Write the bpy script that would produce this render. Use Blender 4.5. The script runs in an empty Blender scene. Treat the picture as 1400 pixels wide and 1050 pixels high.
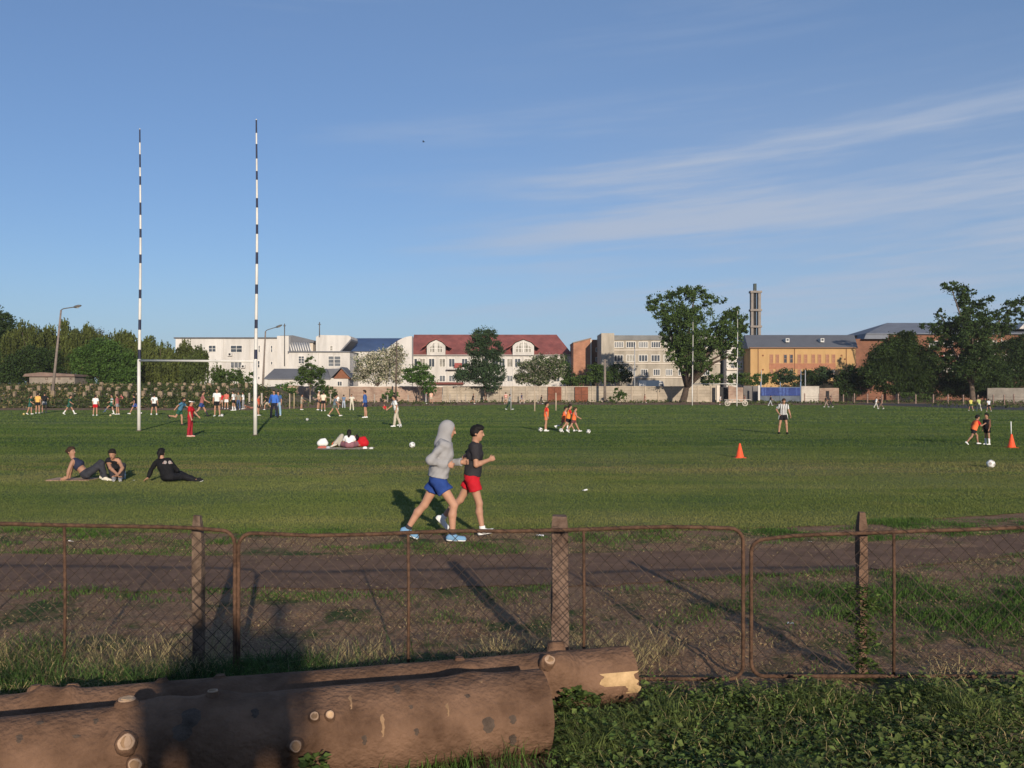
import bpy, math, random
import numpy as np
from mathutils import Vector, Matrix
random.seed(7)
rng = np.random.default_rng(11)
SC = bpy.context.scene
COL = SC.collection
R = math.radians
# ------------------------------------------------------------------ survey
F, HC, YH = 1283.33, 2.2, 533.0           # focal length in photo pixels, eye height, horizon row


def gp(px, py, z=0.0):
    """ground (or height z) point seen at a photo pixel"""
    Y = F * (HC - z) / (py - YH)
    return Vector(((px - 700) / F * Y, Y, z))


def at(px, py, Y):
    """point at distance Y seen at a photo pixel"""
    return Vector(((px - 700) / F * Y, Y, HC - (py - YH) / F * Y))


# ------------------------------------------------------------------ materials
MATS = {}


def mat(name, c, var=.18, scale=3.0, rough=.8, c2=None, detail=6, bump=0, bscale=None, stretch=None, spec=.3, island=0, metal=0, trans=0):
    if name in MATS:
        return MATS[name]
    m = bpy.data.materials.new(name)
    m.use_nodes = True
    nt = m.node_tree
    N, L = nt.nodes, nt.links
    b = N['Principled BSDF']
    b.inputs['Roughness'].default_value = rough
    b.inputs['Specular IOR Level'].default_value = spec
    b.inputs['Metallic'].default_value = metal
    geo = N.new('ShaderNodeNewGeometry')
    vec = geo.outputs['Position']
    if stretch:
        mp = N.new('ShaderNodeMapping')
        mp.inputs['Scale'].default_value = stretch
        L.new(vec, mp.inputs['Vector'])
        vec = mp.outputs['Vector']
    nz = N.new('ShaderNodeTexNoise')
    nz.inputs['Scale'].default_value = scale
    nz.inputs['Detail'].default_value = detail
    nz.inputs['Roughness'].default_value = .65
    L.new(vec, nz.inputs['Vector'])
    rp = N.new('ShaderNodeValToRGB')
    e = rp.color_ramp.elements
    e[0].position, e[1].position = .3, .7
    c = tuple(c)
    lo = tuple(x * (1 - var) for x in c)
    hi = tuple(min(1, x * (1 + var)) for x in (c2 or c))
    e[0].color = lo + (1,)
    e[1].color = hi + (1,)
    L.new(nz.outputs['Fac'], rp.inputs['Fac'])
    out = rp.outputs['Color']
    if island:
        mx = N.new('ShaderNodeMix')
        mx.data_type = 'RGBA'
        mx.blend_type = 'MULTIPLY'
        mx.inputs[0].default_value = 1
        r2 = N.new('ShaderNodeValToRGB')
        r2.color_ramp.elements[0].color = (1 - island,) * 3 + (1,)
        r2.color_ramp.elements[1].color = (1 + island * .8, 1 + island, 1 + island * .4, 1)
        L.new(geo.outputs['Random Per Island'], r2.inputs['Fac'])
        L.new(out, mx.inputs[6])
        L.new(r2.outputs['Color'], mx.inputs[7])
        out = mx.outputs[2]
    L.new(out, b.inputs['Base Color'])
    if trans:
        tr = N.new('ShaderNodeBsdfTranslucent')
        L.new(out, tr.inputs['Color'])
        ms = N.new('ShaderNodeMixShader')
        ms.inputs[0].default_value = trans
        L.new(b.outputs[0], ms.inputs[1])
        L.new(tr.outputs[0], ms.inputs[2])
        L.new(ms.outputs[0], N['Material Output'].inputs['Surface'])
    if bump:
        bn = N.new('ShaderNodeTexNoise')
        bn.inputs['Scale'].default_value = bscale or scale * 6
        bn.inputs['Detail'].default_value = 8
        L.new(vec, bn.inputs['Vector'])
        bp = N.new('ShaderNodeBump')
        bp.inputs['Strength'].default_value = bump
        bp.inputs['Distance'].default_value = .05
        L.new(bn.outputs['Fac'], bp.inputs['Height'])
        L.new(bp.outputs['Normal'], b.inputs['Normal'])
    MATS[name] = m
    return m


def cmat(c, rough=.85, var=.1, sc=9):
    key = 'cloth_%.3f_%.3f_%.3f_%.2f' % (*c, rough)
    return mat(key, c, var, sc, rough, spec=.2)


# ------------------------------------------------------------------ objects
def tag(o, label=None, cat=None, group=None, kind=None):
    if label:
        o['label'] = label
    if cat:
        o['category'] = cat
    if group:
        o['group'] = group
    if kind:
        o['kind'] = kind
    return o


def empty(name, loc, label, cat, group=None):
    o = bpy.data.objects.new(name, None)
    o.location = loc
    o.empty_display_size = .3
    COL.objects.link(o)
    return tag(o, label, cat, group)


def origin(p):
    v = Vector((0, 0, 0))
    while p is not None:
        v += p.location
        p = p.parent
    return v


def link(name, me, parent=None, loc=None):
    """mesh in world coordinates -> object (origin at loc, or at the parent's origin)"""
    o = bpy.data.objects.new(name, me)
    if parent is not None:
        off = origin(parent)
        o.parent = parent
    else:
        off = Vector(loc) if loc is not None else Vector((0, 0, 0))
        o.location = off
    me.transform(Matrix.Translation(-off))
    COL.objects.link(o)
    return o


def np_mesh(name, V, Fc, mats, smooth=False, mi=None):
    """V (n,3), Fc (m,k) faces of one size"""
    V = np.asarray(V, np.float32)
    Fc = np.asarray(Fc, np.int32)
    me = bpy.data.meshes.new(name)
    me.vertices.add(len(V))
    me.vertices.foreach_set('co', V.ravel())
    k = Fc.shape[1]
    me.loops.add(Fc.size)
    me.loops.foreach_set('vertex_index', Fc.ravel())
    me.polygons.add(len(Fc))
    me.polygons.foreach_set('loop_start', np.arange(len(Fc), dtype=np.int32) * k)
    if mi is not None:
        me.polygons.foreach_set('material_index', np.asarray(mi, np.int32))
    me.polygons.foreach_set('use_smooth', np.full(len(Fc), smooth))
    me.update(calc_edges=True)
    me.validate()
    for m in (mats if isinstance(mats, (list, tuple)) else [mats]):
        me.materials.append(m)
    return me


class MB:
    def __init__(self):
        self.v, self.f, self.mi, self.sm = [], [], [], []

    def face(self, pts, mi=0, sm=False):
        n = len(self.v)
        self.v += [tuple(p) for p in pts]
        self.f.append(tuple(range(n, n + len(pts))))
        self.mi.append(mi)
        self.sm.append(sm)

    def box(self, x0, x1, y0, y1, z0, z1, mi=0):
        n = len(self.v)
        self.v += [(x, y, z) for z in (z0, z1) for y in (y0, y1) for x in (x0, x1)]
        for q in ((0, 2, 3, 1), (4, 5, 7, 6), (0, 1, 5, 4), (2, 6, 7, 3), (0, 4, 6, 2), (1, 3, 7, 5)):
            self.f.append(tuple(n + i for i in q))
            self.mi.append(mi)
            self.sm.append(False)
        return self

    def prism(self, poly, y0, y1, mi=0):
        """poly: (x,z) list counter-clockwise seen from -Y, extruded along Y"""
        n, k = len(self.v), len(poly)
        self.v += [(x, y0, z) for x, z in poly] + [(x, y1, z) for x, z in poly]
        fs = [tuple(n + i for i in range(k)), tuple(n + k + i for i in reversed(range(k)))]
        for i in range(k):
            j = (i + 1) % k
            fs.append((n + j, n + i, n + k + i, n + k + j))
        for f in fs:
            self.f.append(f)
            self.mi.append(mi)
            self.sm.append(False)
        return self

    def tube(self, path, rad, n=8, mi=0, caps=True, sm=True):
        path = [Vector(p) for p in path]
        if not hasattr(rad, '__len__'):
            rad = [rad] * len(path)
        base = len(self.v)
        prev = None
        for i, p in enumerate(path):
            d = (path[min(i + 1, len(path) - 1)] - path[max(i - 1, 0)]).normalized()
            if prev is None:
                u = d.orthogonal().normalized()
            else:
                u = (prev - d * prev.dot(d)).normalized()
            prev = u
            w = d.cross(u)
            for j in range(n):
                a = 2 * math.pi * j / n
                self.v.append(tuple(p + (u * math.cos(a) + w * math.sin(a)) * rad[i]))
        for i in range(len(path) - 1):
            for j in range(n):
                a, b = base + i * n + j, base + i * n + (j + 1) % n
                self.f.append((a, b, b + n, a + n))
                self.mi.append(mi)
                self.sm.append(sm)
        if caps:
            self.f.append(tuple(base + j for j in reversed(range(n))))
            e = base + (len(path) - 1) * n
            self.f.append(tuple(e + j for j in range(n)))
            self.mi += [mi, mi]
            self.sm += [False, False]
        return self

    def lathe(self, prof, c, n=16, mi=0, sm=True):
        """prof (r,z) bottom to top about vertical axis at c"""
        base = len(self.v)
        for r, z in prof:
            for j in range(n):
                a = 2 * math.pi * j / n
                self.v.append((c[0] + r * math.cos(a), c[1] + r * math.sin(a), c[2] + z))
        for i in range(len(prof) - 1):
            for j in range(n):
                a, b = base + i * n + j, base + i * n + (j + 1) % n
                self.f.append((a, b, b + n, a + n))
                self.mi.append(mi)
                self.sm.append(sm)
        self.f.append(tuple(base + j for j in reversed(range(n))))
        e = base + (len(prof) - 1) * n
        self.f.append(tuple(e + j for j in range(n)))
        self.mi += [mi, mi]
        self.sm += [False, False]
        return self

    def build(self, name, mats, parent=None, loc=None):
        me = bpy.data.meshes.new(name)
        me.from_pydata(self.v, [], self.f)
        me.polygons.foreach_set('material_index', self.mi)
        me.polygons.foreach_set('use_smooth', self.sm)
        for m in (mats if isinstance(mats, (list, tuple)) else [mats]):
            me.materials.append(m)
        me.update()
        return link(name, me, parent, loc)


def copy_tree(o, parent=None):
    c = o.copy()
    COL.objects.link(c)
    if parent is not None:
        c.parent = parent
    for ch in list(o.children):
        copy_tree(ch, c)
    return c


# ------------------------------------------------------------------ camera, sun, sky
cam = bpy.data.objects.new('camera', bpy.data.cameras.new('camera'))
COL.objects.link(cam)
cam.location = (0, 0, HC)
cam.rotation_euler = (R(90), 0, 0)
cam.data.sensor_width = 36
cam.data.lens = F / 1400 * 36
cam.data.shift_y = (YH - 525) / 1400
cam.data.clip_start, cam.data.clip_end = .1, 9000
SC.camera = cam
SUN_AZ, SUN_EL = R(180 - 13.2), R(14.0)     # clockwise from +Y, low behind the photographer
sd = Vector((math.sin(SUN_AZ) * math.cos(SUN_EL), math.cos(SUN_AZ) * math.cos(SUN_EL), math.sin(SUN_EL)))
sun = bpy.data.objects.new('sun', bpy.data.lights.new('sun', 'SUN'))
COL.objects.link(sun)
sun.location = sd * 60
sun.rotation_euler = (-sd).to_track_quat('-Z', 'Y').to_euler()
sun.data.energy = 4.6
sun.data.angle = R(.5)
sun.data.color = (1, .87, .71)
SC.view_settings.view_transform = 'Standard'
SC.view_settings.look = 'None'
SC.view_settings.gamma = 1
SC.view_settings.exposure = .10

w = bpy.data.worlds.new('World')
SC.world = w
w.use_nodes = True
N, L = w.node_tree.nodes, w.node_tree.links
bg = N['Background']
bg.inputs['Strength'].default_value = .095
sky = N.new('ShaderNodeTexSky')
sky.sky_type = 'NISHITA'
sky.sun_disc = False
sky.sun_elevation = SUN_EL
sky.sun_rotation = SUN_AZ
sky.air_density = 1.0
sky.dust_density = .25
sky.ozone_density = 3.0


def wn(t, **k):
    n = N.new(t)
    for a, b in k.items():
        setattr(n, a, b)
    return n


def wmath(op, a, b=None, c=None):
    n = wn('ShaderNodeMath', operation=op)
    for i, x in enumerate((a, b, c)):
        if x is None:
            continue
        if isinstance(x, (int, float)):
            n.inputs[i].default_value = x
        else:
            L.new(x, n.inputs[i])
    return n.outputs[0]


def smooth(x, a, b):
    n = wn('ShaderNodeMapRange', interpolation_type='SMOOTHSTEP')
    L.new(x, n.inputs[0])
    n.inputs[1].default_value, n.inputs[2].default_value = a, b
    return n.outputs[0]


tc = wn('ShaderNodeTexCoord')
sp = wn('ShaderNodeSeparateXYZ')
L.new(tc.outputs['Generated'], sp.inputs[0])
az = wmath('ARCTAN2', sp.outputs[0], sp.outputs[1])      # 0 ahead (north), + to the east
el = wmath('ARCSINE', sp.outputs[2])
# cirrus: long streaks lying a little off level, over the north-eastern sky
cb = wn('ShaderNodeCombineXYZ')
cb.inputs[2].default_value = 2.2
tilt = wmath('SUBTRACT', el, wmath('MULTIPLY', az, .07))
L.new(wmath('MULTIPLY', az, 2.0), cb.inputs[0])
L.new(wmath('MULTIPLY', tilt, 27.0), cb.inputs[1])
n1 = wn('ShaderNodeTexNoise')
n1.inputs['Scale'].default_value = 1.0
n1.inputs['Detail'].default_value = 7
n1.inputs['Roughness'].default_value = .55
n1.inputs['Distortion'].default_value = .25
L.new(cb.outputs[0], n1.inputs['Vector'])
cb2 = wn('ShaderNodeCombineXYZ')
L.new(wmath('MULTIPLY', az, 7.0), cb2.inputs[0])
L.new(wmath('MULTIPLY', tilt, 80.0), cb2.inputs[1])
n2 = wn('ShaderNodeTexNoise')
n2.inputs['Scale'].default_value = 1.5
n2.inputs['Detail'].default_value = 6
L.new(cb2.outputs[0], n2.inputs['Vector'])




streak = smooth(wmath('ADD', n1.outputs['Fac'], wmath('MULTIPLY', wmath('SUBTRACT', n2.outputs['Fac'], .5), .35)), .37, .74)
side = smooth(wmath('ADD', az, wmath('MULTIPLY', wmath('SUBTRACT', n1.outputs['Fac'], .5), .5)), -.20, .26)
band = wmath('MULTIPLY', smooth(el, .0, .06), wmath('SUBTRACT', 1.0, smooth(el, .22, .36)))
thin = wmath('MULTIPLY', wmath('MULTIPLY', side, band), wmath('ADD', wmath('MULTIPLY', streak, .70), .20))
high = wmath('MULTIPLY', smooth(el, .28, .42), wmath('MULTIPLY', smooth(n1.outputs['Fac'], .5, .8), .28))
cover = wmath('ADD', thin, high)
mx = wn('ShaderNodeMix', data_type='RGBA')
L.new(cover, mx.inputs[0])
hs = wn('ShaderNodeHueSaturation')
hs.inputs['Saturation'].default_value = 1.0
hs.inputs['Value'].default_value = 1.0
L.new(sky.outputs[0], hs.inputs['Color'])
wb = wn('ShaderNodeMix', data_type='RGBA', blend_type='MULTIPLY')   # the camera's cool white balance
wb.inputs[0].default_value = 1
wb.inputs[7].default_value = (.80, .87, 1.08, 1)
L.new(hs.outputs[0], wb.inputs[6])
veil = wn('ShaderNodeMix', data_type='RGBA')          # thin high haze over the whole sky
veil.inputs[0].default_value = .30
veil.inputs[7].default_value = (2.8, 4.15, 6.1, 1)
L.new(wmath('ADD', wmath('MULTIPLY', wmath('SUBTRACT', 1.0, smooth(el, .0, .14)),   .36), wmath('ADD', .22, wmath('MULTIPLY', smooth(az, -.5, .1), .08))), veil.inputs[0])
L.new(wb.outputs[2], veil.inputs[6])
L.new(veil.outputs[2], mx.inputs[6])
mx.inputs[7].default_value = (4.2, 4.9, 6.2, 1)
L.new(mx.outputs[2], bg.inputs['Color'])
# ------------------------------------------------------------------ ground, field, track
def vnoise(x, y, seed=0):
    """cheap smooth value noise, numpy arrays in, -1..1 out"""
    x, y = np.asarray(x, float), np.asarray(y, float)
    xi, yi = np.floor(x).astype(np.int64), np.floor(y).astype(np.int64)
    fx, fy = x - xi, y - yi
    fx, fy = fx * fx * (3 - 2 * fx), fy * fy * (3 - 2 * fy)

    def h(a, b):
        n = (a * 374761393 + b * 668265263 + seed * 1442695041) & 0x7fffffff
        n = ((n ^ (n >> 13)) * 1274126177) & 0x7fffffff
        return ((n ^ (n >> 16)) & 0xffff) / 32767.5 - 1
    a = h(xi, yi) * (1 - fx) + h(xi + 1, yi) * fx
    b = h(xi, yi + 1) * (1 - fx) + h(xi + 1, yi + 1) * fx
    return a * (1 - fy) + b * fy


def pw(x, pts):
    return np.interp(x, [p[0] for p in pts], [p[1] for p in pts])


def ypix(py, z=0):
    return F * (HC - z) / (py - YH)


# edges as world Y over world X, measured along the photo rows
def edge(rows):
    P = [gp(a, b) for a, b in rows]
    return [(p.x, p.y) for p in P]


TRACK_NEAR = edge([(-900, 806), (0, 806), (300, 806), (700, 804), (1000, 790), (1200, 778), (1400, 757), (1700, 735)])
TRACK_FAR = edge([(-900, 757), (0, 757), (300, 761), (700, 758), (1000, 752), (1150, 744), (1400, 729), (1700, 712)])
FIELD_NEAR = edge([(-900, 723), (0, 724), (300, 729), (700, 727), (1000, 724), (1200, 715), (1400, 700), (1700, 690)])


def ground_z(x, y):
    x, y = np.asarray(x, float), np.asarray(y, float)
    near = np.clip((10.0 - y) / 1.5, 0, 1) * np.clip((12 - np.abs(x)) / 3, 0, 1)
    b = .035 * vnoise(x * 1.3, y * 1.3, 1) + .025 * vnoise(x * 3.1, y * 3.1, 2) + .014 * vnoise(x * 9, y * 9, 3) + .006 * vnoise(x * 15, y * 15, 6)
    strip = np.exp(-((y - 13.3) / .7) ** 2) * .012 * (1 + vnoise(x * 2.5, y * 2.5, 5))
    return near * b + strip * np.clip((14 - np.abs(x)) / 3, 0, 1) - .004


xs = np.unique(np.concatenate([np.linspace(-9, 9, 300), np.linspace(-30, 30, 40), np.linspace(-400, 400, 30), [-4000, -1500, 1500, 4000]]))
ys = np.unique(np.concatenate([np.linspace(1.5, 15, 230), np.linspace(15, 60, 16), np.linspace(60, 400, 30), [-300, -40, -10, 0, 800, 1800, 4500]]))
GX, GY = np.meshgrid(xs, ys, indexing='ij')
V = np.stack([GX, GY, ground_z(GX, GY)], -1).reshape(-1, 3)
ny = len(ys)
ii, jj = np.meshgrid(np.arange(len(xs) - 1), np.arange(ny - 1), indexing='ij')
q = (ii * ny + jj).ravel()
Q = np.stack([q, q + ny, q + ny + 1, q + 1], 1)


def ground_material():
    m = bpy.data.materials.new('earth_and_weeds')
    m.use_nodes = True
    N, L = m.node_tree.nodes, m.node_tree.links
    b = N['Principled BSDF']
    b.inputs['Roughness'].default_value = .95
    b.inputs['Specular IOR Level'].default_value = .1
    g = N.new('ShaderNodeNewGeometry')

    def noise(s, d=6, r=.6):
        n = N.new('ShaderNodeTexNoise')
        n.inputs['Scale'].default_value = s
        n.inputs['Detail'].default_value = d
        n.inputs['Roughness'].default_value = r
        L.new(g.outputs['Position'], n.inputs['Vector'])
        return n.outputs['Fac']

    def ramp(f, *st):
        r = N.new('ShaderNodeValToRGB')
        e = r.color_ramp.elements
        while len(e) < len(st):
            e.new(.5)
        for k, (p, c) in enumerate(st):
            e[k].position = p
            e[k].color = tuple(c) + (1,)
        L.new(f, r.inputs['Fac'])
        return r.outputs['Color']

    def mix(f, a, c):
        n = N.new('ShaderNodeMix')
        n.data_type = 'RGBA'
        L.new(f, n.inputs[0])
        L.new(a, n.inputs[6])
        L.new(c, n.inputs[7])
        return n.outputs[2]
    soil = ramp(noise(2.3), (.3, (.165, .098, .060)), (.5, (.255, .155, .095)), (.72, (.35, .225, .14)))
    crumbs = ramp(noise(38, 4), (.35, (.10, .058, .035)), (.52, (.25, .15, .092)), (.68, (.46, .33, .21)))
    c = mix(noise(9, 3), soil, crumbs)
    weeds = ramp(noise(24, 5), (.3, (.03, .045, .015)), (.7, (.09, .12, .04)))
    f = N.new('ShaderNodeValToRGB')
    f.color_ramp.elements[0].position, f.color_ramp.elements[1].position = .52, .62
    L.new(noise(.9, 5, .7), f.inputs['Fac'])
    c = mix(f.outputs['Color'], c, weeds)
    L.new(c, b.inputs['Base Color'])
    bp = N.new('ShaderNodeBump')
    bp.inputs['Strength'].default_value = .9
    bp.inputs['Distance'].default_value = .03
    L.new(noise(28, 8, .7), bp.inputs['Height'])
    L.new(bp.outputs['Normal'], b.inputs['Normal'])
    return m


tag(link('ground', np_mesh('ground', V, Q, ground_material(), True)), kind='structure')


def strip(name, near, far, x0, x1, nx, nv, z, m, jn=.1, jf=.1, seed=3):
    X = np.linspace(x0, x1, nx)
    yn = pw(X, near) + jn * (vnoise(X * 1.1, X * 0, seed) + .6 * vnoise(X * 3.7, X * 0, seed + 1) + .4 * vnoise(X * 11, X * 0, seed + 2))
    yf = pw(X, far) + jf * (vnoise(X * 1.1, X * 0, seed + 3) + .6 * vnoise(X * 3.7, X * 0, seed + 4) + .4 * vnoise(X * 11, X * 0, seed + 5))
    T = np.linspace(0, 1, nv)
    YY = yn[:, None] + (yf - yn)[:, None] * T[None]
    XX = np.repeat(X[:, None], nv, 1)
    V = np.stack([XX, YY, np.full_like(XX, z)], -1).reshape(-1, 3)
    ii, jj = np.meshgrid(np.arange(nx - 1), np.arange(nv - 1), indexing='ij')
    q = (ii * nv + jj).ravel()
    return tag(link(name, np_mesh(name, V, np.stack([q, q + nv, q + nv + 1, q + 1], 1), m, True)), kind='structure')


def track_material():
    m = mat('cinder_track', (.175, .105, .068), .32, 2.6, .95, detail=10, bump=.35, bscale=60, spec=.15)
    return m


strip('running_track', TRACK_NEAR, TRACK_FAR, -24, 24, 700, 4, .007, track_material(), .10, .06, 21)


def turf_material(blade=False):
    m = bpy.data.materials.new('turf_blades' if blade else 'mown_turf')
    m.use_nodes = True
    N, L = m.node_tree.nodes, m.node_tree.links
    b = N['Principled BSDF']
    b.inputs['Roughness'].default_value = .9
    b.inputs['Specular IOR Level'].default_value = .12
    g = N.new('ShaderNodeNewGeometry')

    def noise(s, d=6, r=.6, sc=(1, 1, 1)):
        mp = N.new('ShaderNodeMapping')
        mp.inputs['Scale'].default_value = sc
        L.new(g.outputs['Position'], mp.inputs['Vector'])
        n = N.new('ShaderNodeTexNoise')
        n.inputs['Scale'].default_value = s
        n.inputs['Detail'].default_value = d
        n.inputs['Roughness'].default_value = r
        L.new(mp.outputs[0], n.inputs['Vector'])
        return n.outputs['Fac']

    def ramp(f, *st):
        r = N.new('ShaderNodeValToRGB')
        e = r.color_ramp.elements
        while len(e) < len(st):
            e.new(.5)
        for k, (p, c) in enumerate(st):
            e[k].position = p
            e[k].color = tuple(c) + (1,)
        L.new(f, r.inputs['Fac'])
        return r.outputs['Color']

    def mix(f, a, c, t='MIX'):
        n = N.new('ShaderNodeMix')
        n.data_type = 'RGBA'
        n.blend_type = t
        if isinstance(f, float):
            n.inputs[0].default_value = f
        else:
            L.new(f, n.inputs[0])
        L.new(a, n.inputs[6])
        L.new(c, n.inputs[7])
        return n.outputs[2]
    mown = ramp(noise(1, 5, .6, (.035, .30, 1)), (.38, (.076, .120, .032)), (.5, (.118, .152, .046)), (.62, (.176, .188, .070)))
    patch = ramp(noise(.35, 8, .65), (.35, (.078, .120, .033)), (.55, (.126, .156, .049)), (.75, (.21, .198, .088)))
    c = mix(.4, mown, patch)
    fine = ramp(noise(30, 4, .7, (1, .5, 1)), (.3, (.75, .75, .75)), (.7, (1.25, 1.22, 1.2)))
    c = mix(.85, c, fine, 'MULTIPLY')
    # trodden, bare stretches along the near touch line
    sp = N.new('ShaderNodeSeparateXYZ')
    L.new(g.outputs['Position'], sp.inputs[0])
    mr = N.new('ShaderNodeMapRange')
    mr.inputs[1].default_value, mr.inputs[2].default_value = 22, 31
    L.new(sp.outputs[1], mr.inputs[0])
    tri = N.new('ShaderNodeMath')
    tri.operation = 'PINGPONG'
    tri.inputs[1].default_value = .5
    L.new(mr.outputs[0], tri.inputs[0])
    worn = N.new('ShaderNodeMath')
    worn.operation = 'MULTIPLY'
    L.new(tri.outputs[0], worn.inputs[0])
    w2 = ramp(noise(1, 8, .7, (.28, 1.1, 1)), (.40, (0, 0, 0)), (.66, (1.5, 1.5, 1.5)))
    L.new(w2, worn.inputs[1])
    bare = N.new('ShaderNodeRGB')
    bare.outputs[0].default_value = (.23, .165, .09, 1)
    c = mix(worn.outputs[0], c, bare.outputs[0])
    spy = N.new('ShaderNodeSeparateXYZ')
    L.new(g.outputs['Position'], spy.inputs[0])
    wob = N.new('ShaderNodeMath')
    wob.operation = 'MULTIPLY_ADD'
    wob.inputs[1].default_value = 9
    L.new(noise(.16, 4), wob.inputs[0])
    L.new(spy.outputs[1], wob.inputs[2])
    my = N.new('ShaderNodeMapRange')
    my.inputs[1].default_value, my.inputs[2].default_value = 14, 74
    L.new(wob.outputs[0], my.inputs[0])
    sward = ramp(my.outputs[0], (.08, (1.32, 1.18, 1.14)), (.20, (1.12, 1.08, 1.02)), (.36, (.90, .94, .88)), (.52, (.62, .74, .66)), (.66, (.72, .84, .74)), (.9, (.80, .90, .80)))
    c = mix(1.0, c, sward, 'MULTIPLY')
    if blade:
        r = ramp(g.outputs['Random Per Island'], (0, (.80, .82, .8)), (1, (1.2, 1.18, 1.15)))
        c = mix(.9, c, r, 'MULTIPLY')
    L.new(c, b.inputs['Base Color'])
    if blade:
        tr = N.new('ShaderNodeBsdfTranslucent')
        L.new(c, tr.inputs['Color'])
        ms = N.new('ShaderNodeMixShader')
        ms.inputs[0].default_value = .2
        L.new(b.outputs[0], ms.inputs[1])
        L.new(tr.outputs[0], ms.inputs[2])
        L.new(ms.outputs[0], N['Material Output'].inputs['Surface'])
        return m
    bp = N.new('ShaderNodeBump')
    bp.inputs['Strength'].default_value = .7
    bp.inputs['Distance'].default_value = .04
    L.new(noise(22, 6, .7), bp.inputs['Height'])
    L.new(bp.outputs['Normal'], b.inputs['Normal'])
    return m


FIELD_FAR = [(-220, 90), (gp(0, 561).x, gp(0, 561).y), (gp(340, 561).x, gp(340, 561).y), (gp(480, 556.5).x, gp(480, 556.5).y),
             (gp(700, 553.5).x, gp(700, 553.5).y), (gp(1180, 554).x, gp(1180, 554).y), (gp(1400, 561).x, gp(1400, 561).y), (110, 60)]
strip('field', FIELD_NEAR, FIELD_FAR, -95, 80, 1500, 40, .008, turf_material(), .12, .5, 5)
# cinder track again where it rounds the far corner, and the worn earth behind the far touch line
TF0 = edge([(1180, 553.2), (1300, 556), (1400, 565)]); TF1 = edge([(1180, 551.5), (1300, 552.6), (1400, 556)])
strip('running_track', [(x, y + .4) for x, y in TF0] , TF1, gp(1190, 553).x * .99, 92, 60, 3, .014, mat('far_cinder', (.05, .043, .042), .2, .5, .95), .0, .4, 9)

# grassy bank on the left that carries the old terrace stubs
def bank_top(px, py, Y): return at(px, py, Y)
bx = np.linspace(-86, -33, 90)
prof = [(114, -.02), (120, .5), (128, 1.2), (136, 1.8), (146, 2.1), (160, 2.2), (176, -.1)]
bw = np.clip((-34 - bx) / 6, 0, 1)
BV = np.array([[x, y + .6 * vnoise(x * .3, y * .3, 8), 1.28 * z * k + .25 * k * vnoise(x * .5, y * .7, 4)] for x, k in zip(bx, bw) for y, z in prof])
n = len(prof)
q = (np.arange(len(bx) - 1)[:, None] * n + np.arange(n - 1)[None]).ravel()
tag(link('hill', np_mesh('hill', BV, np.stack([q, q + n, q + n + 1, q + 1], 1), mat('bank_grass', (.10, .095, .045), .5, .5, .95, c2=(.15, .12, .065)), True)), kind='structure')


# ------------------------------------------------------------------ blades, weeds, litter
def blades(name, P, h, lean, wid, m, seg=True):
    """P (n,3) roots, h (n) heights, lean (n) lean fraction; three triangles a blade"""
    n = len(P)
    a = rng.uniform(0, 2 * np.pi, n)
    d = np.stack([np.cos(a), np.sin(a), np.zeros(n)], 1)
    fa = rng.uniform(0, 2 * np.pi, n)
    s = np.stack([np.cos(fa), np.sin(fa), np.zeros(n)], 1) * np.asarray(wid)[:, None] * .5
    up = np.array([0, 0, 1.])
    h = np.asarray(h)[:, None]
    lean = np.asarray(lean)[:, None]
    mid = P + up * h * .58 + d * h * lean * .3
    tip = P + up * h * (1 - .35 * lean) + d * h * lean
    V = np.stack([P - s, P + s, mid + s * .75, mid - s * .75, tip], 1).reshape(-1, 3)
    b = np.arange(n)[:, None] * 5
    T = np.concatenate([b + [0, 1, 2], b + [0, 2, 3], b + [3, 2, 4]])
    return np_mesh(name, V, T, m)


def scatter(n, x0, x1, y0, y1, dens=None):
    X, Y = rng.uniform(x0, x1, n), rng.uniform(y0, y1, n)
    if dens is not None:
        k = rng.uniform(0, 1, n) < dens(X, Y)
        X, Y = X[k], Y[k]
    return X, Y


def surf(X, Y, off=0):
    return np.stack([X, Y, np.maximum(ground_z(X, Y), -.004) + off], 1)


G_TURF = mat('turf_blades', (.085, .125, .032), .35, .5, .8, c2=(.12, .14, .045), island=.5, trans=.25)
G_LUSH = mat('lush_blades', (.05, .11, .022), .4, 2, .7, c2=(.085, .14, .03), island=.5, trans=.3)
G_STRAW = mat('dry_straw', (.34, .26, .145), .3, 6, .85, island=.4, trans=.15)
G_LEAF = mat('weed_leaves', (.055, .105, .026), .5, 5, .65, c2=(.125, .165, .048), island=.6, trans=.35)
G_LITTER = mat('dead_leaves', (.18, .105, .062), .5, 8, .9, c2=(.27, .175, .105), island=.55)

# mown turf: short upright blades over the whole field, fewer and broader with distance
G_MOWN = turf_material(True)


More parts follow.
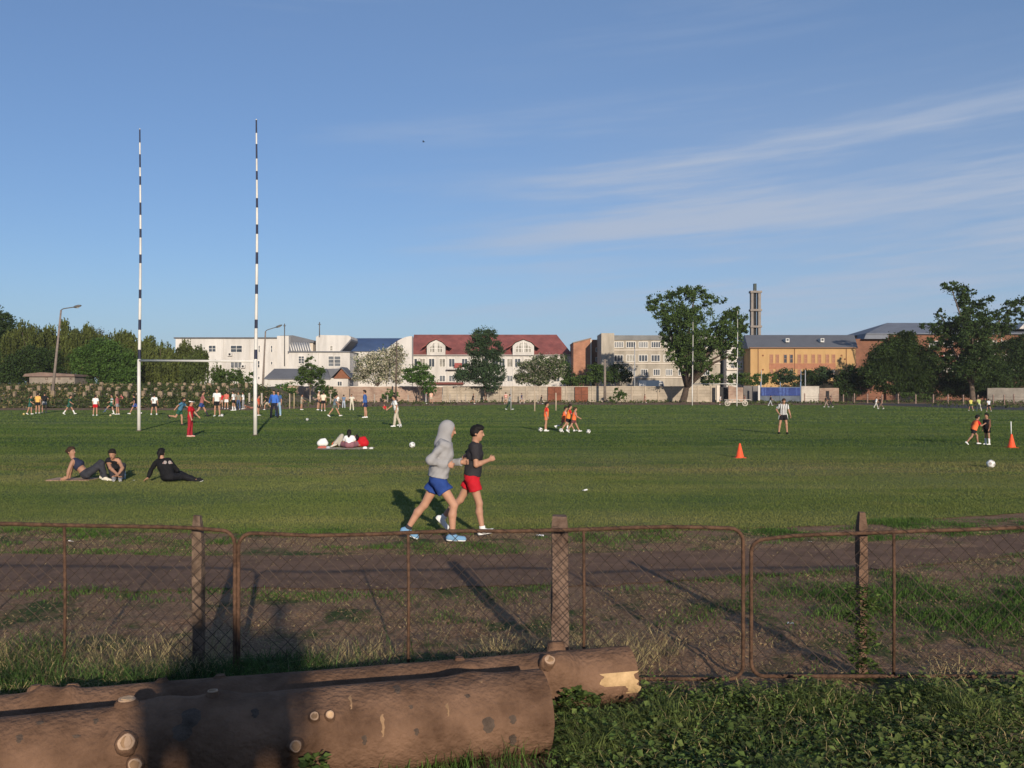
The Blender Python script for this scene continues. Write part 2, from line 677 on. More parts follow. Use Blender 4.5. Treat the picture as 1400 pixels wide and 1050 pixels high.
def turf(y0, y1, dn, hmin, hmax, wd, single):
    hw = .71 * y1 + 3
    n = int(2 * hw * (y1 - y0) * dn)
    X, Y = scatter(n, -hw, hw, y0, y1)
    k = (Y > pw(X, FIELD_NEAR) - .12) & (np.abs(X) < .70 * Y + 3) & (Y < pw(X, FIELD_FAR)) & (X > -95) & (X < 80)
    k &= rng.uniform(0, 1, n) < np.clip(.85 + .4 * vnoise(X * .5, Y * .7, 31), .3, 1)
    X, Y = X[k], Y[k]
    n = len(X)
    hh = rng.uniform(hmin, hmax, n) * (1 + .3 * vnoise(X * .4, Y * .4, 32))
    P = np.stack([X, Y, np.full(n, .006)], 1)
    wid = rng.uniform(.6, 1.2, n) * wd
    if not single:
        return blades('grass', P, hh, rng.uniform(.1, .8, n), wid, G_MOWN)
    fa = rng.uniform(0, 2 * np.pi, n)
    s = np.stack([np.cos(fa), np.sin(fa), np.zeros(n)], 1) * wid[:, None] * .5
    up = np.stack([rng.normal(0, .35, n) * hh, rng.normal(0, .35, n) * hh, hh], 1)
    V = np.stack([P - s, P + s, P + s * .45 + up * .9, P - s * .45 + up], 1).reshape(-1, 3)
    return np_mesh('grass', V, np.arange(n)[:, None] * 4 + [0, 1, 2, 3], G_MOWN)


for args in ((14, 18, 1700, .016, .034, .010, 0), (18, 24, 1000, .016, .034, .014, 0), (24, 36, 400, .017, .036, .022, 1), (36, 60, 130, .020, .04, .045, 1), (60, 100, 26, .02, .05, .09, 1), (100, 146, 11, .025, .055, .13, 1)):
    tag(link('grass', turf(*args)), kind='stuff')

# verges on both sides of the track and tufts over the earth
def verge(X, Y):
    tn, tf, fn = pw(X, TRACK_NEAR), pw(X, TRACK_FAR), pw(X, FIELD_NEAR)
    n1, n2 = vnoise(X * .9, Y * 1.6, 41), vnoise(X * 2.7, Y * 3.3, 42)
    far = np.where((Y > tf - .02) & (Y < fn + .3), np.clip(.35 + .9 * n1 + .6 * n2, 0, 1), 0)
    near = np.where(Y < tn + .05, np.clip((.10 - (tn - Y) * .20) + .6 * n1 + .5 * n2 - .1, 0, 1), 0)
    patch = np.where((Y < tn) & (X > 2.2), np.clip(1.5 * np.exp(-(((X - 5.0) / 1.9) ** 2 + ((Y - 9.5) / .95) ** 2)) + .25 * n2, 0, 1), 0)
    return np.maximum(np.maximum(far, near), patch)


X, Y = scatter(520000, -9, 9, 6.6, 16, verge)
tall = np.clip(.6 + .8 * vnoise(X * 2.2, Y * 2.2, 44), .25, 1.4) * (1 + .9 * np.exp(-(((X - 5.0) / 1.9) ** 2 + ((Y - 9.5) / .95) ** 2)))
lush = link('grass', blades('grass', surf(X, Y), rng.uniform(.025, .085, len(X)) * tall, rng.uniform(.2, 1, len(X)), rng.uniform(.004, .010, len(X)), G_LUSH))
tag(lush, kind='stuff')


def dry(X, Y):
    tn, tf, fn = pw(X, TRACK_NEAR), pw(X, TRACK_FAR), pw(X, FIELD_NEAR)
    on = (Y > tn - .05) & (Y < tf)
    e = np.clip(.55 + .8 * vnoise(X * 1.7, Y * 1.7, 51), .05, 1)
    return np.where(on, .035 + .4 * np.exp(-np.minimum(Y - tn, tf - Y) / .25), np.where(Y < fn + .4, e, 0))


def flakes(name, X, Y, size, m, tilt=.5):
    n = len(X)
    a = rng.uniform(0, 2 * np.pi, n)
    s = rng.uniform(.4, 1.3, n) * size
    e = np.stack([np.cos(a), np.sin(a), rng.uniform(-tilt, tilt, n)], 1) * s[:, None]
    f = np.stack([-np.sin(a), np.cos(a), rng.uniform(-tilt, tilt, n)], 1) * (s * rng.uniform(.15, .6, n))[:, None]
    c = surf(X, Y, .008) + np.array([0, 0, 1.]) * (np.abs(e[:, 2]) + .002)[:, None]
    V = np.stack([c - e, c - f, c + e, c + f], 1).reshape(-1, 3)
    b = np.arange(n)[:, None] * 4
    return np_mesh(name, V, b + [0, 1, 2, 3], m)


X, Y = scatter(130000, -8, 8, 6.2, 15, dry)
tag(link('fallen_leaves', flakes('fallen_leaves', X, Y, .0145, G_LITTER)), kind='stuff')
X, Y = scatter(60000, -8, 8, 6.2, 15, dry)
st = blades('straw', surf(X, Y), rng.uniform(.01, .05, len(X)), rng.uniform(1, 2.6, len(X)), rng.uniform(.002, .006, len(X)), G_STRAW)
tag(link('dry_grass', st), kind='stuff')
# ------------------------------------------------------------------ felled trunks
BARK = mat('beech_bark', (.120, .066, .040), .34, 3.2, .9, c2=(.168, .098, .062), detail=12, bump=.5, bscale=30, spec=.15)
BARKD = mat('bark_scar', (.085, .06, .045), .4, 12, .95, bump=.5)
WOOD = mat('cut_wood', (.52, .33, .18), .2, 14, .8, c2=(.58, .40, .24), bump=.2)
WOODO = mat('old_cut_wood', (.27, .165, .09), .3, 14, .85)
WOODR = mat('cut_wood_ring', (.40, .27, .18), .25, 20, .85)
PALE = mat('stripped_wood', (.42, .27, .13), .25, 10, .85, c2=(.50, .34, .18), bump=.15)


class Trunk:
    """a lying trunk: centre line a->b (world), radius ra->rb, with bumps"""
    def __init__(s, a, b, ra, rb, seed, sag=0):
        s.a, s.b, s.ra, s.rb, s.seed, s.sag = Vector(a), Vector(b), ra, rb, seed, sag
        s.d = (s.b - s.a).normalized()
        s.w = s.d.cross(Vector((0, 0, 1))).normalized()    # towards the camera side when d runs +X
        s.u = s.w.cross(s.d)
        s.len = (s.b - s.a).length
        s.bumps = []

    def rad(s, t, th):
        r = s.ra + (s.rb - s.ra) * t
        x = t * s.len
        r *= 1 + .028 * float(vnoise(x * 1.1, th * .9, s.seed)) + .012 * float(vnoise(x * 4, th * 3, s.seed + 1)) + .0025 * float(vnoise(x * 17, th * 9, s.seed + 2))
        for bt, bth, h, sx, sth in s.bumps:
            q = ((x - bt * s.len) / sx) ** 2 + ((math.remainder(th - bth, 2 * math.pi)) / sth) ** 2
            if q < 9:
                r += h * math.exp(-q)
        return r

    def c(s, t):
        return s.a + (s.b - s.a) * t + Vector((0, 0, s.sag * math.sin(math.pi * t)))

    def p(s, t, th, off=0):
        """th 0 = towards the camera, 90 deg = up"""
        r = s.rad(t, th) + off
        return s.c(t) + (s.w * math.cos(th) + s.u * math.sin(th)) * r

    def nrm(s, th):
        return s.w * math.cos(th) + s.u * math.sin(th)

    def mesh(s, name, nt, na, parent, endm):
        m = MB()
        for i in range(nt + 1):
            for j in range(na):
                m.v.append(tuple(s.p(i / nt, 2 * math.pi * j / na)))
        for i in range(nt):
            for j in range(na):
                a, b = i * na + j, i * na + (j + 1) % na
                m.f.append((a, a + na, b + na, b))
                m.mi.append(0)
                m.sm.append(True)
        o = m.build(name, BARK, parent)
        for t in (0, 1):
            e = MB()
            c = s.c(t) + s.d * (.004 if t else -.004)
            ring = [s.p(t, 2 * math.pi * j / na, -.012) + s.d * (.004 if t else -.004) for j in range(na)]
            for j in range(na):
                tri = [c, ring[j], ring[(j + 1) % na]]
                e.face(tri if t else tri[::-1])
            e.build('cut_end', endm, parent)
        return o

    def patch(s, name, t0, t1, th0, th1, off, m, parent, nt=8, na=8, taper=True, rag=.0):
        """a scar or stripped area following the trunk surface, slightly proud"""
        b = MB()
        tm, hm = (t0 + t1) / 2, (th0 + th1) / 2
        for i in range(nt + 1):
            for j in range(na + 1):
                u, v = i / nt, j / na
                k = math.sqrt(max(.0, 1 - (2 * v - 1) ** 2)) if taper else 1
                rg = rag * float(vnoise(v * 7 + s.seed, i * .0 + (u > .5) * 9, 3)) if i in (0, nt) else 0
                t = tm + (t1 - t0) * (u - .5) * (.15 + .85 * k) + rg
                th = th0 + (th1 - th0) * v
                o = off * min(1, 4 * min(u, 1 - u, v, 1 - v) + .05) if taper else off
                b.v.append(tuple(s.p(t, th, o)))
        for i in range(nt):
            for j in range(na):
                a = i * (na + 1) + j
                b.f.append((a, a + na + 1, a + na + 2, a + 1))
                b.mi.append(0)
                b.sm.append(True)
        return b.build(name, m, parent)

    def stub(s, t, th, r, out, m, parent, tilt=(0, 0)):
        """a sawn-off branch: collar and cut face"""
        n = (s.nrm(th) + s.d * tilt[0] + s.u * tilt[1]).normalized()
        base = s.p(t, th, -.05)
        tip = s.p(t, th, out)
        px_seed = th * 7 + t * 31
        b = MB()
        b.tube([base, base + n * .05, tip, tip + n * .004], [r * 1.5, r * 1.28, r * 1.06, r * .98], 18)
        def rough(mb, n0, seed):
            for i in range(n0, len(mb.v)):
                p = Vector(mb.v[i])
                q = p - base
                ax = n * q.dot(n)
                rd = q - ax
                k = 1 + .13 * float(vnoise(rd.x * 40 + seed, rd.z * 40, 3))
                mb.v[i] = tuple(base + ax + rd * k + n * .003 * float(vnoise(rd.x * 90, rd.z * 90 + seed, 4)))
        rough(b, 0, px_seed)
        o = b.build('branch_stub', BARK, parent)
        f = MB()
        u = n.orthogonal().normalized()
        w = n.cross(u)
        f.tube([tip + n * .003, tip + n * .010], [r * .93, r * .86], 18)
        rough(f, 0, px_seed)
        f.build('cut_face', WOODR if m is not BARK else m, o)
        if m is not BARK:
            g = MB()
            g.tube([tip + n * .009, tip + n * .0125], [r * .68, r * .60], 18)
            rough(g, 0, px_seed + 5)
            g.build('heartwood', m, o)
        return o


# near trunk
e1 = gp(747, 1036)
a1 = Vector((-4.6, 4.38, .225)); b1 = Vector((.18, 5.72, .245))
T1 = Trunk(a1, b1, .215, .250, 61, .01)
lg = empty('log', (a1.x, a1.y, 0), 'thick bare tree trunk lying nearest the camera, sawn branch stubs on its side', 'log')


def tpos(T, px, py):
    """(t, th) of a trunk surface point seen at a pixel"""
    best = (1e9, 0, 0)
    for i in range(240):
        for j in range(-20, 46):
            t, th = i / 239, j / 45 * math.pi
            q = T.c(t) + T.nrm(th) * (T.ra + (T.rb - T.ra) * t)
            if T.nrm(th).dot(Vector((0, 0, HC)) - q) < 0:
                continue
            d = (700 + F * q.x / q.y - px) ** 2 + (YH + F * (HC - q.z) / q.y - py) ** 2
            if d < best[0]:
                best = (d, t, th)
    return best[1], best[2]


for px, py, h, sx, sth in ((172, 972, .035, .10, .3), (172, 1013, .03, .09, .3), (300, 945, .03, .1, .25), (290, 958, .02, .1, .25), (225, 940, .03, .14, .25), (405, 1012, .04, .09, .3), (438, 982, .035, .10, .3), (640, 915, .02, .1, .2), (60, 985, .012, .2, .5)):
    t, th = tpos(T1, px, py)
    T1.bumps.append((t, th, h, sx, sth))
T1.mesh('bark', 260, 72, lg, WOODO)
for px, py, r, out, m in ((173, 968, .050, .014, WOOD), (176, 1015, .046, .016, WOODO), (186, 1043, .036, .016, WOODO), (290, 956, .032, .010, WOODO), (405, 1016, .036, .016, WOODO), (428, 983, .026, .016, WOODO), (448, 981, .025, .018, WOOD)):
    t, th = tpos(T1, px, py)
    T1.stub(t, th, r, out, m, lg)
for px, py, dx, dth, o in ((262, 980, .05, .55, .002), (250, 1000, .05, .4, .002), (545, 940, .02, .34, .003), (524, 990, .008, .5, .002), (615, 972, .006, .3, .003), (668, 990, .035, .36, .002), (590, 935, .02, .1, .002), (700, 985, .02, .2, .002), (480, 960, .006, .4, .003), (570, 1000, .012, .16, .002), (640, 950, .015, .1, .002), (700, 1010, .02, .3, .002), (560, 965, .01, .1, .002), (500, 1010, .012, .22, .002), (30, 1010, .015, .2, .002), (130, 985, .012, .16, .002), (660, 930, .008, .1, .002), (350, 975, .02, .25, .002), (55, 990, .02, .12, .003), (105, 1005, .02, .08, .002)):
    t, th = tpos(T1, px, py)
    T1.patch('bark_scar', t - dx / T1.len, t + dx / T1.len, th - dth / 2, th + dth / 2, o, WOODO if dx < .01 else BARKD, lg, rag=.002)

# far trunk, thinner, lying behind and running past the end of the near one
a2 = Vector((-4.9, 5.12, .18)); b2 = Vector((.82, 6.60, .205))
T2 = Trunk(a2, b2, .185, .19, 77)
lg2 = empty('log', (a2.x, a2.y, 0), 'thinner tree trunk behind the nearest one, its far end stripped to yellow wood', 'log')
for px, py, h, sx, sth in ((768, 905, .05, .10, .5), (755, 915, .05, .12, .5), (635, 912, .03, .08, .3), (60, 948, .05, .08, .4), (92, 950, .05, .06, .4), (300, 935, .02, .1, .3)):
    t, th = tpos(T2, px, py)
    T2.bumps.append((t, th, h, sx, sth))
T2.mesh('bark', 220, 56, lg2, PALE)
t, th = tpos(T2, 745, 914)
T2.stub(t, th, .040, .05, WOODO, lg2, (-.1, .3))
t, th = tpos(T2, 768, 896)
T2.stub(t, math.pi * .55, .055, .05, BARK, lg2)
t, th = tpos(T2, 632, 908)
T2.stub(t, math.pi * .5, .03, .008, BARK, lg2)
for px in (52, 95, 218, 300):
    t, th = tpos(T2, px, 945)
    T2.stub(t, math.pi * (.5 + .03 * (px % 3)), .034, .008, BARK, lg2)
T2.patch('stripped_wood', .955, .998, -.42, .38, .0035, PALE, lg2, nt=6, na=16, taper=False, rag=.006)

# thin branch at the near trunk's foot
br = MB()
pa, pb, pc = gp(340, 1062, .07), gp(420, 1046, .08), gp(497, 1042, .07)
br.tube([pa + Vector((-.3, -.1, 0)), pa, pb, pc], [.045, .043, .042, .038], 14)
tw = br.build('fallen_branch', mat('grey_bark', (.17, .135, .11), .3, 6, .9, bump=.4), None, pa)
tag(tw, 'short grey branch lying against the foot of the thick near trunk', 'branch')
kn = MB()
kn.tube([pb + Vector((-.06, 0, .03)), pb + Vector((-.05, -.02, .07))], [.03, .024], 12)
kn.build('branch_stub', WOODO, tw)

# ------------------------------------------------------------------ fence: framed mesh panels
RUST = mat('rusty_pipe', (.066, .035, .022), .45, 22, .85, c2=(.10, .055, .033), bump=.3, bscale=80, spec=.25)
WIRE = mat('rusty_wire', (.060, .040, .030), .3, 30, .8)
FY = 6.95


def panel(x0, x1, zt, uprights, label, zb=.06, closed=(True, True), mesh_rows=1.0):
    root = empty('mesh_fence', ((x0 + x1) / 2, FY, 0), label, 'fence panel', 'rusty framed mesh panels of the fence')
    r, cr = .0145, .10

    def top(x):
        return float(pw(x, zt))
    pts = []
    # frame loop with rounded corners
    for (cx, cz, a0) in ((x0 + cr, zb + cr, 180), (x1 - cr, zb + cr, 270), (x1 - cr, top(x1) - cr, 0), (x0 + cr, top(x0) - cr, 90)):
        if a0 == 90:
            for x in np.linspace(x1 - .3, x0 + .3, 14):
                pts.append(Vector((x, FY, top(x) + .004 * float(vnoise(x * 3, 0, 2)))))
        for k in range(6):
            a = R(a0 + k * 18)
            pts.append(Vector((cx + cr * math.cos(a), FY, cz + cr * math.sin(a))))
    pts.append(pts[0])
    MB().tube(pts, r, 10, caps=False).build('frame', RUST, root)
    for x in uprights:
        MB().tube([(x, FY, zb + .015), (x + .004, FY + .003, (zb + top(x)) / 2), (x, FY, top(x) - .012)], .0115, 10).build('upright', RUST, root)
    # chain link: two families of slanting wires, woven one over the other
    m = MB()
    s, W, Hh = .098, x1 - x0, 2.0
    seed = int(abs(x0) * 100)
    for fam in (1, -1):
        k = -int(Hh / s) - 2
        while k * s < W + Hh:
            xs0 = x0 + k * s if fam == 1 else x0 + k * s
            if random.random() < .05:
                k += 1
                continue
            path, ztop = [], None
            n = 60
            for i in range(n + 1):
                z = zb + .02 + (1.25 * i / n)
                x = xs0 + (z - zb) * .98 if fam == 1 else xs0 + (1.25 - (z - zb)) * .98
                if x < x0 + .015 or x > x1 - .015 or z > top(x) - .015:
                    continue
                wob = .010 * float(vnoise(x * 2.2, z * 2.2, seed)) + .006 * float(vnoise(x * 6, z * 6, seed + 1))
                path.append(Vector((x + wob, FY + .012 + fam * .003 + .5 * wob, z + wob)))
            if len(path) > 2:
                path = [path[0]] + path[1:-1:3] + [path[-1]]
                m.tube(path, .0029, 3, caps=False, sm=False)
            k += 1
    m.build('chain_link_mesh', WIRE, root)
    # a strand of wire wound along the top rail
    wv = MB()
    pth = []
    for i in range(int(W / .03)):
        x = x0 + .2 + i * .03
        if x > x1 - .2:
            break
        a = i * .9
        pth.append(Vector((x, FY + .024 * math.cos(a), top(x) + .024 * math.sin(a) + .004)))
    wv.tube(pth, .0022, 3, caps=False)
    wv.build('tie_wire', WIRE, root)
    return root


def zx(px, py):
    p = at(px, py, FY)
    return (p.x, p.z)


panel(at(-330, 0, FY).x, at(321, 0, FY).x, [zx(-330, 712), zx(0, 716), zx(90, 718), zx(270, 722), zx(321, 725)], [at(88, 0, FY).x, at(-150, 0, FY).x],
      'rusty pipe and mesh fence panel reaching off the left edge of the picture')
panel(at(326, 0, FY).x, at(1016, 0, FY).x, [zx(326, 729), zx(370, 729), zx(440, 733), zx(500, 730), zx(600, 727), zx(760, 725), zx(900, 720), zx(1016, 722)],
      [at(558, 0, FY).x, at(798, 0, FY).x], 'middle rusty fence panel with a sagging top rail and two uprights')
panel(at(1027, 0, FY).x, at(1720, 0, FY).x, [zx(1027, 737), zx(1100, 732), zx(1222, 727), zx(1400, 721), zx(1720, 715)], [at(1222, 0, FY).x, at(1480, 0, FY).x],
      'rusty fence panel right of the narrow gap, reaching off the right edge', zb=.08)


def post(px0, px1, pyt, Y, lab, col, dep=.11, lean=0):
    x0, x1, z = at(px0, 0, Y).x, at(px1, 0, Y).x, at(0, pyt, Y).z
    m = MB()
    n = 14
    ring = []
    for i in range(n + 1):
        t = i / n
        zz = -.12 + (z + .12) * t
        j = [.008 * float(vnoise(zz * 5, k * 3.1 + px0, 7)) for k in range(4)]
        lx = lean * t
        tp = .012 if i == n else 0
        for k, (x, y) in enumerate(((x0 + tp, Y - dep / 2 + tp), (x1 - tp, Y - dep / 2 + tp), (x1 - tp, Y + dep / 2 - tp), (x0 + tp, Y + dep / 2 - tp))):
            m.v.append((x + lx + j[k], y + j[(k + 1) % 4], zz + (.01 * random.random() if i == n else 0)))
    for i in range(n):
        for k in range(4):
            a, b = i * 4 + k, i * 4 + (k + 1) % 4
            m.f.append((a, b, b + 4, a + 4)); m.mi.append(0); m.sm.append(False)
    e = n * 4
    m.f.append((e, e + 1, e + 2, e + 3)); m.mi.append(0); m.sm.append(False)
    o = m.build('fence_post', col, None, ((x0 + x1) / 2, Y, 0))
    return tag(o, lab, 'fence post', 'concrete posts of the near fence')


CONC = mat('rusty_concrete', (.115, .070, .048), .4, 7, .95, c2=(.165, .11, .082), detail=9, bump=.6, bscale=40)
CONG = mat('grey_concrete', (.085, .052, .036), .5, 7, .95, c2=(.165, .115, .082), detail=9, bump=.6, bscale=40)
post(265.5, 278.5, 705, 7.10, 'slim mottled grey fence post behind the left panel', CONG, .08, -.008)
post(754, 777, 706, 7.14, 'broad square fence post behind the middle panel, flat topped', CONC, .12)
post(1172, 1184, 701, 7.12, 'narrow brown fence post wrapped at its foot by a climbing weed', mat('brown_post', (.15, .09, .06), .35, 9, .9, bump=.5), .075)

# ------------------------------------------------------------------ foreground weeds
def fill(X, Y, z0=0):
    return np.stack([X, Y, ground_z(X, Y) + z0], 1)


def leafy(name, C, n_per, size, spread, height, m, flat=.55):
    """herb clumps: leaves (two folded triangles each) on an invisible dome round every centre"""
    n = len(C) * n_per
    c = np.repeat(C, n_per, 0)
    a = rng.uniform(0, 2 * np.pi, n)
    rr = np.sqrt(rng.uniform(0, 1, n)) * spread
    hgt = np.repeat(rng.uniform(.5, 1.1, len(C)), n_per) * height * rng.uniform(.15, 1, n) * (1 - .5 * (rr / spread) ** 2)
    p = c + np.stack([np.cos(a) * rr, np.sin(a) * rr, hgt], 1)
    s = rng.uniform(.5, 1.2, n)[:, None] * size
    a2 = a + rng.normal(0, .9, n)
    el = rng.uniform(-.3, 1.0, n) * flat
    d = np.stack([np.cos(a2) * np.cos(el), np.sin(a2) * np.cos(el), np.sin(el)], 1)
    sd_ = np.stack([-np.sin(a2), np.cos(a2), rng.normal(0, .35, n)], 1)
    up = np.cross(d, sd_)
    up = np.where(up[:, 2:] < 0, -up, up)
    V = np.stack([p, p + d * s * .45 + sd_ * s * .38 + up * s * .12, p + d * s, p + d * s * .45 - sd_ * s * .38 + up * s * .12], 1).reshape(-1, 3)
    b = np.arange(n)[:, None] * 4
    return np_mesh(name, V, np.concatenate([b + [0, 1, 2], b + [0, 2, 3]]), m)


def mean_top(X, Y):
    """weed cover of the right foreground"""
    line = np.where(X > .25, 1, 0) * np.clip((6.86 + .06 * vnoise(X * 2, X * 0, 3) - Y) / .12, 0, 1)
    nearlog = np.where((Y < 5.78 + (X + 4.6) * .258) & (X < .3), 0, 1)
    return line * nearlog * np.clip(.75 + .7 * vnoise(X * 1.6, Y * 1.6, 71), .12, 1)


X, Y = scatter(6400, .1, 5.2, 4.1, 7.15, mean_top)
k = ~((X < .95) & (Y > 6.2)) & ~((X < .32) & (Y > 5.4) & (Y < 6.1))
X, Y = X[k], Y[k]
tag(link('weeds', leafy('weeds', fill(X, Y), 40, .025, .11, .15, G_LEAF)), kind='stuff')
X, Y = scatter(170000, .1, 5.2, 4.1, 7.1, lambda x, y: mean_top(x, y) * np.clip(.5 + .5 * np.exp(-(x - .3) / 1.2) + vnoise(x * 1.1 + 5, y * 1.1, 72), 0, 1))
k = ~((X < .95) & (Y > 6.2)) & ~((X < .32) & (Y > 5.4) & (Y < 6.1))
X, Y = X[k], Y[k]
tag(link('grass', blades('grass', fill(X, Y), rng.uniform(.06, .21, len(X)) * np.clip((7.3 - Y) / 1.2, .45, 1) * np.clip(.8 + .7 * vnoise(X * 2, Y * 2, 78), .4, 1.5), rng.uniform(.3, 1.2, len(X)), rng.uniform(.004, .009, len(X)), G_TURF)), kind='stuff')


X, Y = scatter(7000, .1, 5.2, 4.1, 7.1, mean_top)
k = ~((X < .95) & (Y > 6.2)) & ~((X < .32) & (Y > 5.4) & (Y < 6.1))
X, Y = X[k], Y[k]
tag(link('dry_grass', blades('dry_grass', fill(X, Y, .05), rng.uniform(.05, .17, len(X)), rng.uniform(.4, 2.4, len(X)), rng.uniform(.002, .006, len(X)), G_STRAW)), kind='stuff')
X, Y = scatter(1500, .1, 5.2, 4.1, 7.15, lambda x, y: mean_top(x, y) * np.clip(.2 + 1.2 * vnoise(x * .9, y * .9, 77), 0, 1))
k = ~((X < .95) & (Y > 6.2)) & ~((X < .32) & (Y > 5.4) & (Y < 6.1))
tag(link('weeds', leafy('weeds', fill(X[k], Y[k]), 30, .046, .12, .22, G_LEAF)), kind='stuff')
X, Y = scatter(900, .1, 5.2, 4.1, 7.15, mean_top)
k = ~((X < .95) & (Y > 6.2)) & ~((X < .32) & (Y > 5.4) & (Y < 6.1))
tag(link('weeds', leafy('weeds', fill(X[k], Y[k]), 26, .05, .09, .20, G_TURF)), kind='stuff')


G_RANK_SHADE = mat('rank_shade_blades', (.032, .072, .016), .5, 2, .75, c2=(.06, .10, .026), island=.6, trans=.25)  # long grass green, darkened for the shadow lying behind the trunks
# long grass between the trunks and the fence, and along the near trunk's foot
def behind_log(x, y):
    k = (y > 5.12 + .24 + (x + 4.9) * .26) & (y < 8.2)
    up = np.clip(1.4 - np.abs(y - (6.75 + .05 * x)) / .8, 0, 1)
    return np.where(k & (x < .8), np.clip(.30 + 1.1 * vnoise(x * 1.6, y * 2, 81), .03, 1) * up, 0)


X, Y = scatter(110000, -5, .9, 5.2, 8.2, behind_log)
tallf = np.clip(.55 + .9 * vnoise(X * 1.2, Y * 1.2, 83), .15, 1.6)
tag(link('grass', blades('grass', fill(X, Y), rng.uniform(.10, .36, len(X)) * tallf * np.clip((.9 - X) / 2.2, .35, 1), rng.uniform(.2, 1.1, len(X)), rng.uniform(.004, .008, len(X)), G_RANK_SHADE)), kind='stuff')
X, Y = scatter(15000, -5, 1.4, 5.9, 7.9, lambda x, y: np.clip(.25 + .9 * vnoise(x * 1.5 + 9, y * 1.9, 85), 0, 1))
k = Y > 5.24 + (X + 4.9) * .277
X, Y = X[k], Y[k]
tag(link('dry_grass', blades('dry_grass', fill(X, Y), rng.uniform(.10, .42, len(X)), rng.uniform(.5, 2.1, len(X)), rng.uniform(.0025, .0055, len(X)), G_STRAW)), kind='stuff')
# in front of the near trunk
X, Y = scatter(16000, -3.4, .35, 4.2, 5.75, lambda x, y: np.where(y < 4.62 - .26 + (x + 4.6) * .258, np.clip(.35 + .8 * vnoise(x * 2, y * 2, 86), 0, 1), 0))
tag(link('grass', blades('grass', fill(X, Y), rng.uniform(.05, .26, len(X)), rng.uniform(.2, .9, len(X)), rng.uniform(.003, .007, len(X)), G_LUSH)), kind='stuff')


def bush(name, cs, lab, cat, n_per=60, size=.05, spread=.10, height=.12, m=G_LEAF):
    me = leafy(name, np.array([tuple(c) for c in cs]), n_per, size, spread, height, m)
    o = link(name, me, None, tuple(cs[0]))
    return tag(o, lab, cat)


bush('weed_plant', [(x, 6.02 + .1 * k, z) for k, (x, z) in enumerate(((.24, .02), (.33, .10), (.42, .16), (.50, .10), (.30, .18), (.55, .18), (.36, .01)))],
     'broad leaved weed climbing in front of the stripped end of the thinner trunk', 'plant', 70, .06, .085, .10)
bush('weed_plant', [(gp(455, 1035).x + dx, 5.02 + dy, dz) for dx, dy, dz in ((0, 0, .0), (.03, .03, .1), (.02, .0, .18), (-.05, -.03, .05))],
     'leafy weed between the branch stubs of the thick near trunk', 'plant', 60, .05, .06, .12)
bush('weed_plant', [(gp(515, 1050).x + dx, 4.95 + dy, dz) for dx, dy, dz in ((0, 0, 0), (.07, -.04, 0), (-.04, -.05, .05), (.03, 0, .08))],
     'small leafy weed at the end of the short grey branch', 'plant', 60, .05, .06, .10)
vx = at(1178, 0, 7.05).x
bush('climbing_weed', [(vx + .05 * math.sin(k * 1.7), 7.02 + .03 * math.cos(k), .02 + k * .065) for k in range(11)], 'climbing weed wound up the foot of the narrow brown post', 'plant', 70, .042, .085, .09, G_LEAF)
bush('weed_plant', [(at(522, 0, 6.7).x + dx, 6.72, dz) for dx, dz in ((0, 0), (.03, .06), (-.03, .1), (.01, .15))], 'pale green upright weed in front of the middle panel, left of its first upright', 'plant', 50, .045, .05, .08, G_TURF)


def dry_clump(px, py, Y, n, h, lab):
    c = at(px, py, Y)
    c.z = 0
    P = np.array([[c.x + rng.normal(0, .13), Y + rng.normal(0, .08), 0] for _ in range(n)])
    me = blades('dry_grass_clump', P, rng.uniform(.5, 1, n) * h, rng.uniform(.7, 2.0, n), rng.uniform(.004, .0085, n), G_STRAW)
    return tag(link('dry_grass_clump', me, None, (c.x, Y, 0)), lab, 'dry grass')


dry_clump(410, 900, 6.75, 130, .34, 'tuft of bleached grass bending over, right of the fence gap')
dry_clump(255, 890, 6.9, 200, .40, 'straggly bleached grass left of the slim grey post')
dry_clump(640, 885, 6.8, 190, .36, 'bleached grass spreading between the upright and the broad post')
dry_clump(170, 895, 7.0, 150, .45, 'tall bleached stalks beside the left panel upright')
dry_clump(700, 880, 7.3, 120, .45, 'tall dry stalks tangled just left of the broad post')
dry_clump(1300, 900, 7.05, 40, .33, 'thin dead stalks at the foot of the right panel')

# sticks and litter
def stick(pts, r, lab, m):
    o = MB().tube(pts, r, 8).build('stick', m, None, pts[0])
    return tag(o, lab, 'stick')


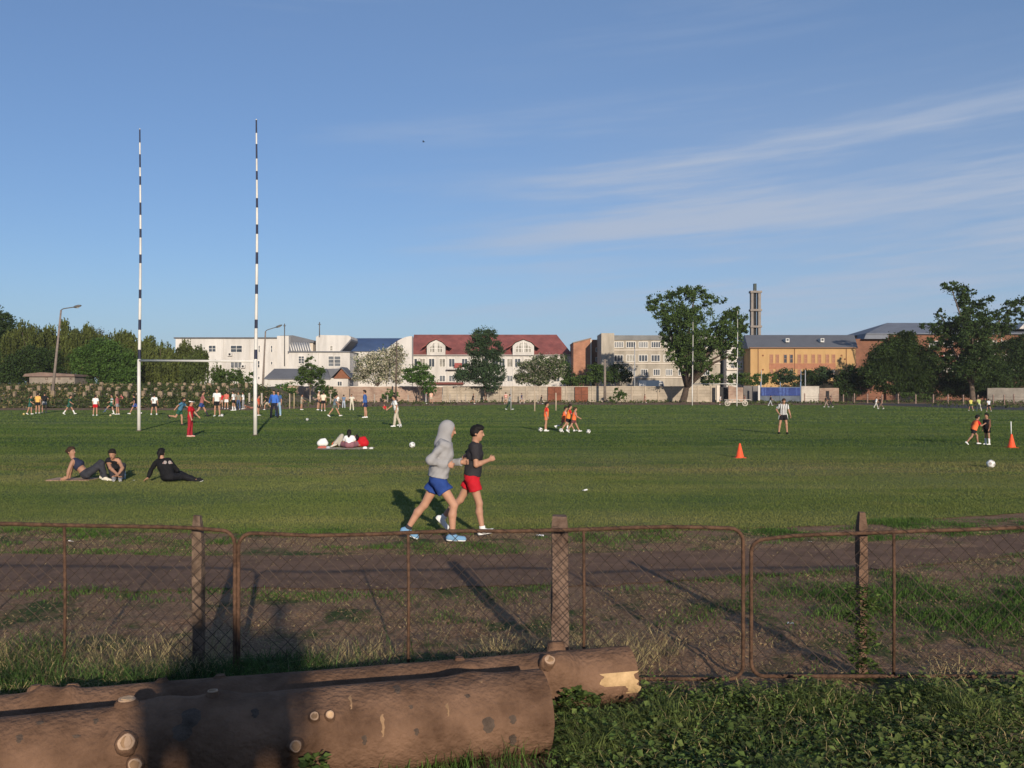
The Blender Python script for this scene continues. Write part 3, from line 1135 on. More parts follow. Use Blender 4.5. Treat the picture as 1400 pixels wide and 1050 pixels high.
stick([gp(1344, 957, .05), gp(1372, 955, .07), gp(1420, 948, .05)], [.014, .016, .015], 'pale peeled stick lying on weeds below the right panel', mat('pale_stick', (.38, .3, .22), .2, 20))
stick([gp(1310, 1000, .05), gp(1350, 1005, .06), gp(1420, 1012, .05)], [.02, .028, .026], 'brown rotten stick half hidden in the weeds', mat('rotten_stick', (.13, .085, .065), .3, 12))
stick([gp(793, 985, .02), gp(806, 965, .10)], [.006, .005], 'short pale twig leaning by the end of the thinner trunk', mat('pale_stick', (.38, .3, .22), .2, 20))
for px, py, s, lab, c in ((800, 671, .11, 'white scrap of paper alone out on the mown grass', (.75, .75, .72)), (738, 733, .10, 'crumpled white rag on the verge just left of the broad post', (.7, .7, .7)),
                          (96, 741, .07, 'white wrapper on the verge by the left panel upright', (.7, .68, .65)), (1080, 853, .06, 'shiny blue grey wrapper on bare earth right of the fence gap', (.35, .42, .45)),
                          (183, 657, .05, 'pale wrapper on the grass in front of the drink bottle', (.6, .66, .62)), (1107, 741, .05, 'small grey scrap at the edge of the cinder track', (.5, .5, .48))):
    c0 = gp(px, py, .012)
    m = MB()
    pts = [[c0 + Vector((s * (i / 3 - .5) + random.uniform(-.1, .1) * s, s * .8 * (j / 3 - .5), s * random.uniform(.0, .35))) for j in range(4)] for i in range(4)]
    for i in range(3):
        for j in range(3):
            m.face([pts[i][j], pts[i + 1][j], pts[i + 1][j + 1], pts[i][j + 1]])
    tag(m.build('litter_scrap', cmat(c, .5), None, c0), lab, 'litter')
# ------------------------------------------------------------------ people: one smooth surface each, clothes as their own surfaces
def surfnet(Fv, org, h):
    S = Fv < 0
    nx, ny, nz = Fv.shape
    cnt = np.zeros((nx - 1, ny - 1, nz - 1), np.int8)
    for a in (0, 1):
        for b in (0, 1):
            for c in (0, 1):
                cnt += S[a:nx - 1 + a, b:ny - 1 + b, c:nz - 1 + c]
    mixed = (cnt > 0) & (cnt < 8)
    ci = np.argwhere(mixed)
    n = len(ci)
    idx = np.full(mixed.shape, -1, np.int64)
    idx[mixed] = np.arange(n)
    acc, wt = np.zeros((n, 3)), np.zeros(n)
    cor = [(a, b, c) for a in (0, 1) for b in (0, 1) for c in (0, 1)]
    for a in cor:
        for k in range(3):
            if a[k]:
                continue
            b = list(a)
            b[k] = 1
            fa = Fv[ci[:, 0] + a[0], ci[:, 1] + a[1], ci[:, 2] + a[2]]
            fb = Fv[ci[:, 0] + b[0], ci[:, 1] + b[1], ci[:, 2] + b[2]]
            m = (fa < 0) != (fb < 0)
            t = fa[m] / (fa[m] - fb[m])
            p = np.tile(np.array(a, float), (m.sum(), 1))
            p[:, k] += t
            acc[m] += p
            wt[m] += 1
    V = org + h * (ci + acc / wt[:, None])
    Q = []
    for k in range(3):
        s = [slice(1, -1)] * 3
        s0, s1 = list(s), list(s)
        s0[k], s1[k] = slice(0, -1), slice(1, None)
        A, B = S[tuple(s0)], S[tuple(s1)]
        e = np.argwhere(A != B)
        off = np.ones(3, int)
        off[k] = 0
        e = e + off
        u, v = [(1, 2), (2, 0), (0, 1)][k]
        du, dv = np.zeros(3, int), np.zeros(3, int)
        du[u], dv[v] = 1, 1
        q = np.stack([idx[tuple((e - du - dv).T)], idx[tuple((e - dv).T)], idx[tuple(e.T)], idx[tuple((e - du).T)]], 1)
        ins = S[tuple(e.T)]
        q[~ins] = q[~ins][:, ::-1]
        Q.append(q)
    return V, np.concatenate(Q)


def nv(v):
    v = np.asarray(v, float)
    return v / (np.linalg.norm(v) + 1e-9)


class Fld:
    def __init__(s, lo, hi, h):
        s.h = h
        s.lo = np.asarray(lo, float) - 3 * h
        n = np.ceil((np.asarray(hi) + 3 * h - s.lo) / h).astype(int) + 1
        s.ax = [s.lo[k] + h * np.arange(n[k]) for k in range(3)]
        s.F = np.full(n, 1.0, np.float32)

    def sub(s, lo, hi, pad):
        sl = []
        for k in range(3):
            a = int(max(0, math.floor((lo[k] - pad - s.lo[k]) / s.h)))
            b = int(min(len(s.ax[k]), math.ceil((hi[k] + pad - s.lo[k]) / s.h) + 1))
            sl.append(slice(a, max(a, b)))
        X, Y, Z = s.ax[0][sl[0]][:, None, None], s.ax[1][sl[1]][None, :, None], s.ax[2][sl[2]][None, None, :]
        return tuple(sl), X, Y, Z

    def put(s, sl, d, k):
        f = s.F[sl]
        if k <= 0:
            s.F[sl] = np.minimum(f, d)
        else:
            t = np.clip(.5 + .5 * (f - d) / k, 0, 1)
            s.F[sl] = f * (1 - t) + d * t - k * t * (1 - t)

    def cut_d(s, d, X, Y, Z, cuts):
        for p, n in cuts:
            d = np.maximum(d, (X - p[0]) * n[0] + (Y - p[1]) * n[1] + (Z - p[2]) * n[2])
        return d

    def cap(s, a, b, ra, rb, k=.02, cuts=()):
        a, b = np.asarray(a, float), np.asarray(b, float)
        r = max(ra, rb)
        sl, X, Y, Z = s.sub(np.minimum(a, b), np.maximum(a, b), r + k + 2.5 * s.h)
        d = b - a
        l2 = max(d @ d, 1e-9)
        t = np.clip(((X - a[0]) * d[0] + (Y - a[1]) * d[1] + (Z - a[2]) * d[2]) / l2, 0, 1)
        D = np.sqrt((X - a[0] - t * d[0]) ** 2 + (Y - a[1] - t * d[1]) ** 2 + (Z - a[2] - t * d[2]) ** 2) - (ra + t * (rb - ra))
        s.put(sl, s.cut_d(D, X, Y, Z, cuts), k)

    def ell(s, c, ax, rad, k=.02, cuts=(), carve=False):
        """ellipsoid with axes ax (3 unit rows) and radii"""
        c, ax, rad = np.asarray(c, float), np.asarray(ax, float), np.asarray(rad, float)
        r = rad.max()
        sl, X, Y, Z = s.sub(c, c, r + k + 2.5 * s.h)
        q = 0
        for i in range(3):
            q = q + (((X - c[0]) * ax[i, 0] + (Y - c[1]) * ax[i, 1] + (Z - c[2]) * ax[i, 2]) / rad[i]) ** 2
        D = (np.sqrt(q) - 1) * rad.min()
        D = s.cut_d(D, X, Y, Z, cuts)
        if carve:
            s.F[sl] = np.maximum(s.F[sl], -D)
        else:
            s.put(sl, D, k)

    def carve_cap(s, a, b, ra, rb):
        k = Fld.__new__(Fld)
        k.h, k.lo, k.ax, k.F = s.h, s.lo, s.ax, np.full_like(s.F, 1.0)
        k.cap(a, b, ra, rb, 0)
        s.F = np.maximum(s.F, -k.F)

    def cut(s, p, n):
        X, Y, Z = s.ax[0][:, None, None], s.ax[1][None, :, None], s.ax[2][None, None, :]
        s.F = np.maximum(s.F, ((X - p[0]) * n[0] + (Y - p[1]) * n[1] + (Z - p[2]) * n[2])).astype(np.float32)

    def folds(s, amp, fr, seed):
        X, Y, Z = np.meshgrid(*s.ax, indexing='ij')
        k = np.abs(s.F) < .08
        x, y, z = X[k], Y[k], Z[k]
        n = vnoise(x * fr + z * fr * .55, y * fr - z * fr * 1.2, seed) + .5 * vnoise(x * fr * 2.3 - z * fr * 1.6, y * fr * 2.1 + z * fr, seed + 1)
        s.F[k] += (amp * n).astype(np.float32)

    def obj(s, name, m, parent, loc=None):
        if not (s.F < 0).any():
            return None
        V, Q = surfnet(s.F, s.lo, s.h)
        return link(name, np_mesh(name, V, Q, m, True), parent, loc)


def joints(H=1.75, lean=3, hip=(0, 0), knee=(3, 3), ab=(4, 4), arm=((0, 8, 15, 0), (0, 8, 15, 0)), head=(0, 0), foot=(0, 0), child=0, heading=0, loc=(0, 0, 0), twist=0, wide=1):
    """index 0 = left, 1 = right; arm = (flex, out, elbow, inward); +X is forward before heading"""
    s = H / 1.75
    sh_w, hip_w = .175 * wide, .088
    up = nv([math.sin(R(lean)), 0, math.cos(R(lean))])
    fw = nv([math.cos(R(lean)), 0, -math.sin(R(lean))])
    lat = np.array([0, 1., 0])
    J = dict(pel=np.zeros(3), up=up, fw=fw, lat=lat, s=s, child=child)
    ct, st = math.cos(R(twist)), math.sin(R(twist))
    slat = lat * ct + fw * -st
    J['slat'] = slat
    J['waist'] = up * .14
    J['chest'] = up * .36
    J['neck'] = up * .535
    pitch, yaw = head
    ha = lean * .45 - 0 + pitch
    hu = nv([math.sin(R(ha)), 0, math.cos(R(ha))])
    hf = nv(np.array([math.cos(R(ha)) * math.cos(R(yaw)), math.sin(R(yaw)), -math.sin(R(ha)) * math.cos(R(yaw))]))
    J['hf'], J['hu'] = hf, hu
    J['head'] = J['neck'] + hu * .165 + hf * .012
    for i, sg in ((0, 1), (1, -1)):
        hp = lat * sg * hip_w - up * .02
        a, b = R(hip[i]), R(ab[i])
        th = np.array([math.sin(a) * math.cos(b), sg * math.sin(b), -math.cos(a) * math.cos(b)])
        kn = hp + th * .42
        a2 = a - R(knee[i])
        shk = np.array([math.sin(a2) * math.cos(b), sg * math.sin(b) * .6, -math.cos(a2) * math.cos(b)])
        an = kn + nv(shk) * .415
        p = R(foot[i])
        fd, dn = np.array([math.cos(p), 0, -math.sin(p)]), np.array([-math.sin(p), 0, -math.cos(p)])
        J['hip%d' % i], J['kne%d' % i], J['ank%d' % i] = hp, kn, an
        J['heel%d' % i], J['toe%d' % i] = an + dn * .045 - fd * .045, an + dn * .055 + fd * .155
        J['dn%d' % i] = dn
        f, o, e, inw = (R(x) for x in arm[i])
        shp = J['neck'] - up * .055 + slat * sg * sh_w
        ua = np.array([math.sin(f) * math.cos(o), sg * math.sin(o), -math.cos(f) * math.cos(o)])
        el = shp + ua * .285
        fa = nv([math.sin(f + e) * math.cos(inw), sg * (math.sin(o) * .5 * math.cos(inw) - math.sin(inw)), -math.cos(f + e) * math.cos(inw)])
        J['sh%d' % i], J['elb%d' % i], J['wri%d' % i], J['hd%d' % i] = shp, el, el + fa * .25, fa
    for k in J:
        if k[:2] in ('pe', 'wa', 'ch', 'ne', 'he', 'hi', 'kn', 'an', 'to', 'sh', 'el', 'wr') and k not in ('child', 'head_') and isinstance(J[k], np.ndarray):
            J[k] = J[k] * s
    low = min(min((J['heel%d' % i] + J['dn%d' % i] * .04 * s)[2], (J['toe%d' % i] + J['dn%d' % i] * .03 * s)[2]) for i in (0, 1))
    c, si = math.cos(R(heading)), math.sin(R(heading))
    M = np.array([[c, -si, 0], [si, c, 0], [0, 0, 1]])
    pos = ('pel', 'waist', 'chest', 'neck', 'head')
    for k in list(J):
        v = J[k]
        if not isinstance(v, np.ndarray):
            continue
        if k in pos or k[:-1] in ('hip', 'kne', 'ank', 'heel', 'toe', 'sh', 'elb', 'wri'):
            v = v - np.array([0, 0, low])
            J[k] = M @ v + np.array(loc, float)
        else:
            J[k] = M @ v
    return J


def free_joints(H=1.68, child=0, **P):
    """a body from explicit world joints (sitting and lying poses)"""
    J = {k: np.array(v, float) for k, v in P.items()}
    J['s'], J['child'] = H / 1.75, child
    J['up'] = nv(J['neck'] - J['pel'])
    J['waist'] = J['pel'] + (J['chest'] - J['pel']) * .4
    J.setdefault('slat', nv(J['sh0'] - J['sh1']))
    J['lat'] = nv(J['hip0'] - J['hip1'])
    J['fw'] = nv(np.cross(J['lat'], J['up']))
    for i in (0, 1):
        J['hd%d' % i] = nv(J.get('hd%d' % i, J['wri%d' % i] - J['elb%d' % i]))
        fd = nv(J['toe%d' % i] - J['ank%d' % i])
        sh = nv(J['ank%d' % i] - J['kne%d' % i])
        J['dn%d' % i] = nv(sh - fd * (sh @ fd))
        J['heel%d' % i] = J['ank%d' % i] + J['dn%d' % i] * .04 - fd * .04
        J['toe%d' % i] = J['ank%d' % i] + fd * .16 * J['s'] + J['dn%d' % i] * .05
    J['hf'], J['hu'] = nv(J['hf']), nv(J['hu'])
    return J


def bounds(J, pad=.16):
    P = np.array([J[k] for k in ('pel', 'waist', 'chest', 'neck', 'head')] + [J[k + str(i)] for k in ('hip', 'kne', 'ank', 'heel', 'toe', 'sh', 'elb', 'wri') for i in (0, 1)])
    hand = np.array([J['wri%d' % i] + J['hd%d' % i] * .2 * J['s'] for i in (0, 1)])
    P = np.concatenate([P, hand])
    return P.min(0) - pad, P.max(0) + pad


def torso(f, J, g=0, k=.05, hips=True, w=1.0, female=False):
    s, lat, up, sl = J['s'], J['lat'], J['up'], J['slat']
    wr = .082 if female else .094
    if hips:
        f.cap(J['pel'] + lat * .062 * s, J['pel'] - lat * .062 * s, .102 * s * w + g, .102 * s * w + g, k)
    for sg in (1, -1):
        f.cap(J['pel'] + lat * sg * .045 * s + up * .03 * s, J['waist'] + lat * sg * .042 * s, .094 * s * w + g, wr * s * w + g, k)
        f.cap(J['waist'] + lat * sg * .042 * s, J['chest'] + sl * sg * .07 * s + J['fw'] * .01 * s, wr * s * w + g, .102 * s + g, k)
        f.cap(J['chest'] + sl * sg * .07 * s, J['neck'] - up * .07 * s + sl * sg * .10 * s, .10 * s + g, .066 * s + g, k)
    f.cap(J['neck'] - up * .06 * s + sl * .13 * s, J['neck'] - up * .06 * s - sl * .13 * s, .058 * s + g, .058 * s + g, k)
    if female:
        for sg in (1, -1):
            f.ell(J['chest'] + sl * sg * .07 * s + J['fw'] * .085 * s + up * .01 * s, np.eye(3), (.06 * s + g,) * 3, .04)


def legs(f, J, g=0, upto=1.0, which=(0, 1), k=.025, hem=0, slim=1.0):
    """thigh and shank to the fraction upto (.5 = knee)"""
    s = J['s'] * slim
    for i in which:
        hp, kn, an = J['hip%d' % i], J['kne%d' % i], J['ank%d' % i]
        if upto <= .5:
            e = hp + (kn - hp) * (upto / .5)
            d = nv(kn - hp)
            f.cap(hp, e + d * .06, .086 * s + g, (.086 - .028 * upto / .5) * s + g + hem, k, [(e, d)])
        else:
            f.cap(hp, kn, .086 * s + g, .056 * s + g, k)
            cf = nv(J['toe%d' % i] - J['ank%d' % i])
            mid = kn + (an - kn) * .34 - cf * .018 * s
            t = (upto - .5) / .5
            f.cap(kn, mid, .052 * s + g, .056 * s + g, k)
            if t > .4:
                e = mid + (an - mid) * min(1, (t - .34) / .66)
                d = nv(an - mid)
                f.cap(mid, e + d * .03, .056 * s + g, (.034 if g == 0 else .042) * s + g + hem, k, [(e + d * .01, d)] if t < 1.01 and g > 0 else ())


def arms(f, J, g=0, upto=1.0, which=(0, 1), k=.02, hem=0):
    s = J['s']
    for i in which:
        a, e, w = J['sh%d' % i], J['elb%d' % i], J['wri%d' % i]
        if upto <= .5:
            t = upto / .5
            c = a + (e - a) * t
            d = nv(e - a)
            f.cap(a, c + d * .04, .054 * s + g, .047 * s + g + hem, k, [(c, d)])
        else:
            f.cap(a, e, .050 * s + g, .040 * s + g, k)
            t = (upto - .5) / .5
            c = e + (w - e) * t
            d = nv(w - e)
            f.cap(e, e + (c - e) * .3, .040 * s + g, .041 * s + g, k)
            f.cap(e + (c - e) * .3, c + (d * .02 if g else 0), .041 * s + g, .029 * s + g + hem, k, [(c, d)] if g else ())


def hand(f, J, i, curl=50, fine=True, palm=None):
    s, d = J['s'], J['hd%d' % i]
    w = J['wri%d' % i]
    sg = 1 if i == 0 else -1
    # palm normal faces the body midline
    pn = palm if palm is not None else -sg * J['lat']
    pn = nv(pn - d * (pn @ d))
    side = np.cross(d, pn)
    if side[2] < 0:
        side = -side                      # thumb side up
    pc = w + d * .05 * s
    f.ell(pc, [d, side, pn], (.055 * s, .042 * s, .019 * s), .015)
    if not fine:
        f.cap(pc + d * .03 * s, pc + d * .085 * s + pn * .03 * s, .022 * s, .016 * s, .02)
        f.cap(w + d * .03 * s + side * .025 * s, w + d * .075 * s + side * .045 * s + pn * .015, .011 * s, .010 * s, .012)
        return
    c1, c2 = R(curl), R(curl * 2.1)
    for j, (o, ln) in enumerate(((.030, .9), (.010, 1.0), (-.010, .93), (-.029, .74))):
        b = w + d * .088 * s + side * o * s
        d1 = d * math.cos(c1) + pn * math.sin(c1)
        d2 = d * math.cos(c2) + pn * math.sin(c2)
        m = b + d1 * .042 * s * ln
        f.cap(b - d * .02, b, .0105 * s, .0100 * s, .006)
        f.cap(b, m, .0098 * s, .0090 * s, .003)
        f.cap(m, m + d2 * .040 * s * ln, .0088 * s, .0072 * s, .003)
    t0 = w + d * .025 * s + side * .026 * s
    t1 = t0 + nv(d * .7 + side * .6 + pn * .35) * .045 * s
    f.cap(t0, t1, .0135 * s, .0105 * s, .008)
    f.cap(t1, t1 + nv(d + pn * .5) * .032 * s, .0102 * s, .008 * s, .004)


def headaxes(J):
    hf, hu = J['hf'], J['hu']
    hf = nv(hf - hu * (hf @ hu))
    return hf, np.cross(hu, hf), hu


def head_scale(J):
    return J['s'] * (1 + .28 * J['child'])


def face_head(f, J, fine=False, neck=True):
    hs = head_scale(J)
    hf, hl, hu = headaxes(J)
    c = J['head'] + hu * .12 * (hs - J['s'])
    if neck:
        f.cap(J['neck'] - J['up'] * .03 * J['s'], c - hu * .07 * hs - hf * .02 * hs, .060 * J['s'], .052 * J['s'], .03)
    f.ell(c + hu * .015 * hs - hf * .006 * hs, [hf, hl, hu], (.098 * hs, .077 * hs, .100 * hs), .02)
    f.ell(c - hu * .055 * hs + hf * .022 * hs, [hf, hl, hu], (.066 * hs, .057 * hs, .068 * hs), .03)
    f.cap(c - hu * .105 * hs + hf * .058 * hs, c - hu * .10 * hs + hf * .05 * hs, .02 * hs, .024 * hs, .02)
    f.cap(c + hu * .010 * hs + hf * .090 * hs, c - hu * .032 * hs + hf * .108 * hs, .008 * hs, .014 * hs, .010)
    for sg in (1, -1):
        f.ell(c - hu * .012 * hs + hl * sg * .080 * hs - hf * .012 * hs, [hf, hl, hu], (.020 * hs, .012 * hs, .032 * hs), .006)
        if fine:
            f.cap(c + hu * .030 * hs + hf * .080 * hs + hl * sg * .018 * hs, c + hu * .028 * hs + hf * .066 * hs + hl * sg * .048 * hs, .010 * hs, .009 * hs, .012)
    if fine:
        f.cap(c - hu * .060 * hs + hf * .083 * hs + hl * .018 * hs, c - hu * .060 * hs + hf * .083 * hs - hl * .018 * hs, .009 * hs, .009 * hs, .006)
        for sg in (1, -1):
            f.ell(c + hu * .008 * hs + hf * .096 * hs + hl * sg * .033 * hs, [hf, hl, hu], (.012 * hs, .014 * hs, .008 * hs), carve=True)
    return c, hs, hf, hl, hu


def hair_fld(f, J, style, fine=False):
    hs = head_scale(J)
    hf, hl, hu = headaxes(J)
    c = J['head'] + hu * .12 * (hs - J['s'])
    # keep the face free: cut by a slanting plane from forehead to nape
    n = nv(hf * .80 - hu * .60)
    f.ell(c + hu * .022 * hs - hf * .010 * hs, [hf, hl, hu], (.108 * hs, .088 * hs, .108 * hs), .01, [(c + hf * .042 * hs + hu * .030 * hs, n)])
    f.ell(c + hu * .01 * hs - hf * .03 * hs, [hf, hl, hu], (.086 * hs, .089 * hs, .105 * hs), .01, [(c - hu * .055 * hs, -hu), (c + hf * .004 * hs, hf)])
    f.ell(c + hu * .085 * hs + hf * .02 * hs, [hf, hl, hu], (.085 * hs, .070 * hs, .045 * hs), .03)
    if fine:
        f.folds(.006, 30, 5)
    if style == 'bun':
        f.ell(c - hf * .125 * hs + hu * .03 * hs, np.eye(3), (.045 * hs,) * 3, .02)
    if style == 'pony':
        f.cap(c - hf * .10 * hs + hu * .02 * hs, c - hf * .15 * hs - hu * .16 * hs, .036 * hs, .018 * hs, .03)
    if style == 'long':
        f.cap(c - hf * .045 * hs, c - hf * .075 * hs - hu * .20 * hs, .078 * hs, .058 * hs, .03)


SKIN = (.40, .215, .14)
SKINS = {}


def skin(k=1.0):
    c = tuple(x * k for x in SKIN)
    return mat('skin_%.2f' % k, c, .10, 7, .6, spec=.3)


WHITE, OFFW, BLACK, DGREY, GREY = (.72, .72, .70), (.62, .57, .48), (.014, .014, .017), (.035, .035, .042), (.25, .25, .26)
BLUE, NAVY, TEAL, GREEN = (.05, .14, .48), (.02, .03, .10), (.035, .13, .20), (.02, .09, .06)
RED, ORANGE, YEL, BEIGE, PINK = (.46, .012, .02), (.85, .17, .06), (.68, .40, .11), (.42, .36, .27), (.5, .12, .14)
HAIRC = {'black': (.010, .009, .009), 'brown': (.045, .025, .015), 'dark': (.018, .013, .010)}


def stripes(name, a, b, axis, freq):
    """cloth woven in two colours along one axis of the ground plan"""
    if name in MATS:
        return MATS[name]
    m = bpy.data.materials.new(name)
    m.use_nodes = True
    N, L = m.node_tree.nodes, m.node_tree.links
    g = N.new('ShaderNodeNewGeometry')
    sp = N.new('ShaderNodeSeparateXYZ')
    L.new(g.outputs['Position'], sp.inputs[0])
    w_ = N.new('ShaderNodeMath'); w_.operation = 'MULTIPLY'; w_.inputs[1].default_value = freq
    L.new(sp.outputs[axis], w_.inputs[0])
    f = N.new('ShaderNodeMath'); f.operation = 'FRACT'
    L.new(w_.outputs[0], f.inputs[0])
    t = N.new('ShaderNodeMath'); t.operation = 'GREATER_THAN'; t.inputs[1].default_value = .5
    L.new(f.outputs[0], t.inputs[0])
    mx = N.new('ShaderNodeMix'); mx.data_type = 'RGBA'
    L.new(t.outputs[0], mx.inputs[0])
    mx.inputs[6].default_value, mx.inputs[7].default_value = a + (1,), b + (1,)
    L.new(mx.outputs[2], N['Principled BSDF'].inputs['Base Color'])
    N['Principled BSDF'].inputs['Roughness'].default_value = .9
    MATS[name] = m
    return m


def cm(c):
    return c if isinstance(c, bpy.types.Material) else cmat(c)


def make_person(J, label, top=WHITE, bottom=BLACK, low='shorts', sleeve='short', shoe=WHITE, sock=None, hair='dark', style='short', bib=None, cap=None, h=.024, fine=False,
                curl=45, group=None, female=False, sk=1.0, slen=.27, palms=(None, None), barefoot=False, side=None, hood=None, crop=False, cat='person'):
    lo, hi = bounds(J)
    s = J['s']
    loc = (J['pel'][0], J['pel'][1], 0)
    up = J['up']
    f = Fld(lo, hi, h)
    torso(f, J, 0, .05, female=female)
    legs(f, J)
    arms(f, J)
    for i in (0, 1):
        hand(f, J, i, curl, fine, palms[i])
        f.cap(J['heel%d' % i], J['toe%d' % i], .034 * s, .028 * s, .02)
        f.cap(J['ank%d' % i], (J['heel%d' % i] + J['toe%d' % i]) / 2, .034 * s, .030 * s, .03)
    c, hs, hf, hl, hu = face_head(f, J, fine)
    root = f.obj('person', skin(sk), None, loc)
    tag(root, label, cat, group)

    def fld():
        return Fld(lo, hi, h)
    g = max(.012 * s, .25 * h)
    tm, bm = cm(top), cm(bottom)
    # lower garment
    if low:
        f = fld()
        f.cap(J['pel'] + J['lat'] * .055 * s, J['pel'] - J['lat'] * .055 * s, .104 * s + g, .104 * s + g, .04)
        for sg in (1, -1):
            f.cap(J['pel'] + J['lat'] * sg * .045 * s, J['waist'] + J['lat'] * sg * .04 * s, .098 * s + g, .094 * s + g, .04)
        f.cut(J['pel'] + up * (.09 if crop else .13) * s, up)
        if low == 'shorts':
            legs(f, J, g + .006, slen, hem=.026 * s, k=.03)
        elif low == 'skirt':
            legs(f, J, g + .02, .45, hem=.03, k=.08)
        else:
            legs(f, J, g + .004, 1.0, hem=.012 * s, k=.03)
        if fine:
            f.folds(.009, 12, 23)
        f.obj('trousers' if low == 'trousers' else low, bm, root)
    if side is not None:
        for i in (0, 1):
            f = fld()
            e = J['hip%d' % i] + (J['kne%d' % i] - J['hip%d' % i]) * .52
            o = J['lat'] * (1 if i == 0 else -1) * .075 * s
            f.cap(J['hip%d' % i] + o + up * .05, e + o, .048 * s, .046 * s, .01, [(e, nv(J['kne%d' % i] - J['hip%d' % i]))])
            f.obj('side_stripe', cm(side), root)
    # upper garment
    if top is not None:
        f = fld()
        torso(f, J, g + (.024 if hood else .012 if fine and not female else .004), .05, female=female)
        if sleeve != 'none':
            arms(f, J, g + .002, {'short': .36, 'long': .98, 'none': .06}[sleeve], hem=(.012 if hood else 0) + (.012 if sleeve == 'short' else .004) * s, k=.03)
        f.cut(J['pel'] + up * (.20 if crop else .015) * s, -up)
        if sleeve == 'none':
            for i in (0, 1):
                f.carve_cap(J['sh%d' % i] + up * .02 * s, J['elb%d' % i], .070 * s, .058 * s)
        f.cut(J['neck'] + up * .012 * s - J['fw'] * .0, nv(up - J['fw'] * -.25))
        if fine:
            f.folds(.013 if hood else .010, 8 if hood else 10, 17)
        f.obj('hoodie' if hood else 'shirt', tm, root)
    if bib is not None:
        f = fld()
        torso(f, J, g + .02, .05)
        f.cut(J['pel'] - up * .04 * s, -up)
        f.cut(J['neck'] - up * .02 * s, up)
        f.obj('training_bib', cm(bib), root)
    if hood is not None:
        f = fld()
        f.ell(c + hu * .012 * hs - hf * .020 * hs, [hf, hl, hu], (.116 * hs, .094 * hs, .120 * hs), .03)
        f.cap(c - hu * .05 * hs - hf * .03 * hs, J['neck'] - up * .05 - J['fw'] * .035, .084 * hs, .108 * s, .05)
        f.cap(c - hf * .075 * hs - hu * .01, J['neck'] - up * .07 * s - J['fw'] * .085 * s, .040 * hs, .035 * s, .05)
        f.cap(J['neck'] - up * .03 + J['fw'] * .03, c - hu * .12 * hs + hf * .02, .075 * s, .05 * hs, .04)
        f.ell(c + hf * .105 * hs - hu * .020 * hs, [hf, hl, hu], (.082 * hs, .066 * hs, .098 * hs), carve=True)
        f.obj('hood', cm(hood), root)
    else:
        f = fld()
        hair_fld(f, J, style, fine)
        f.obj('hair', cmat(HAIRC[hair], .7), root)
    if cap is not None:
        f = fld()
        f.ell(c + hu * .035 * hs - hf * .004 * hs, [hf, hl, hu], (.116 * hs, .095 * hs, .100 * hs), .01, [(c + hu * .045 * hs, -hu)])
        f.ell(c + hu * .052 * hs + hf * .13 * hs, [hf, hl, hu], (.075 * hs, .072 * hs, .012 * hs), .012)
        f.obj('cap', cm(cap), root)
    for i in (0, 1):
        if sock is not None:
            f = fld()
            an, kn = J['ank%d' % i], J['kne%d' % i]
            e = an + (kn - an) * (.72 if sock[1] == 'long' else .13)
            d = nv(kn - an)
            f.cap(an, e + d * .04, .040 * s + g * .6, (.060 if sock[1] == 'long' else .046) * s + g * .6, .01, [(e, d)])
            f.obj('sock', cm(sock[0]), root)
        if not barefoot:
            f = fld()
            hl_, to, dn = J['heel%d' % i], J['toe%d' % i], J['dn%d' % i]
            f.cap(hl_, to, .042 * s + g * .4, .036 * s + g * .4, .02)
            f.cap(J['ank%d' % i] + dn * .005, (hl_ * .6 + to * .4), .043 * s + g * .4, .042 * s + g * .4, .03, [(J['ank%d' % i] - dn * .012 * s, -dn)])
            f.cut(hl_ + dn * .034 * s, dn)
            so = f.obj('shoe', cm(shoe), root)
            if fine and so is not None:
                f = fld()
                f.cap(hl_ + dn * .012 * s, to + dn * .008 * s, .045 * s, .040 * s, .02, [(hl_ + dn * .016 * s, -dn), (hl_ + dn * .040 * s, dn)])
                f.obj('sole', cmat(WHITE), so)
    if fine:
        for sg in (1, -1):
            f = Fld(c - .2, c + .2, .003)
            f.ell(c + hu * .008 * hs + hf * .082 * hs + hl * sg * .033 * hs, [hf, hl, hu], (.010 * hs, .012 * hs, .008 * hs), 0)
            f.obj('eye', mat('eye', (.06, .045, .04), .5, 90, .3), root)
        f = Fld(c - .2, c + .2, .003)
        f.cap(c - hu * .060 * hs + hf * .090 * hs + hl * .016 * hs, c - hu * .060 * hs + hf * .090 * hs - hl * .016 * hs, .005 * hs, .005 * hs, 0)
        f.obj('mouth', mat('lips', (.28, .09, .075), .1, 9, .5), root)
    return root


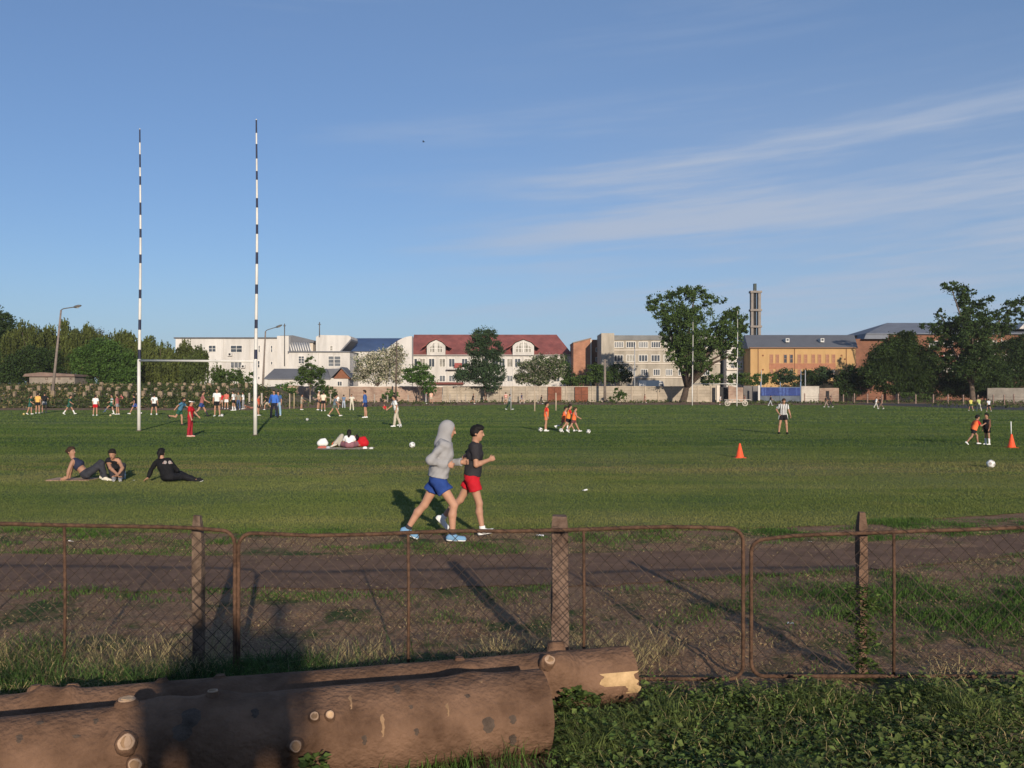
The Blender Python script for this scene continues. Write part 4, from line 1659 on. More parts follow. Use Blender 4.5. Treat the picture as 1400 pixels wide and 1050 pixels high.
POSES = {
    'stand': dict(lean=3, hip=(2, -2), knee=(3, 4), ab=(5, 6), arm=((2, 9, 14, 4), (-3, 10, 18, 4))),
    'wide': dict(lean=4, hip=(3, -3), knee=(5, 5), ab=(13, 13), arm=((5, 16, 25, 5), (-3, 18, 20, 5))),
    'hips': dict(lean=4, hip=(2, -2), knee=(4, 4), ab=(8, 8), arm=((-22, 36, 78, 38), (-22, 36, 78, 38))),
    'walk': dict(lean=6, hip=(26, -20), knee=(8, 12), ab=(3, 3), arm=((-22, 8, 22, 2), (24, 8, 30, 6)), foot=(-8, 22)),
    'run': dict(lean=14, hip=(46, -18), knee=(52, 62), ab=(3, 3), arm=((-44, 12, 80, 5), (32, 12, 85, 15)), foot=(0, 40)),
    'stride': dict(lean=9, hip=(30, -26), knee=(4, 10), ab=(5, 5), arm=((-25, 18, 35, 5), (25, 18, 35, 8)), foot=(-10, 30)),
    'kick': dict(lean=-2, hip=(52, -8), knee=(18, 6), ab=(4, 6), arm=((-30, 40, 30, 0), (28, 34, 30, 0)), foot=(20, 0)),
    'backkick': dict(lean=22, hip=(14, -28), knee=(14, 72), ab=(3, 3), arm=((30, 30, 40, 5), (-50, 40, 15, 0)), foot=(0, 50)),
    'lunge': dict(lean=10, hip=(38, -34), knee=(40, 14), ab=(6, 6), arm=((10, 15, 30, 5), (0, 15, 25, 5)), foot=(0, 40)),
    'look': dict(lean=10, hip=(2, -2), knee=(5, 5), ab=(5, 5), arm=((4, 8, 40, 20), (4, 8, 40, 20)), head=(24, 0)),
}
HEADING = {'away': 90, 'toward': 270, 'right': 0, 'left': 180}


def folk(px, py, hpx, pose, heading, label, Hm=None, child=0, grow=1.0, group=None, headyaw=None, **kw):
    """a standing figure with feet at a photo pixel and a height in photo pixels"""
    p = gp(px, py)
    H = Hm or hpx / F * p.y * grow
    a = HEADING[heading] if isinstance(heading, str) else heading
    P = dict(POSES[pose])
    if 'mod' in kw:
        P.update(kw.pop('mod'))
    J = joints(H=H, heading=a, loc=(p.x, p.y, .006), child=child, **P)
    c = (J['ank0'] + J['ank1']) / 2
    d = np.array([p.x - c[0], p.y - c[1], 0])
    for k in J:
        if isinstance(J[k], np.ndarray) and (k in ('pel', 'waist', 'chest', 'neck', 'head') or k[:-1] in ('hip', 'kne', 'ank', 'heel', 'toe', 'sh', 'elb', 'wri')):
            J[k] = J[k] + d
    kw.setdefault('h', min(.03, .018 + .000095 * p.y))
    return make_person(J, label, group=group, **kw)
# ------------------------------------------------------------------ the two joggers
Jh = joints(H=1.80, lean=10, hip=(-28, 33), knee=(7, 36), ab=(2, 2), foot=(24, 2), arm=((4, 6, 92, 26), (-42, 8, 118, 22)), head=(8, 4), heading=2, loc=(-1.07, 13.62, .02))
make_person(Jh, 'jogger in a pale grey hooded top and blue shorts, hood up', top=(.30, .295, .30), bottom=(.022, .055, .22), sleeve='long', hood=(.30, .295, .30), shoe=(.16, .30, .46),
            sock=(DGREY, 'low'), h=.0085, fine=True, curl=48, slen=.24, sk=1.08)
Jj = joints(H=1.645, lean=6, hip=(-28, 17), knee=(16, 10), ab=(2, 2), foot=(46, -10), arm=((-44, 10, 62, 2), (6, 8, 104, 34)), head=(2, -4), heading=-2, loc=(-.60, 14.15, .03))
make_person(Jj, 'dark haired jogger in a charcoal t-shirt and red shorts beside the hooded one', top=(.030, .028, .032), bottom=(.44, .012, .022), shoe=WHITE, sock=(WHITE, 'low'), hair='black',
            h=.0085, fine=True, curl=48, slen=.26, sk=1.0)

# ------------------------------------------------------------------ on the grass at the left
Yw = gp(118, 657).y


def W(px, py, dy=0.0):
    p = at(px, py, Yw + dy)
    return (p.x, p.y, max(.03, p.z))


mt = MB()
c0 = gp(98, 656.5)
n = 14
for i in range(n):
    x0, x1 = c0.x - .52 + 1.06 * i / n, c0.x - .52 + 1.06 * (i + 1) / n
    za, zb_ = .03 + .006 * math.sin(i * 1.7), .03 + .006 * math.sin((i + 1) * 1.7)
    mt.face([(x0, c0.y - .3, za), (x1, c0.y - .3, zb_), (x1, c0.y + .35, zb_), (x0, c0.y + .35, za)])
mt.box(c0.x - .52, c0.x + .54, c0.y - .3, c0.y + .35, .006, .024)
tag(mt.build('mat', cmat((.42, .27, .19)), None, c0), 'thin pale brown mat under the woman leaning back on one arm', 'mat')
J = free_joints(H=1.66, pel=W(117, 648), chest=W(107, 636), neck=W(100.5, 627.5), head=W(97.5, 617.5), hf=(1, -.25, .02), hu=(-.12, 0, 1),
                hip0=W(119, 648, .09), hip1=W(119, 649, -.09), kne0=W(137, 632.5, .12), kne1=W(139.5, 634, -.10), ank0=W(141, 650.5, .13), ank1=W(143.5, 652, -.09),
                toe0=W(150, 653, .13), toe1=W(152, 654, -.10), sh0=W(101.5, 631, .16), sh1=W(99, 631.5, -.16), elb0=W(97, 643, .24), elb1=W(94, 643, -.2), wri0=W(95, 653, .28), wri1=W(92, 653.5, -.2),
                hd0=(-.8, .2, -.2), hd1=(-.8, -.2, -.2))
make_person(J, 'woman in a navy sports top leaning back on one arm on the mat', top=(.025, .03, .06), bottom=(.035, .036, .045), low='trousers', sleeve='none', hair='brown', style='bun', shoe=OFFW, h=.011,
            fine=True, curl=4, female=True, crop=True, sk=.85)
J = free_joints(H=1.66, pel=W(160, 649, .35), chest=W(156, 635, .12), neck=W(154.5, 628, -.04), head=W(153.5, 620.5, -.14), hf=(.05, -1, -.42), hu=(0, -.42, 1),
                hip0=W(163.5, 650, .33), hip1=W(156, 650, .33), kne0=W(168, 637, .0), kne1=W(151, 637, .0), ank0=W(165, 652, -.24), ank1=W(155, 652, -.24), toe0=W(166, 655, -.42), toe1=W(153, 655, -.42),
                sh0=W(162.5, 630, .06), sh1=W(147.5, 630.5, .06), elb0=W(167.5, 640, -.16), elb1=W(151, 640, -.16), wri0=W(163, 647, -.30), wri1=W(160, 648, -.34), hd0=(-.5, -.4, -.6), hd1=(.5, -.4, -.6))
make_person(J, 'woman in a black sleeveless top hugging her knees beside the reclining one', top=BLACK, bottom=(.03, .03, .037), low='trousers', sleeve='none', hair='dark', style='bun', shoe=GREY, h=.011,
            fine=True, curl=30, female=True, sk=.95)
Yw = gp(229, 660).y
J = free_joints(H=1.66, pel=W(230, 651), chest=W(225.5, 637, .05), neck=W(222.5, 628, .10), head=W(220.5, 619.5, .13), hf=(.12, 1, -.1), hu=(-.05, .1, 1),
                hip0=W(225, 652, .05), hip1=W(235, 652, 0), kne0=W(247, 648, .38), kne1=W(252, 651, .22), ank0=W(264, 655, .52), ank1=W(267, 656.5, .22), toe0=W(274, 652, .55), toe1=W(277, 653, .2),
                sh0=W(213.5, 632, .06), sh1=W(233, 633, .04), elb0=W(206.5, 642.5, .1), elb1=W(241.5, 643, .15), wri0=W(202.5, 653, .1), wri1=W(238, 650, .40), hd0=(-.6, .2, -.4), hd1=(-.3, 1, -.2))
ph = make_person(J, 'person in a black printed hoodie sitting with their back to the camera', top=(.010, .010, .012), bottom=(.012, .012, .015), low='trousers', sleeve='long', hair='black', style='pony', shoe=BLACK,
                 h=.011, fine=True, curl=6)
# pale winged emblem across the shoulders
em = MB()
for sx in (-1, 1):
    for k in range(3):
        c = W(229 + sx * (3.2 + k * 1.2), 632 + k * .6, -.115 + .012 * k)
        r_ = .034 - .006 * k
        pts = [(c[0] + r_ * math.cos(a) * 1.2, c[1] - .012 + .012 * abs(math.cos(a)), c[2] + r_ * math.sin(a) * (.8 + .5 * (k == 0))) for a in np.linspace(0, 2 * math.pi, 9)[:-1]]
        em.face(pts, k % 2)
em.build('emblem', [cmat((.30, .26, .25)), cmat((.24, .09, .09))], ph)


def lathe_obj(name, prof, c, m, lab, cat, n=16, group=None):
    o = MB().lathe(prof, c, n).build(name, m, None, c)
    return tag(o, lab, cat, group)


b0 = gp(169.5, 655.5)
bt = lathe_obj('drink_bottle', [(.038, 0), (.042, .02), (.042, .13), (.036, .15), (.042, .17), (.040, .20), (.016, .25), (.014, .262)], b0, mat('bottle_plastic', (.42, .50, .58), .2, 20, .15, spec=.6), 'clear drink bottle standing by the two seated women', 'bottle')
MB().lathe([(.0425, .07), (.0425, .13)], b0, 16).build('paper_label', cmat(WHITE), bt)
MB().lathe([(.016, .255), (.016, .28)], b0, 12).build('cap', cmat(BLUE), bt)

# ------------------------------------------------------------------ picnic in mid field
Yw = gp(476, 613.5).y
pc = gp(474, 614)
bl = MB()
xs_ = np.linspace(gp(434, 614).x, gp(509, 614).x, 16)
for i in range(15):
    for j in range(5):
        f = lambda a, b: (xs_[a] + .03 * math.sin(b * 2.1), pc.y - .5 + 1.3 * b / 5, .016 + .012 * abs(math.sin(a * 1.3 + b)))
        bl.face([f(i, j), f(i + 1, j), f(i + 1, j + 1), f(i, j + 1)], (i // 2 + j) % 2)
tag(bl.build('picnic_blanket', [cmat((.42, .30, .22)), cmat((.5, .45, .38))], None, pc), 'pale striped picnic blanket spread in mid field', 'blanket')
J = free_joints(H=1.6, pel=W(478, 607.5), chest=W(478, 600.5, .05), neck=W(477.7, 596, .08), head=W(477.5, 591.5, .10), hf=(0, 1, -.1), hu=(0, .1, 1),
                hip0=W(475, 608, .02), hip1=W(481, 608, .02), kne0=W(468, 606.5, .30), kne1=W(488, 606.5, .30), ank0=W(481, 611, .45), ank1=W(474, 611, .42), toe0=W(486, 611, .5), toe1=W(469, 611, .5),
                sh0=W(472.5, 598.3, .05), sh1=W(483, 598.3, .05), elb0=W(470, 603.5, .12), elb1=W(485.5, 603.5, .12), wri0=W(473, 606, .32), wri1=W(482, 606, .32))
make_person(J, 'woman in a white top with long black hair sitting on the picnic blanket', top=WHITE, bottom=(.24, .11, .13), low='skirt', sleeve='short', hair='black', style='long', barefoot=True, h=.014, female=True)
J = free_joints(H=1.65, pel=W(466, 607, .75), chest=W(475, 604, .75), neck=W(481.5, 600.5, .75), head=W(486.5, 598.5, .75), hf=(-.5, .3, .8), hu=(.8, 0, .5),
                hip0=W(465, 607, .66), hip1=W(465, 607, .84), kne0=W(467.5, 595.5, .64), kne1=W(466, 596.5, .86), ank0=W(457.5, 607, .62), ank1=W(457, 607, .86), toe0=W(452, 609, .62), toe1=W(452, 609, .88),
                sh0=W(479, 602, .58), sh1=W(479, 602, .92), elb0=W(482, 607, .5), elb1=W(483, 607, 1.0), wri0=W(488, 608, .55), wri1=W(489, 608, .95))
make_person(J, 'person in beige lying behind the woman in white on the blanket, knees raised', top=BEIGE, bottom=(.40, .37, .31), low='trousers', sleeve='long', hair='black', shoe=OFFW, h=.014)


def bag(px, py, w_, h_, dy, m, lab, cat, name, lump=.12, m2=None):
    c = gp(px, py)
    c.y += dy
    V = []
    f = Fld((c.x - w_ / 2 - .1, c.y - .3, -.02), (c.x + w_ / 2 + .1, c.y + .3, h_ + .1), .014)
    f.cap((c.x - w_ * .28, c.y, h_ * .35), (c.x + w_ * .28, c.y, h_ * .35), h_ * .36, h_ * .34, .04)
    f.cap((c.x - w_ * .1, c.y, h_ * .6), (c.x + w_ * .18, c.y + .03, h_ * .72), h_ * .3, h_ * .22, .05)
    f.cap((c.x + w_ * .15, c.y - .02, h_ * .5), (c.x + w_ * .34, c.y, h_ * .6), h_ * .16, h_ * .12, .05)
    f.cut((c.x, c.y, .02), (0, 0, -1))
    o = f.obj(name, m, None, c)
    return tag(o, lab, cat)


bag(440.5, 610.5, .36, .34, .1, cmat(WHITE), 'white carrier bag standing on the left end of the blanket', 'bag', 'carrier_bag')
bag(441, 613.5, .46, .13, -.05, cmat((.42, .13, .10)), 'folded salmon red cloth under the white carrier bag', 'cloth', 'folded_cloth')
bag(459, 611, .26, .26, .05, cmat(ORANGE), 'orange bundle beside the woman in white', 'bag', 'cloth_bag')
bag(494, 611.5, .42, .44, .15, cmat(RED), 'plump bright red cushion at the right of the seated woman', 'cushion', 'cushion')
bag(500, 614, .14, .12, -.2, cmat(WHITE), 'small white cup lying by the red cushion', 'cup', 'paper_cup')
bag(508, 614.5, .14, .10, -.1, cmat((.55, .55, .53)), 'small pale wrapper at the right tip of the blanket', 'wrapper', 'food_wrapper')
bag(450, 613.5, .12, .12, -.2, cmat((.4, .42, .45)), 'grey mug standing between the bag and the orange bundle', 'mug', 'mug')

# ------------------------------------------------------------------ players and passers-by, left
FB = 'people playing football on the far side of the pitch'
S = {'sock': (WHITE, 'long')}
folk(40, 567, 26, 'walk', 'right', 'child in a dark green kit at the far left of the group', top=GREEN, bottom=(.03, .10, .09), child=.6, group=FB, mod=dict(hip=(8, -10)))
folk(51.5, 565.5, 28, 'stand', 'away', 'person in a yellow t-shirt and black shorts, back turned', top=YEL, bottom=BLACK, group=FB, wide=None) if False else folk(51.5, 565.5, 28, 'stand', 'away', 'person in a yellow t-shirt and black shorts, back turned', top=YEL, bottom=BLACK, group=FB)
folk(60.5, 564.5, 28, 'hips', 'away', 'person in a black top and grey shorts beside the yellow shirt', top=BLACK, bottom=GREY, group=FB, shoe=GREY)
folk(94.5, 567, 27, 'stride', 'right', 'child in green striding with white socks, alone left of the white shirt', top=GREEN, bottom=(.03, .09, .07), child=.5, group=FB, **S)
folk(130, 568.5, 28.5, 'wide', 'away', 'man in a white t-shirt and bright red shorts seen from behind', top=WHITE, bottom=RED, group=FB, mod=dict(ab=(7, 7)))
folk(149.5, 566.5, 27, 'kick', 200, 'child in a green and white shirt kicking, one arm up', top=stripes('green_white_kit', GREEN, (.45, .5, .48), 2, 4.2), bottom=GREEN, child=.5, group=FB, **S)
folk(161, 567, 27, 'stand', 'left', 'child in a faded red top and grey shorts', top=(.34, .11, .11), bottom=GREY, child=.5, group=FB)
folk(166, 556, 17, 'stand', 'toward', 'small far figure in a pink top by the fence posts', top=PINK, bottom=(.4, .42, .5), child=.4, group=FB)
folk(185, 567, 28.5, 'stride', 'left', 'runner in a black vest and blue shorts behind the left goal post', top=BLACK, bottom=(.05, .09, .30), group=FB)
p1_ = folk(210.5, 567.5, 29, 'wide', 'away', 'player with a number one on a white shirt, black shorts', top=WHITE, bottom=BLACK, group=FB, sock=(WHITE, 'low'))
q_ = gp(210.5, 567.5)
MB().box(q_.x - .02, q_.x + .02, q_.y - .185, q_.y - .165, 1.18, 1.42).box(q_.x - .07, q_.x - .02, q_.y - .184, q_.y - .166, 1.34, 1.385).build('number', cmat(BLACK), p1_)
folk(240, 582, 39, 'backkick', 'right', 'child in a blue and teal shirt running bent over, foot kicked back', top=(.06, .17, .27), bottom=GREEN, child=.45, group=FB, shoe=BLACK)
folk(259.5, 597.5, 49.5, 'stand', 'right', 'woman in a red t-shirt, red trousers and a white cap', top=RED, bottom=(.30, .02, .03), low='trousers', style='pony', hair='brown', cap=WHITE, female=True, shoe=(.6, .35, .3), h=.02,
     mod=dict(arm=((28, 6, 14, 0), (6, 8, 12, 0)), lean=2, ab=(2, 2)))
folk(275, 570.5, 37, 'stride', 20, 'person in a plaid reddish shirt and blue shorts over dark leggings', top=(.30, .11, .10), bottom=(.03, .06, .20), group=FB, sock=(DGREY, 'long'), shoe=BLACK)
folk(297, 569.5, 38, 'stand', 'toward', 'tall player in a white t-shirt and black shorts with a ball at his feet', top=WHITE, bottom=BLACK, group=FB, mod=dict(ab=(7, 7)))
folk(302.5, 558.5, 21, 'stand', 'away', 'figure in a plain red shirt half behind the tall white shirt', top=RED, bottom=(.4, .3, .25), group=FB)
folk(309.5, 559.5, 24, 'stand', 'away', 'person in a salmon checked shirt and white shorts', top=(.55, .15, .11), bottom=WHITE, group=FB)
folk(320, 561.5, 27, 'wide', 'left', 'player in a white shirt and black shorts, right of the salmon shirt', top=WHITE, bottom=BLACK, group=FB, **S)
folk(326, 560, 24, 'stand', 'toward', 'figure in dark clothes and blue jeans among the white shirts', top=(.2, .19, .15), bottom=(.05, .08, .16), low='trousers', group=FB)
folk(333, 559.5, 23.5, 'stand', 'left', 'person in a white shirt and grey trousers near the right goal post', top=WHITE, bottom=GREY, low='trousers', group=FB)
Yw = gp(342, 559.5).y
J = free_joints(H=1.7, pel=W(343, 557.5), chest=W(339.5, 556.3), neck=W(336.8, 555.3), head=W(334.6, 554), hf=(.2, -.9, .3), hu=(-.5, 0, .8), hip0=W(343.3, 557.6, .1), hip1=W(343.3, 557.6, -.1), kne0=W(347, 556.6, .1), kne1=W(347, 557.3, -.1),
                ank0=W(351, 558, .1), ank1=W(351, 558, -.1), toe0=W(352.5, 557, .1), toe1=W(352.5, 557, -.1), sh0=W(337.6, 556, .17), sh1=W(337.6, 556, -.17), elb0=W(336.5, 557.8, .2), elb1=W(336.5, 557.8, -.2), wri0=W(334.6, 558.4, .2), wri1=W(334.6, 558.4, -.2))
make_person(J, 'figure in brown lying on the grass left of the right goal post', top=(.16, .07, .05), bottom=(.3, .14, .10), low='trousers', h=.03, group=FB)
folk(352.5, 568.5, 28, 'stand', 'right', 'child in an orange red shirt hidden by the right goal post', top=(.55, .10, .05), bottom=BLACK, child=.5, group=FB)
folk(367, 560.5, 21, 'lunge', 'left', 'person in a black top lunging low by the right goal post', top=BLACK, bottom=BEIGE, group=FB)
folk(375, 571.5, 38, 'wide', 'toward', 'man in a royal blue jacket and dark trousers, legs apart', top=(.05, .15, .52), bottom=(.018, .02, .035), low='trousers', sleeve='long', group=FB, mod=dict(ab=(12, 12)), shoe=BLACK)
folk(380.5, 569, 34, 'stand', 'toward', 'person in pale blue trousers standing behind the royal blue jacket', top=(.05, .10, .22), bottom=(.25, .38, .50), low='trousers', group=FB)
folk(412, 560.5, 21, 'stand', 'right', 'child in beige clothes alone on the grass', top=BEIGE, bottom=(.28, .24, .18), child=.6, group=FB, mod=dict(arm=((20, 14, 40, 0), (10, 8, 20, 0))))
folk(435, 561, 27, 'stand', 'right', 'player with a white cap and an orange trimmed shirt', top=(.72, .50, .36), bottom=DGREY, cap=WHITE, group=FB)
folk(442, 562.5, 27, 'stand', 'away', 'broad player in a cream shirt and black shorts next to the white cap', top=(.72, .62, .48), bottom=BLACK, group=FB, sock=(WHITE, 'low'))
folk(457, 570, 31, 'stride', 'right', 'child in a slate grey shirt striding to the right', top=(.13, .17, .21), bottom=(.10, .13, .09), child=.4, group=FB)
folk(461, 559.5, 20, 'stand', 'toward', 'small player in white behind the striding child', top=WHITE, bottom=(.16, .14, .11), child=.3, group=FB)
folk(470, 558, 18, 'stand', 'away', 'small player in a grey blue shirt and pale trousers', top=(.13, .19, .28), bottom=(.40, .45, .52), low='trousers', child=.3, group=FB)
folk(481, 561, 22, 'hips', 'toward', 'player dressed all in cream, hands on hips', top=(.62, .58, .49), bottom=(.56, .51, .41), low='trousers', group=FB)
folk(500, 571.5, 38, 'stand', 'left', 'tall player in a blue top and navy shorts facing left', top=(.045, .11, .32), bottom=NAVY, sleeve='long', group=FB, mod=dict(ab=(3, 3)))
folk(526, 560, 9, 'look', 'toward', 'small child in red crouching at the far touch line', Hm=.8, top=RED, bottom=(.4, .06, .05), child=1, group=FB) if False else None
Yw = gp(526, 560.3).y
J = free_joints(H=1.2, child=.7, pel=W(526.5, 559), chest=W(526, 556.8), neck=W(525.6, 555.2), head=W(525.2, 553.6), hf=(-.3, -1, 0), hu=(0, 0, 1), hip0=W(527.3, 559), hip1=W(525.7, 559), kne0=W(528.6, 557.4, -.3), kne1=W(524.2, 557.4, -.3),
                ank0=W(528, 560, -.4), ank1=W(525, 560, -.4), toe0=W(528, 560.3, -.6), toe1=W(525, 560.3, -.6), sh0=W(527.2, 555.8), sh1=W(524.2, 555.8), elb0=W(528.6, 557.4, -.1), elb1=W(523, 557.4, -.1), wri0=W(528, 558, -.3), wri1=W(524, 558, -.3))
make_person(J, 'small child in red sitting on the far touch line', top=RED, bottom=(.4, .06, .05), h=.03, group=FB)
folk(543, 583.5, 44, 'wide', 200, 'player in a white t-shirt and beige trousers dribbling a ball', top=WHITE, bottom=(.48, .42, .33), low='trousers', h=.02, mod=dict(lean=12, ab=(14, 16), hip=(18, -16), knee=(10, 8), arm=((-15, 20, 30, 0), (20, 24, 30, 0))))
FR = 'people on the far touch line'
folk(589.5, 553, 18, 'stand', 'away', 'far figure in an orange and white striped shirt', top=stripes('orange_stripe', (.62, .2, .1), (.7, .6, .5), 0, 5), bottom=BEIGE, group=FR)
folk(582, 552, 16, 'stand', 'right', 'far figure in grey left of the striped shirt', top=GREY, bottom=(.3, .3, .3), low='trousers', group=FR)
folk(645, 552, 15, 'run', 'right', 'far runner in dark clothes below the tall dark tree', top=BLACK, bottom=DGREY, group=FR)
folk(664, 550, 13, 'walk', 'left', 'far walker in dark brown, right of the dark runner', top=(.06, .04, .035), bottom=(.2, .17, .15), group=FR)
folk(691.5, 552.5, 16, 'stand', 'away', 'far figure in a red and white hooped shirt by a stake', top=stripes('red_hoop', (.55, .14, .10), (.65, .5, .42), 2, 4), bottom=(.4, .3, .25), group=FR)
folk(696, 560.5, 22, 'walk', 'right', 'walker in a grey top and dark green trousers by the thin stake', top=(.28, .29, .30), bottom=(.02, .05, .035), low='trousers')
folk(714, 551.5, 14, 'walk', 'left', 'far figure in dark blue left of two tall stakes', top=NAVY, bottom=(.25, .25, .28), group=FR)
folk(738.5, 552, 13, 'run', 'right', 'far runner in black between two tall stakes', top=BLACK, bottom=BLACK, low='trousers', group=FR)
folk(881, 551, 12, 'walk', 'right', 'far walker in reddish brown before the pale wall', top=(.3, .13, .09), bottom=(.28, .15, .11), low='trousers', group=FR)
folk(984, 553.5, 13, 'look', 'right', 'far figure with a white top bending left of the wheeled cart', top=WHITE, bottom=GREY, group=FR)
folk(1019, 553, 13, 'look', 'left', 'far figure in brown leaning over the wheeled cart', top=(.24, .12, .09), bottom=(.4, .33, .28), group=FR)
folk(1053, 555, 14.5, 'walk', 'right', 'far walker in black in front of the blue banner', top=BLACK, bottom=(.35, .36, .38), low='trousers', group=FR)
folk(1130, 557, 16, 'walk', 'left', 'far walker in brown, left of a pair', top=(.10, .065, .055), bottom=(.26, .2, .17), low='trousers', group=FR)
folk(1136, 557, 16, 'walk', 'left', 'far walker in dark trousers and a tan top, right of a pair', top=(.26, .16, .12), bottom=(.035, .03, .035), low='trousers', group=FR)
folk(1197.5, 557.5, 14.5, 'walk', 'right', 'far walker all in white before the round trees', top=WHITE, bottom=(.5, .47, .43), low='trousers', group=FR)
folk(1204.5, 559.5, 17, 'stride', 'left', 'far walker in dark brown next to the one in white', top=(.06, .04, .035), bottom=(.16, .11, .09), low='trousers', group=FR)
folk(1327.5, 562, 18, 'walk', 'away', 'far jogger in a yellow shirt on the track', top=(.55, .50, .12), bottom=(.05, .10, .04), group=FR)
folk(1338.5, 562.5, 19.5, 'walk', 'away', 'far jogger in a lime shirt and pale trousers', top=(.40, .46, .16), bottom=(.45, .42, .33), low='trousers', group=FR)
folk(1352, 563, 18, 'walk', 'away', 'far jogger in a white shirt and black shorts', top=(.6, .62, .66), bottom=BLACK, group=FR)

# ------------------------------------------------------------------ training children and referee
TR = 'children training in orange bibs'
SH = dict(child=.75, h=.019)
folk(746, 590, 39, 'stand', 'right', 'child in an orange bib standing alone behind a ball', top=RED, bottom=(.6, .2, .1), bib=ORANGE, shoe=WHITE, sock=(WHITE, 'low'), group=TR, mod=dict(ab=(1, 1)), **SH)
folk(767.5, 589, 35, 'run', 'right', 'child in an orange bib bent over a ball, left of three', top=(.55, .3, .24), bottom=(.4, .12, .07), bib=ORANGE, sock=(WHITE, 'long'), group=TR, **SH)
folk(776.5, 591, 38, 'stride', 'right', 'child in an orange bib and black shorts, middle of three', top=RED, bottom=BLACK, bib=(.80, .24, .05), group=TR, sock=(WHITE, 'low'), **SH)
folk(784, 591.5, 35, 'stride', 'right', 'child in an orange bib with dark red shorts, right of three', top=(.4, .2, .15), bottom=(.14, .05, .05), bib=ORANGE, group=TR, hair='brown', sock=(WHITE, 'low'), **SH)
folk(1329.5, 608.5, 42, 'run', 'right', 'child in an orange bib leaning into a run near the poled cone', top=RED, bottom=BLACK, bib=ORANGE, group=TR, hair='black', sk=.8, mod=dict(lean=20, hip=(38, -22), knee=(30, 20)), **SH)
folk(1350, 608.5, 42, 'stand', 200, 'child in a black vest with white socks by the poled cone', top=(.16, .08, .05), bottom=BLACK, bib=BLACK, hair='black', sk=.8, child=.75, h=.019, sock=(WHITE, 'long'), sleeve='long')
folk(1070.5, 593.5, 49, 'hips', 'toward', 'referee in a black and white striped shirt looking down', top=stripes('referee_stripes', (.02, .02, .024), WHITE, 0, 11), bottom=BLACK, side=WHITE, shoe=BLACK, h=.0165, hair='brown',
     mod=dict(ab=(9, 9), head=(22, 0), arm=((6, 18, 18, 0), (-22, 30, 62, 30))))
# ------------------------------------------------------------------ goal posts
POSTW = mat('white_goal_paint', (.62, .60, .56), .14, 1.2, .55)
POSTB = mat('navy_band_paint', (.022, .026, .055), .3, 3, .6)


def goal(lp, rp, hl, hr, cl, cr, rad, lab, bands_l=None, bands_r=None):
    """H shaped goal: (px,py) feet; heights in metres; crossbar heights"""
    A, B = gp(*lp), gp(*rp)
    root = empty('rugby_goal', ((A.x + B.x) / 2, (A.y + B.y) / 2, 0), lab, 'goal posts', 'rugby goals at both ends of the pitch')
    for P, h, c, bands in ((A, hl, cl, bands_l), (B, hr, cr, bands_r)):
        m = MB()
        m.tube([(P.x, P.y, -.1), (P.x, P.y, c + .05)], [rad * 1.12, rad], 14)
        zs = [c + .05] + [z for b in bands or () for z in b] + [h]
        top = lambda z: rad * (1 - .58 * (z - c) / (h - c))
        wob = lambda z: (P.x + .05 * math.sin((z - c) * .35) * (z / h) + .03 * z / h * 3, P.y, z)
        segs = []
        for a, b in zip(zs[:-1], zs[1:]):
            if b - a < 1e-3:
                continue
            dark = any(abs(a - d[0]) < 1e-6 and abs(b - d[1]) < 1e-6 for d in bands or ())
            m.tube([wob(a), wob((a + b) / 2), wob(b)], [top(a), top((a + b) / 2), top(b)], 10, mi=1 if dark else 0, caps=False)
        m.build('upright', [POSTW, POSTB], root)
        MB().lathe([(rad * 1.9, -.02), (rad * 1.8, .03), (rad * 1.2, .05)], (P.x, P.y, 0), 14).build('socket', mat('post_socket', (.09, .07, .05), .3, 8), root)
    MB().tube([(A.x, A.y, cl), (B.x, B.y, cr)], rad * .7, 12).build('crossbar', POSTW, root)
    return root


def bands(lp, rows):
    Y = gp(*lp).y
    return sorted((HC - (b - YH) / F * Y, HC - (a - YH) / F * Y) for a, b in rows)


lp, rp = (190, 589.5), (349, 595.5)
YL, YR = gp(*lp).y, gp(*rp).y
zL = lambda py: HC - (py - YH) / F * YL
zR = lambda py: HC - (py - YH) / F * YR
bl_ = bands(lp, [(177, 195), (211, 229), (241, 253), (277, 294), (313, 325), (348, 360), (396, 408), (437, 451), (478, 491)])
br_ = bands(rp, [(164, 182), (197, 217), (234, 246), (271, 284), (307, 320), (345, 361), (389, 402), (437, 449), (478, 491)])
goal(lp, rp, zL(176), zR(163), zL(493), zR(494), .083, 'tall near rugby goal with navy banded white uprights', bl_, br_)
lp2, rp2 = (946.5, 554.8), (1007.5, 555.8)
Y2 = gp(*lp2).y
z2 = lambda py: HC - (py - YH) / F * Y2
bl2 = bands(lp2, [(432, 440), (452, 458), (474, 480), (494, 499)])
br2 = bands(rp2, [(430, 436), (448, 454), (470, 476), (490, 496)])
goal(lp2, rp2, z2(432), z2(430), z2(525), z2(525), .062, 'far smaller rugby goal in front of the big forked tree', bl2, br2)

# ------------------------------------------------------------------ balls, cones, stakes
def ico_dirs():
    t = (1 + 5 ** .5) / 2
    v = [(0, a, b * t) for a in (-1, 1) for b in (-1, 1)]
    v = v + [(z, x, y) for x, y, z in v] + [(y, z, x) for x, y, z in v]
    return [Vector(p).normalized() for p in v]


ICO = ico_dirs()


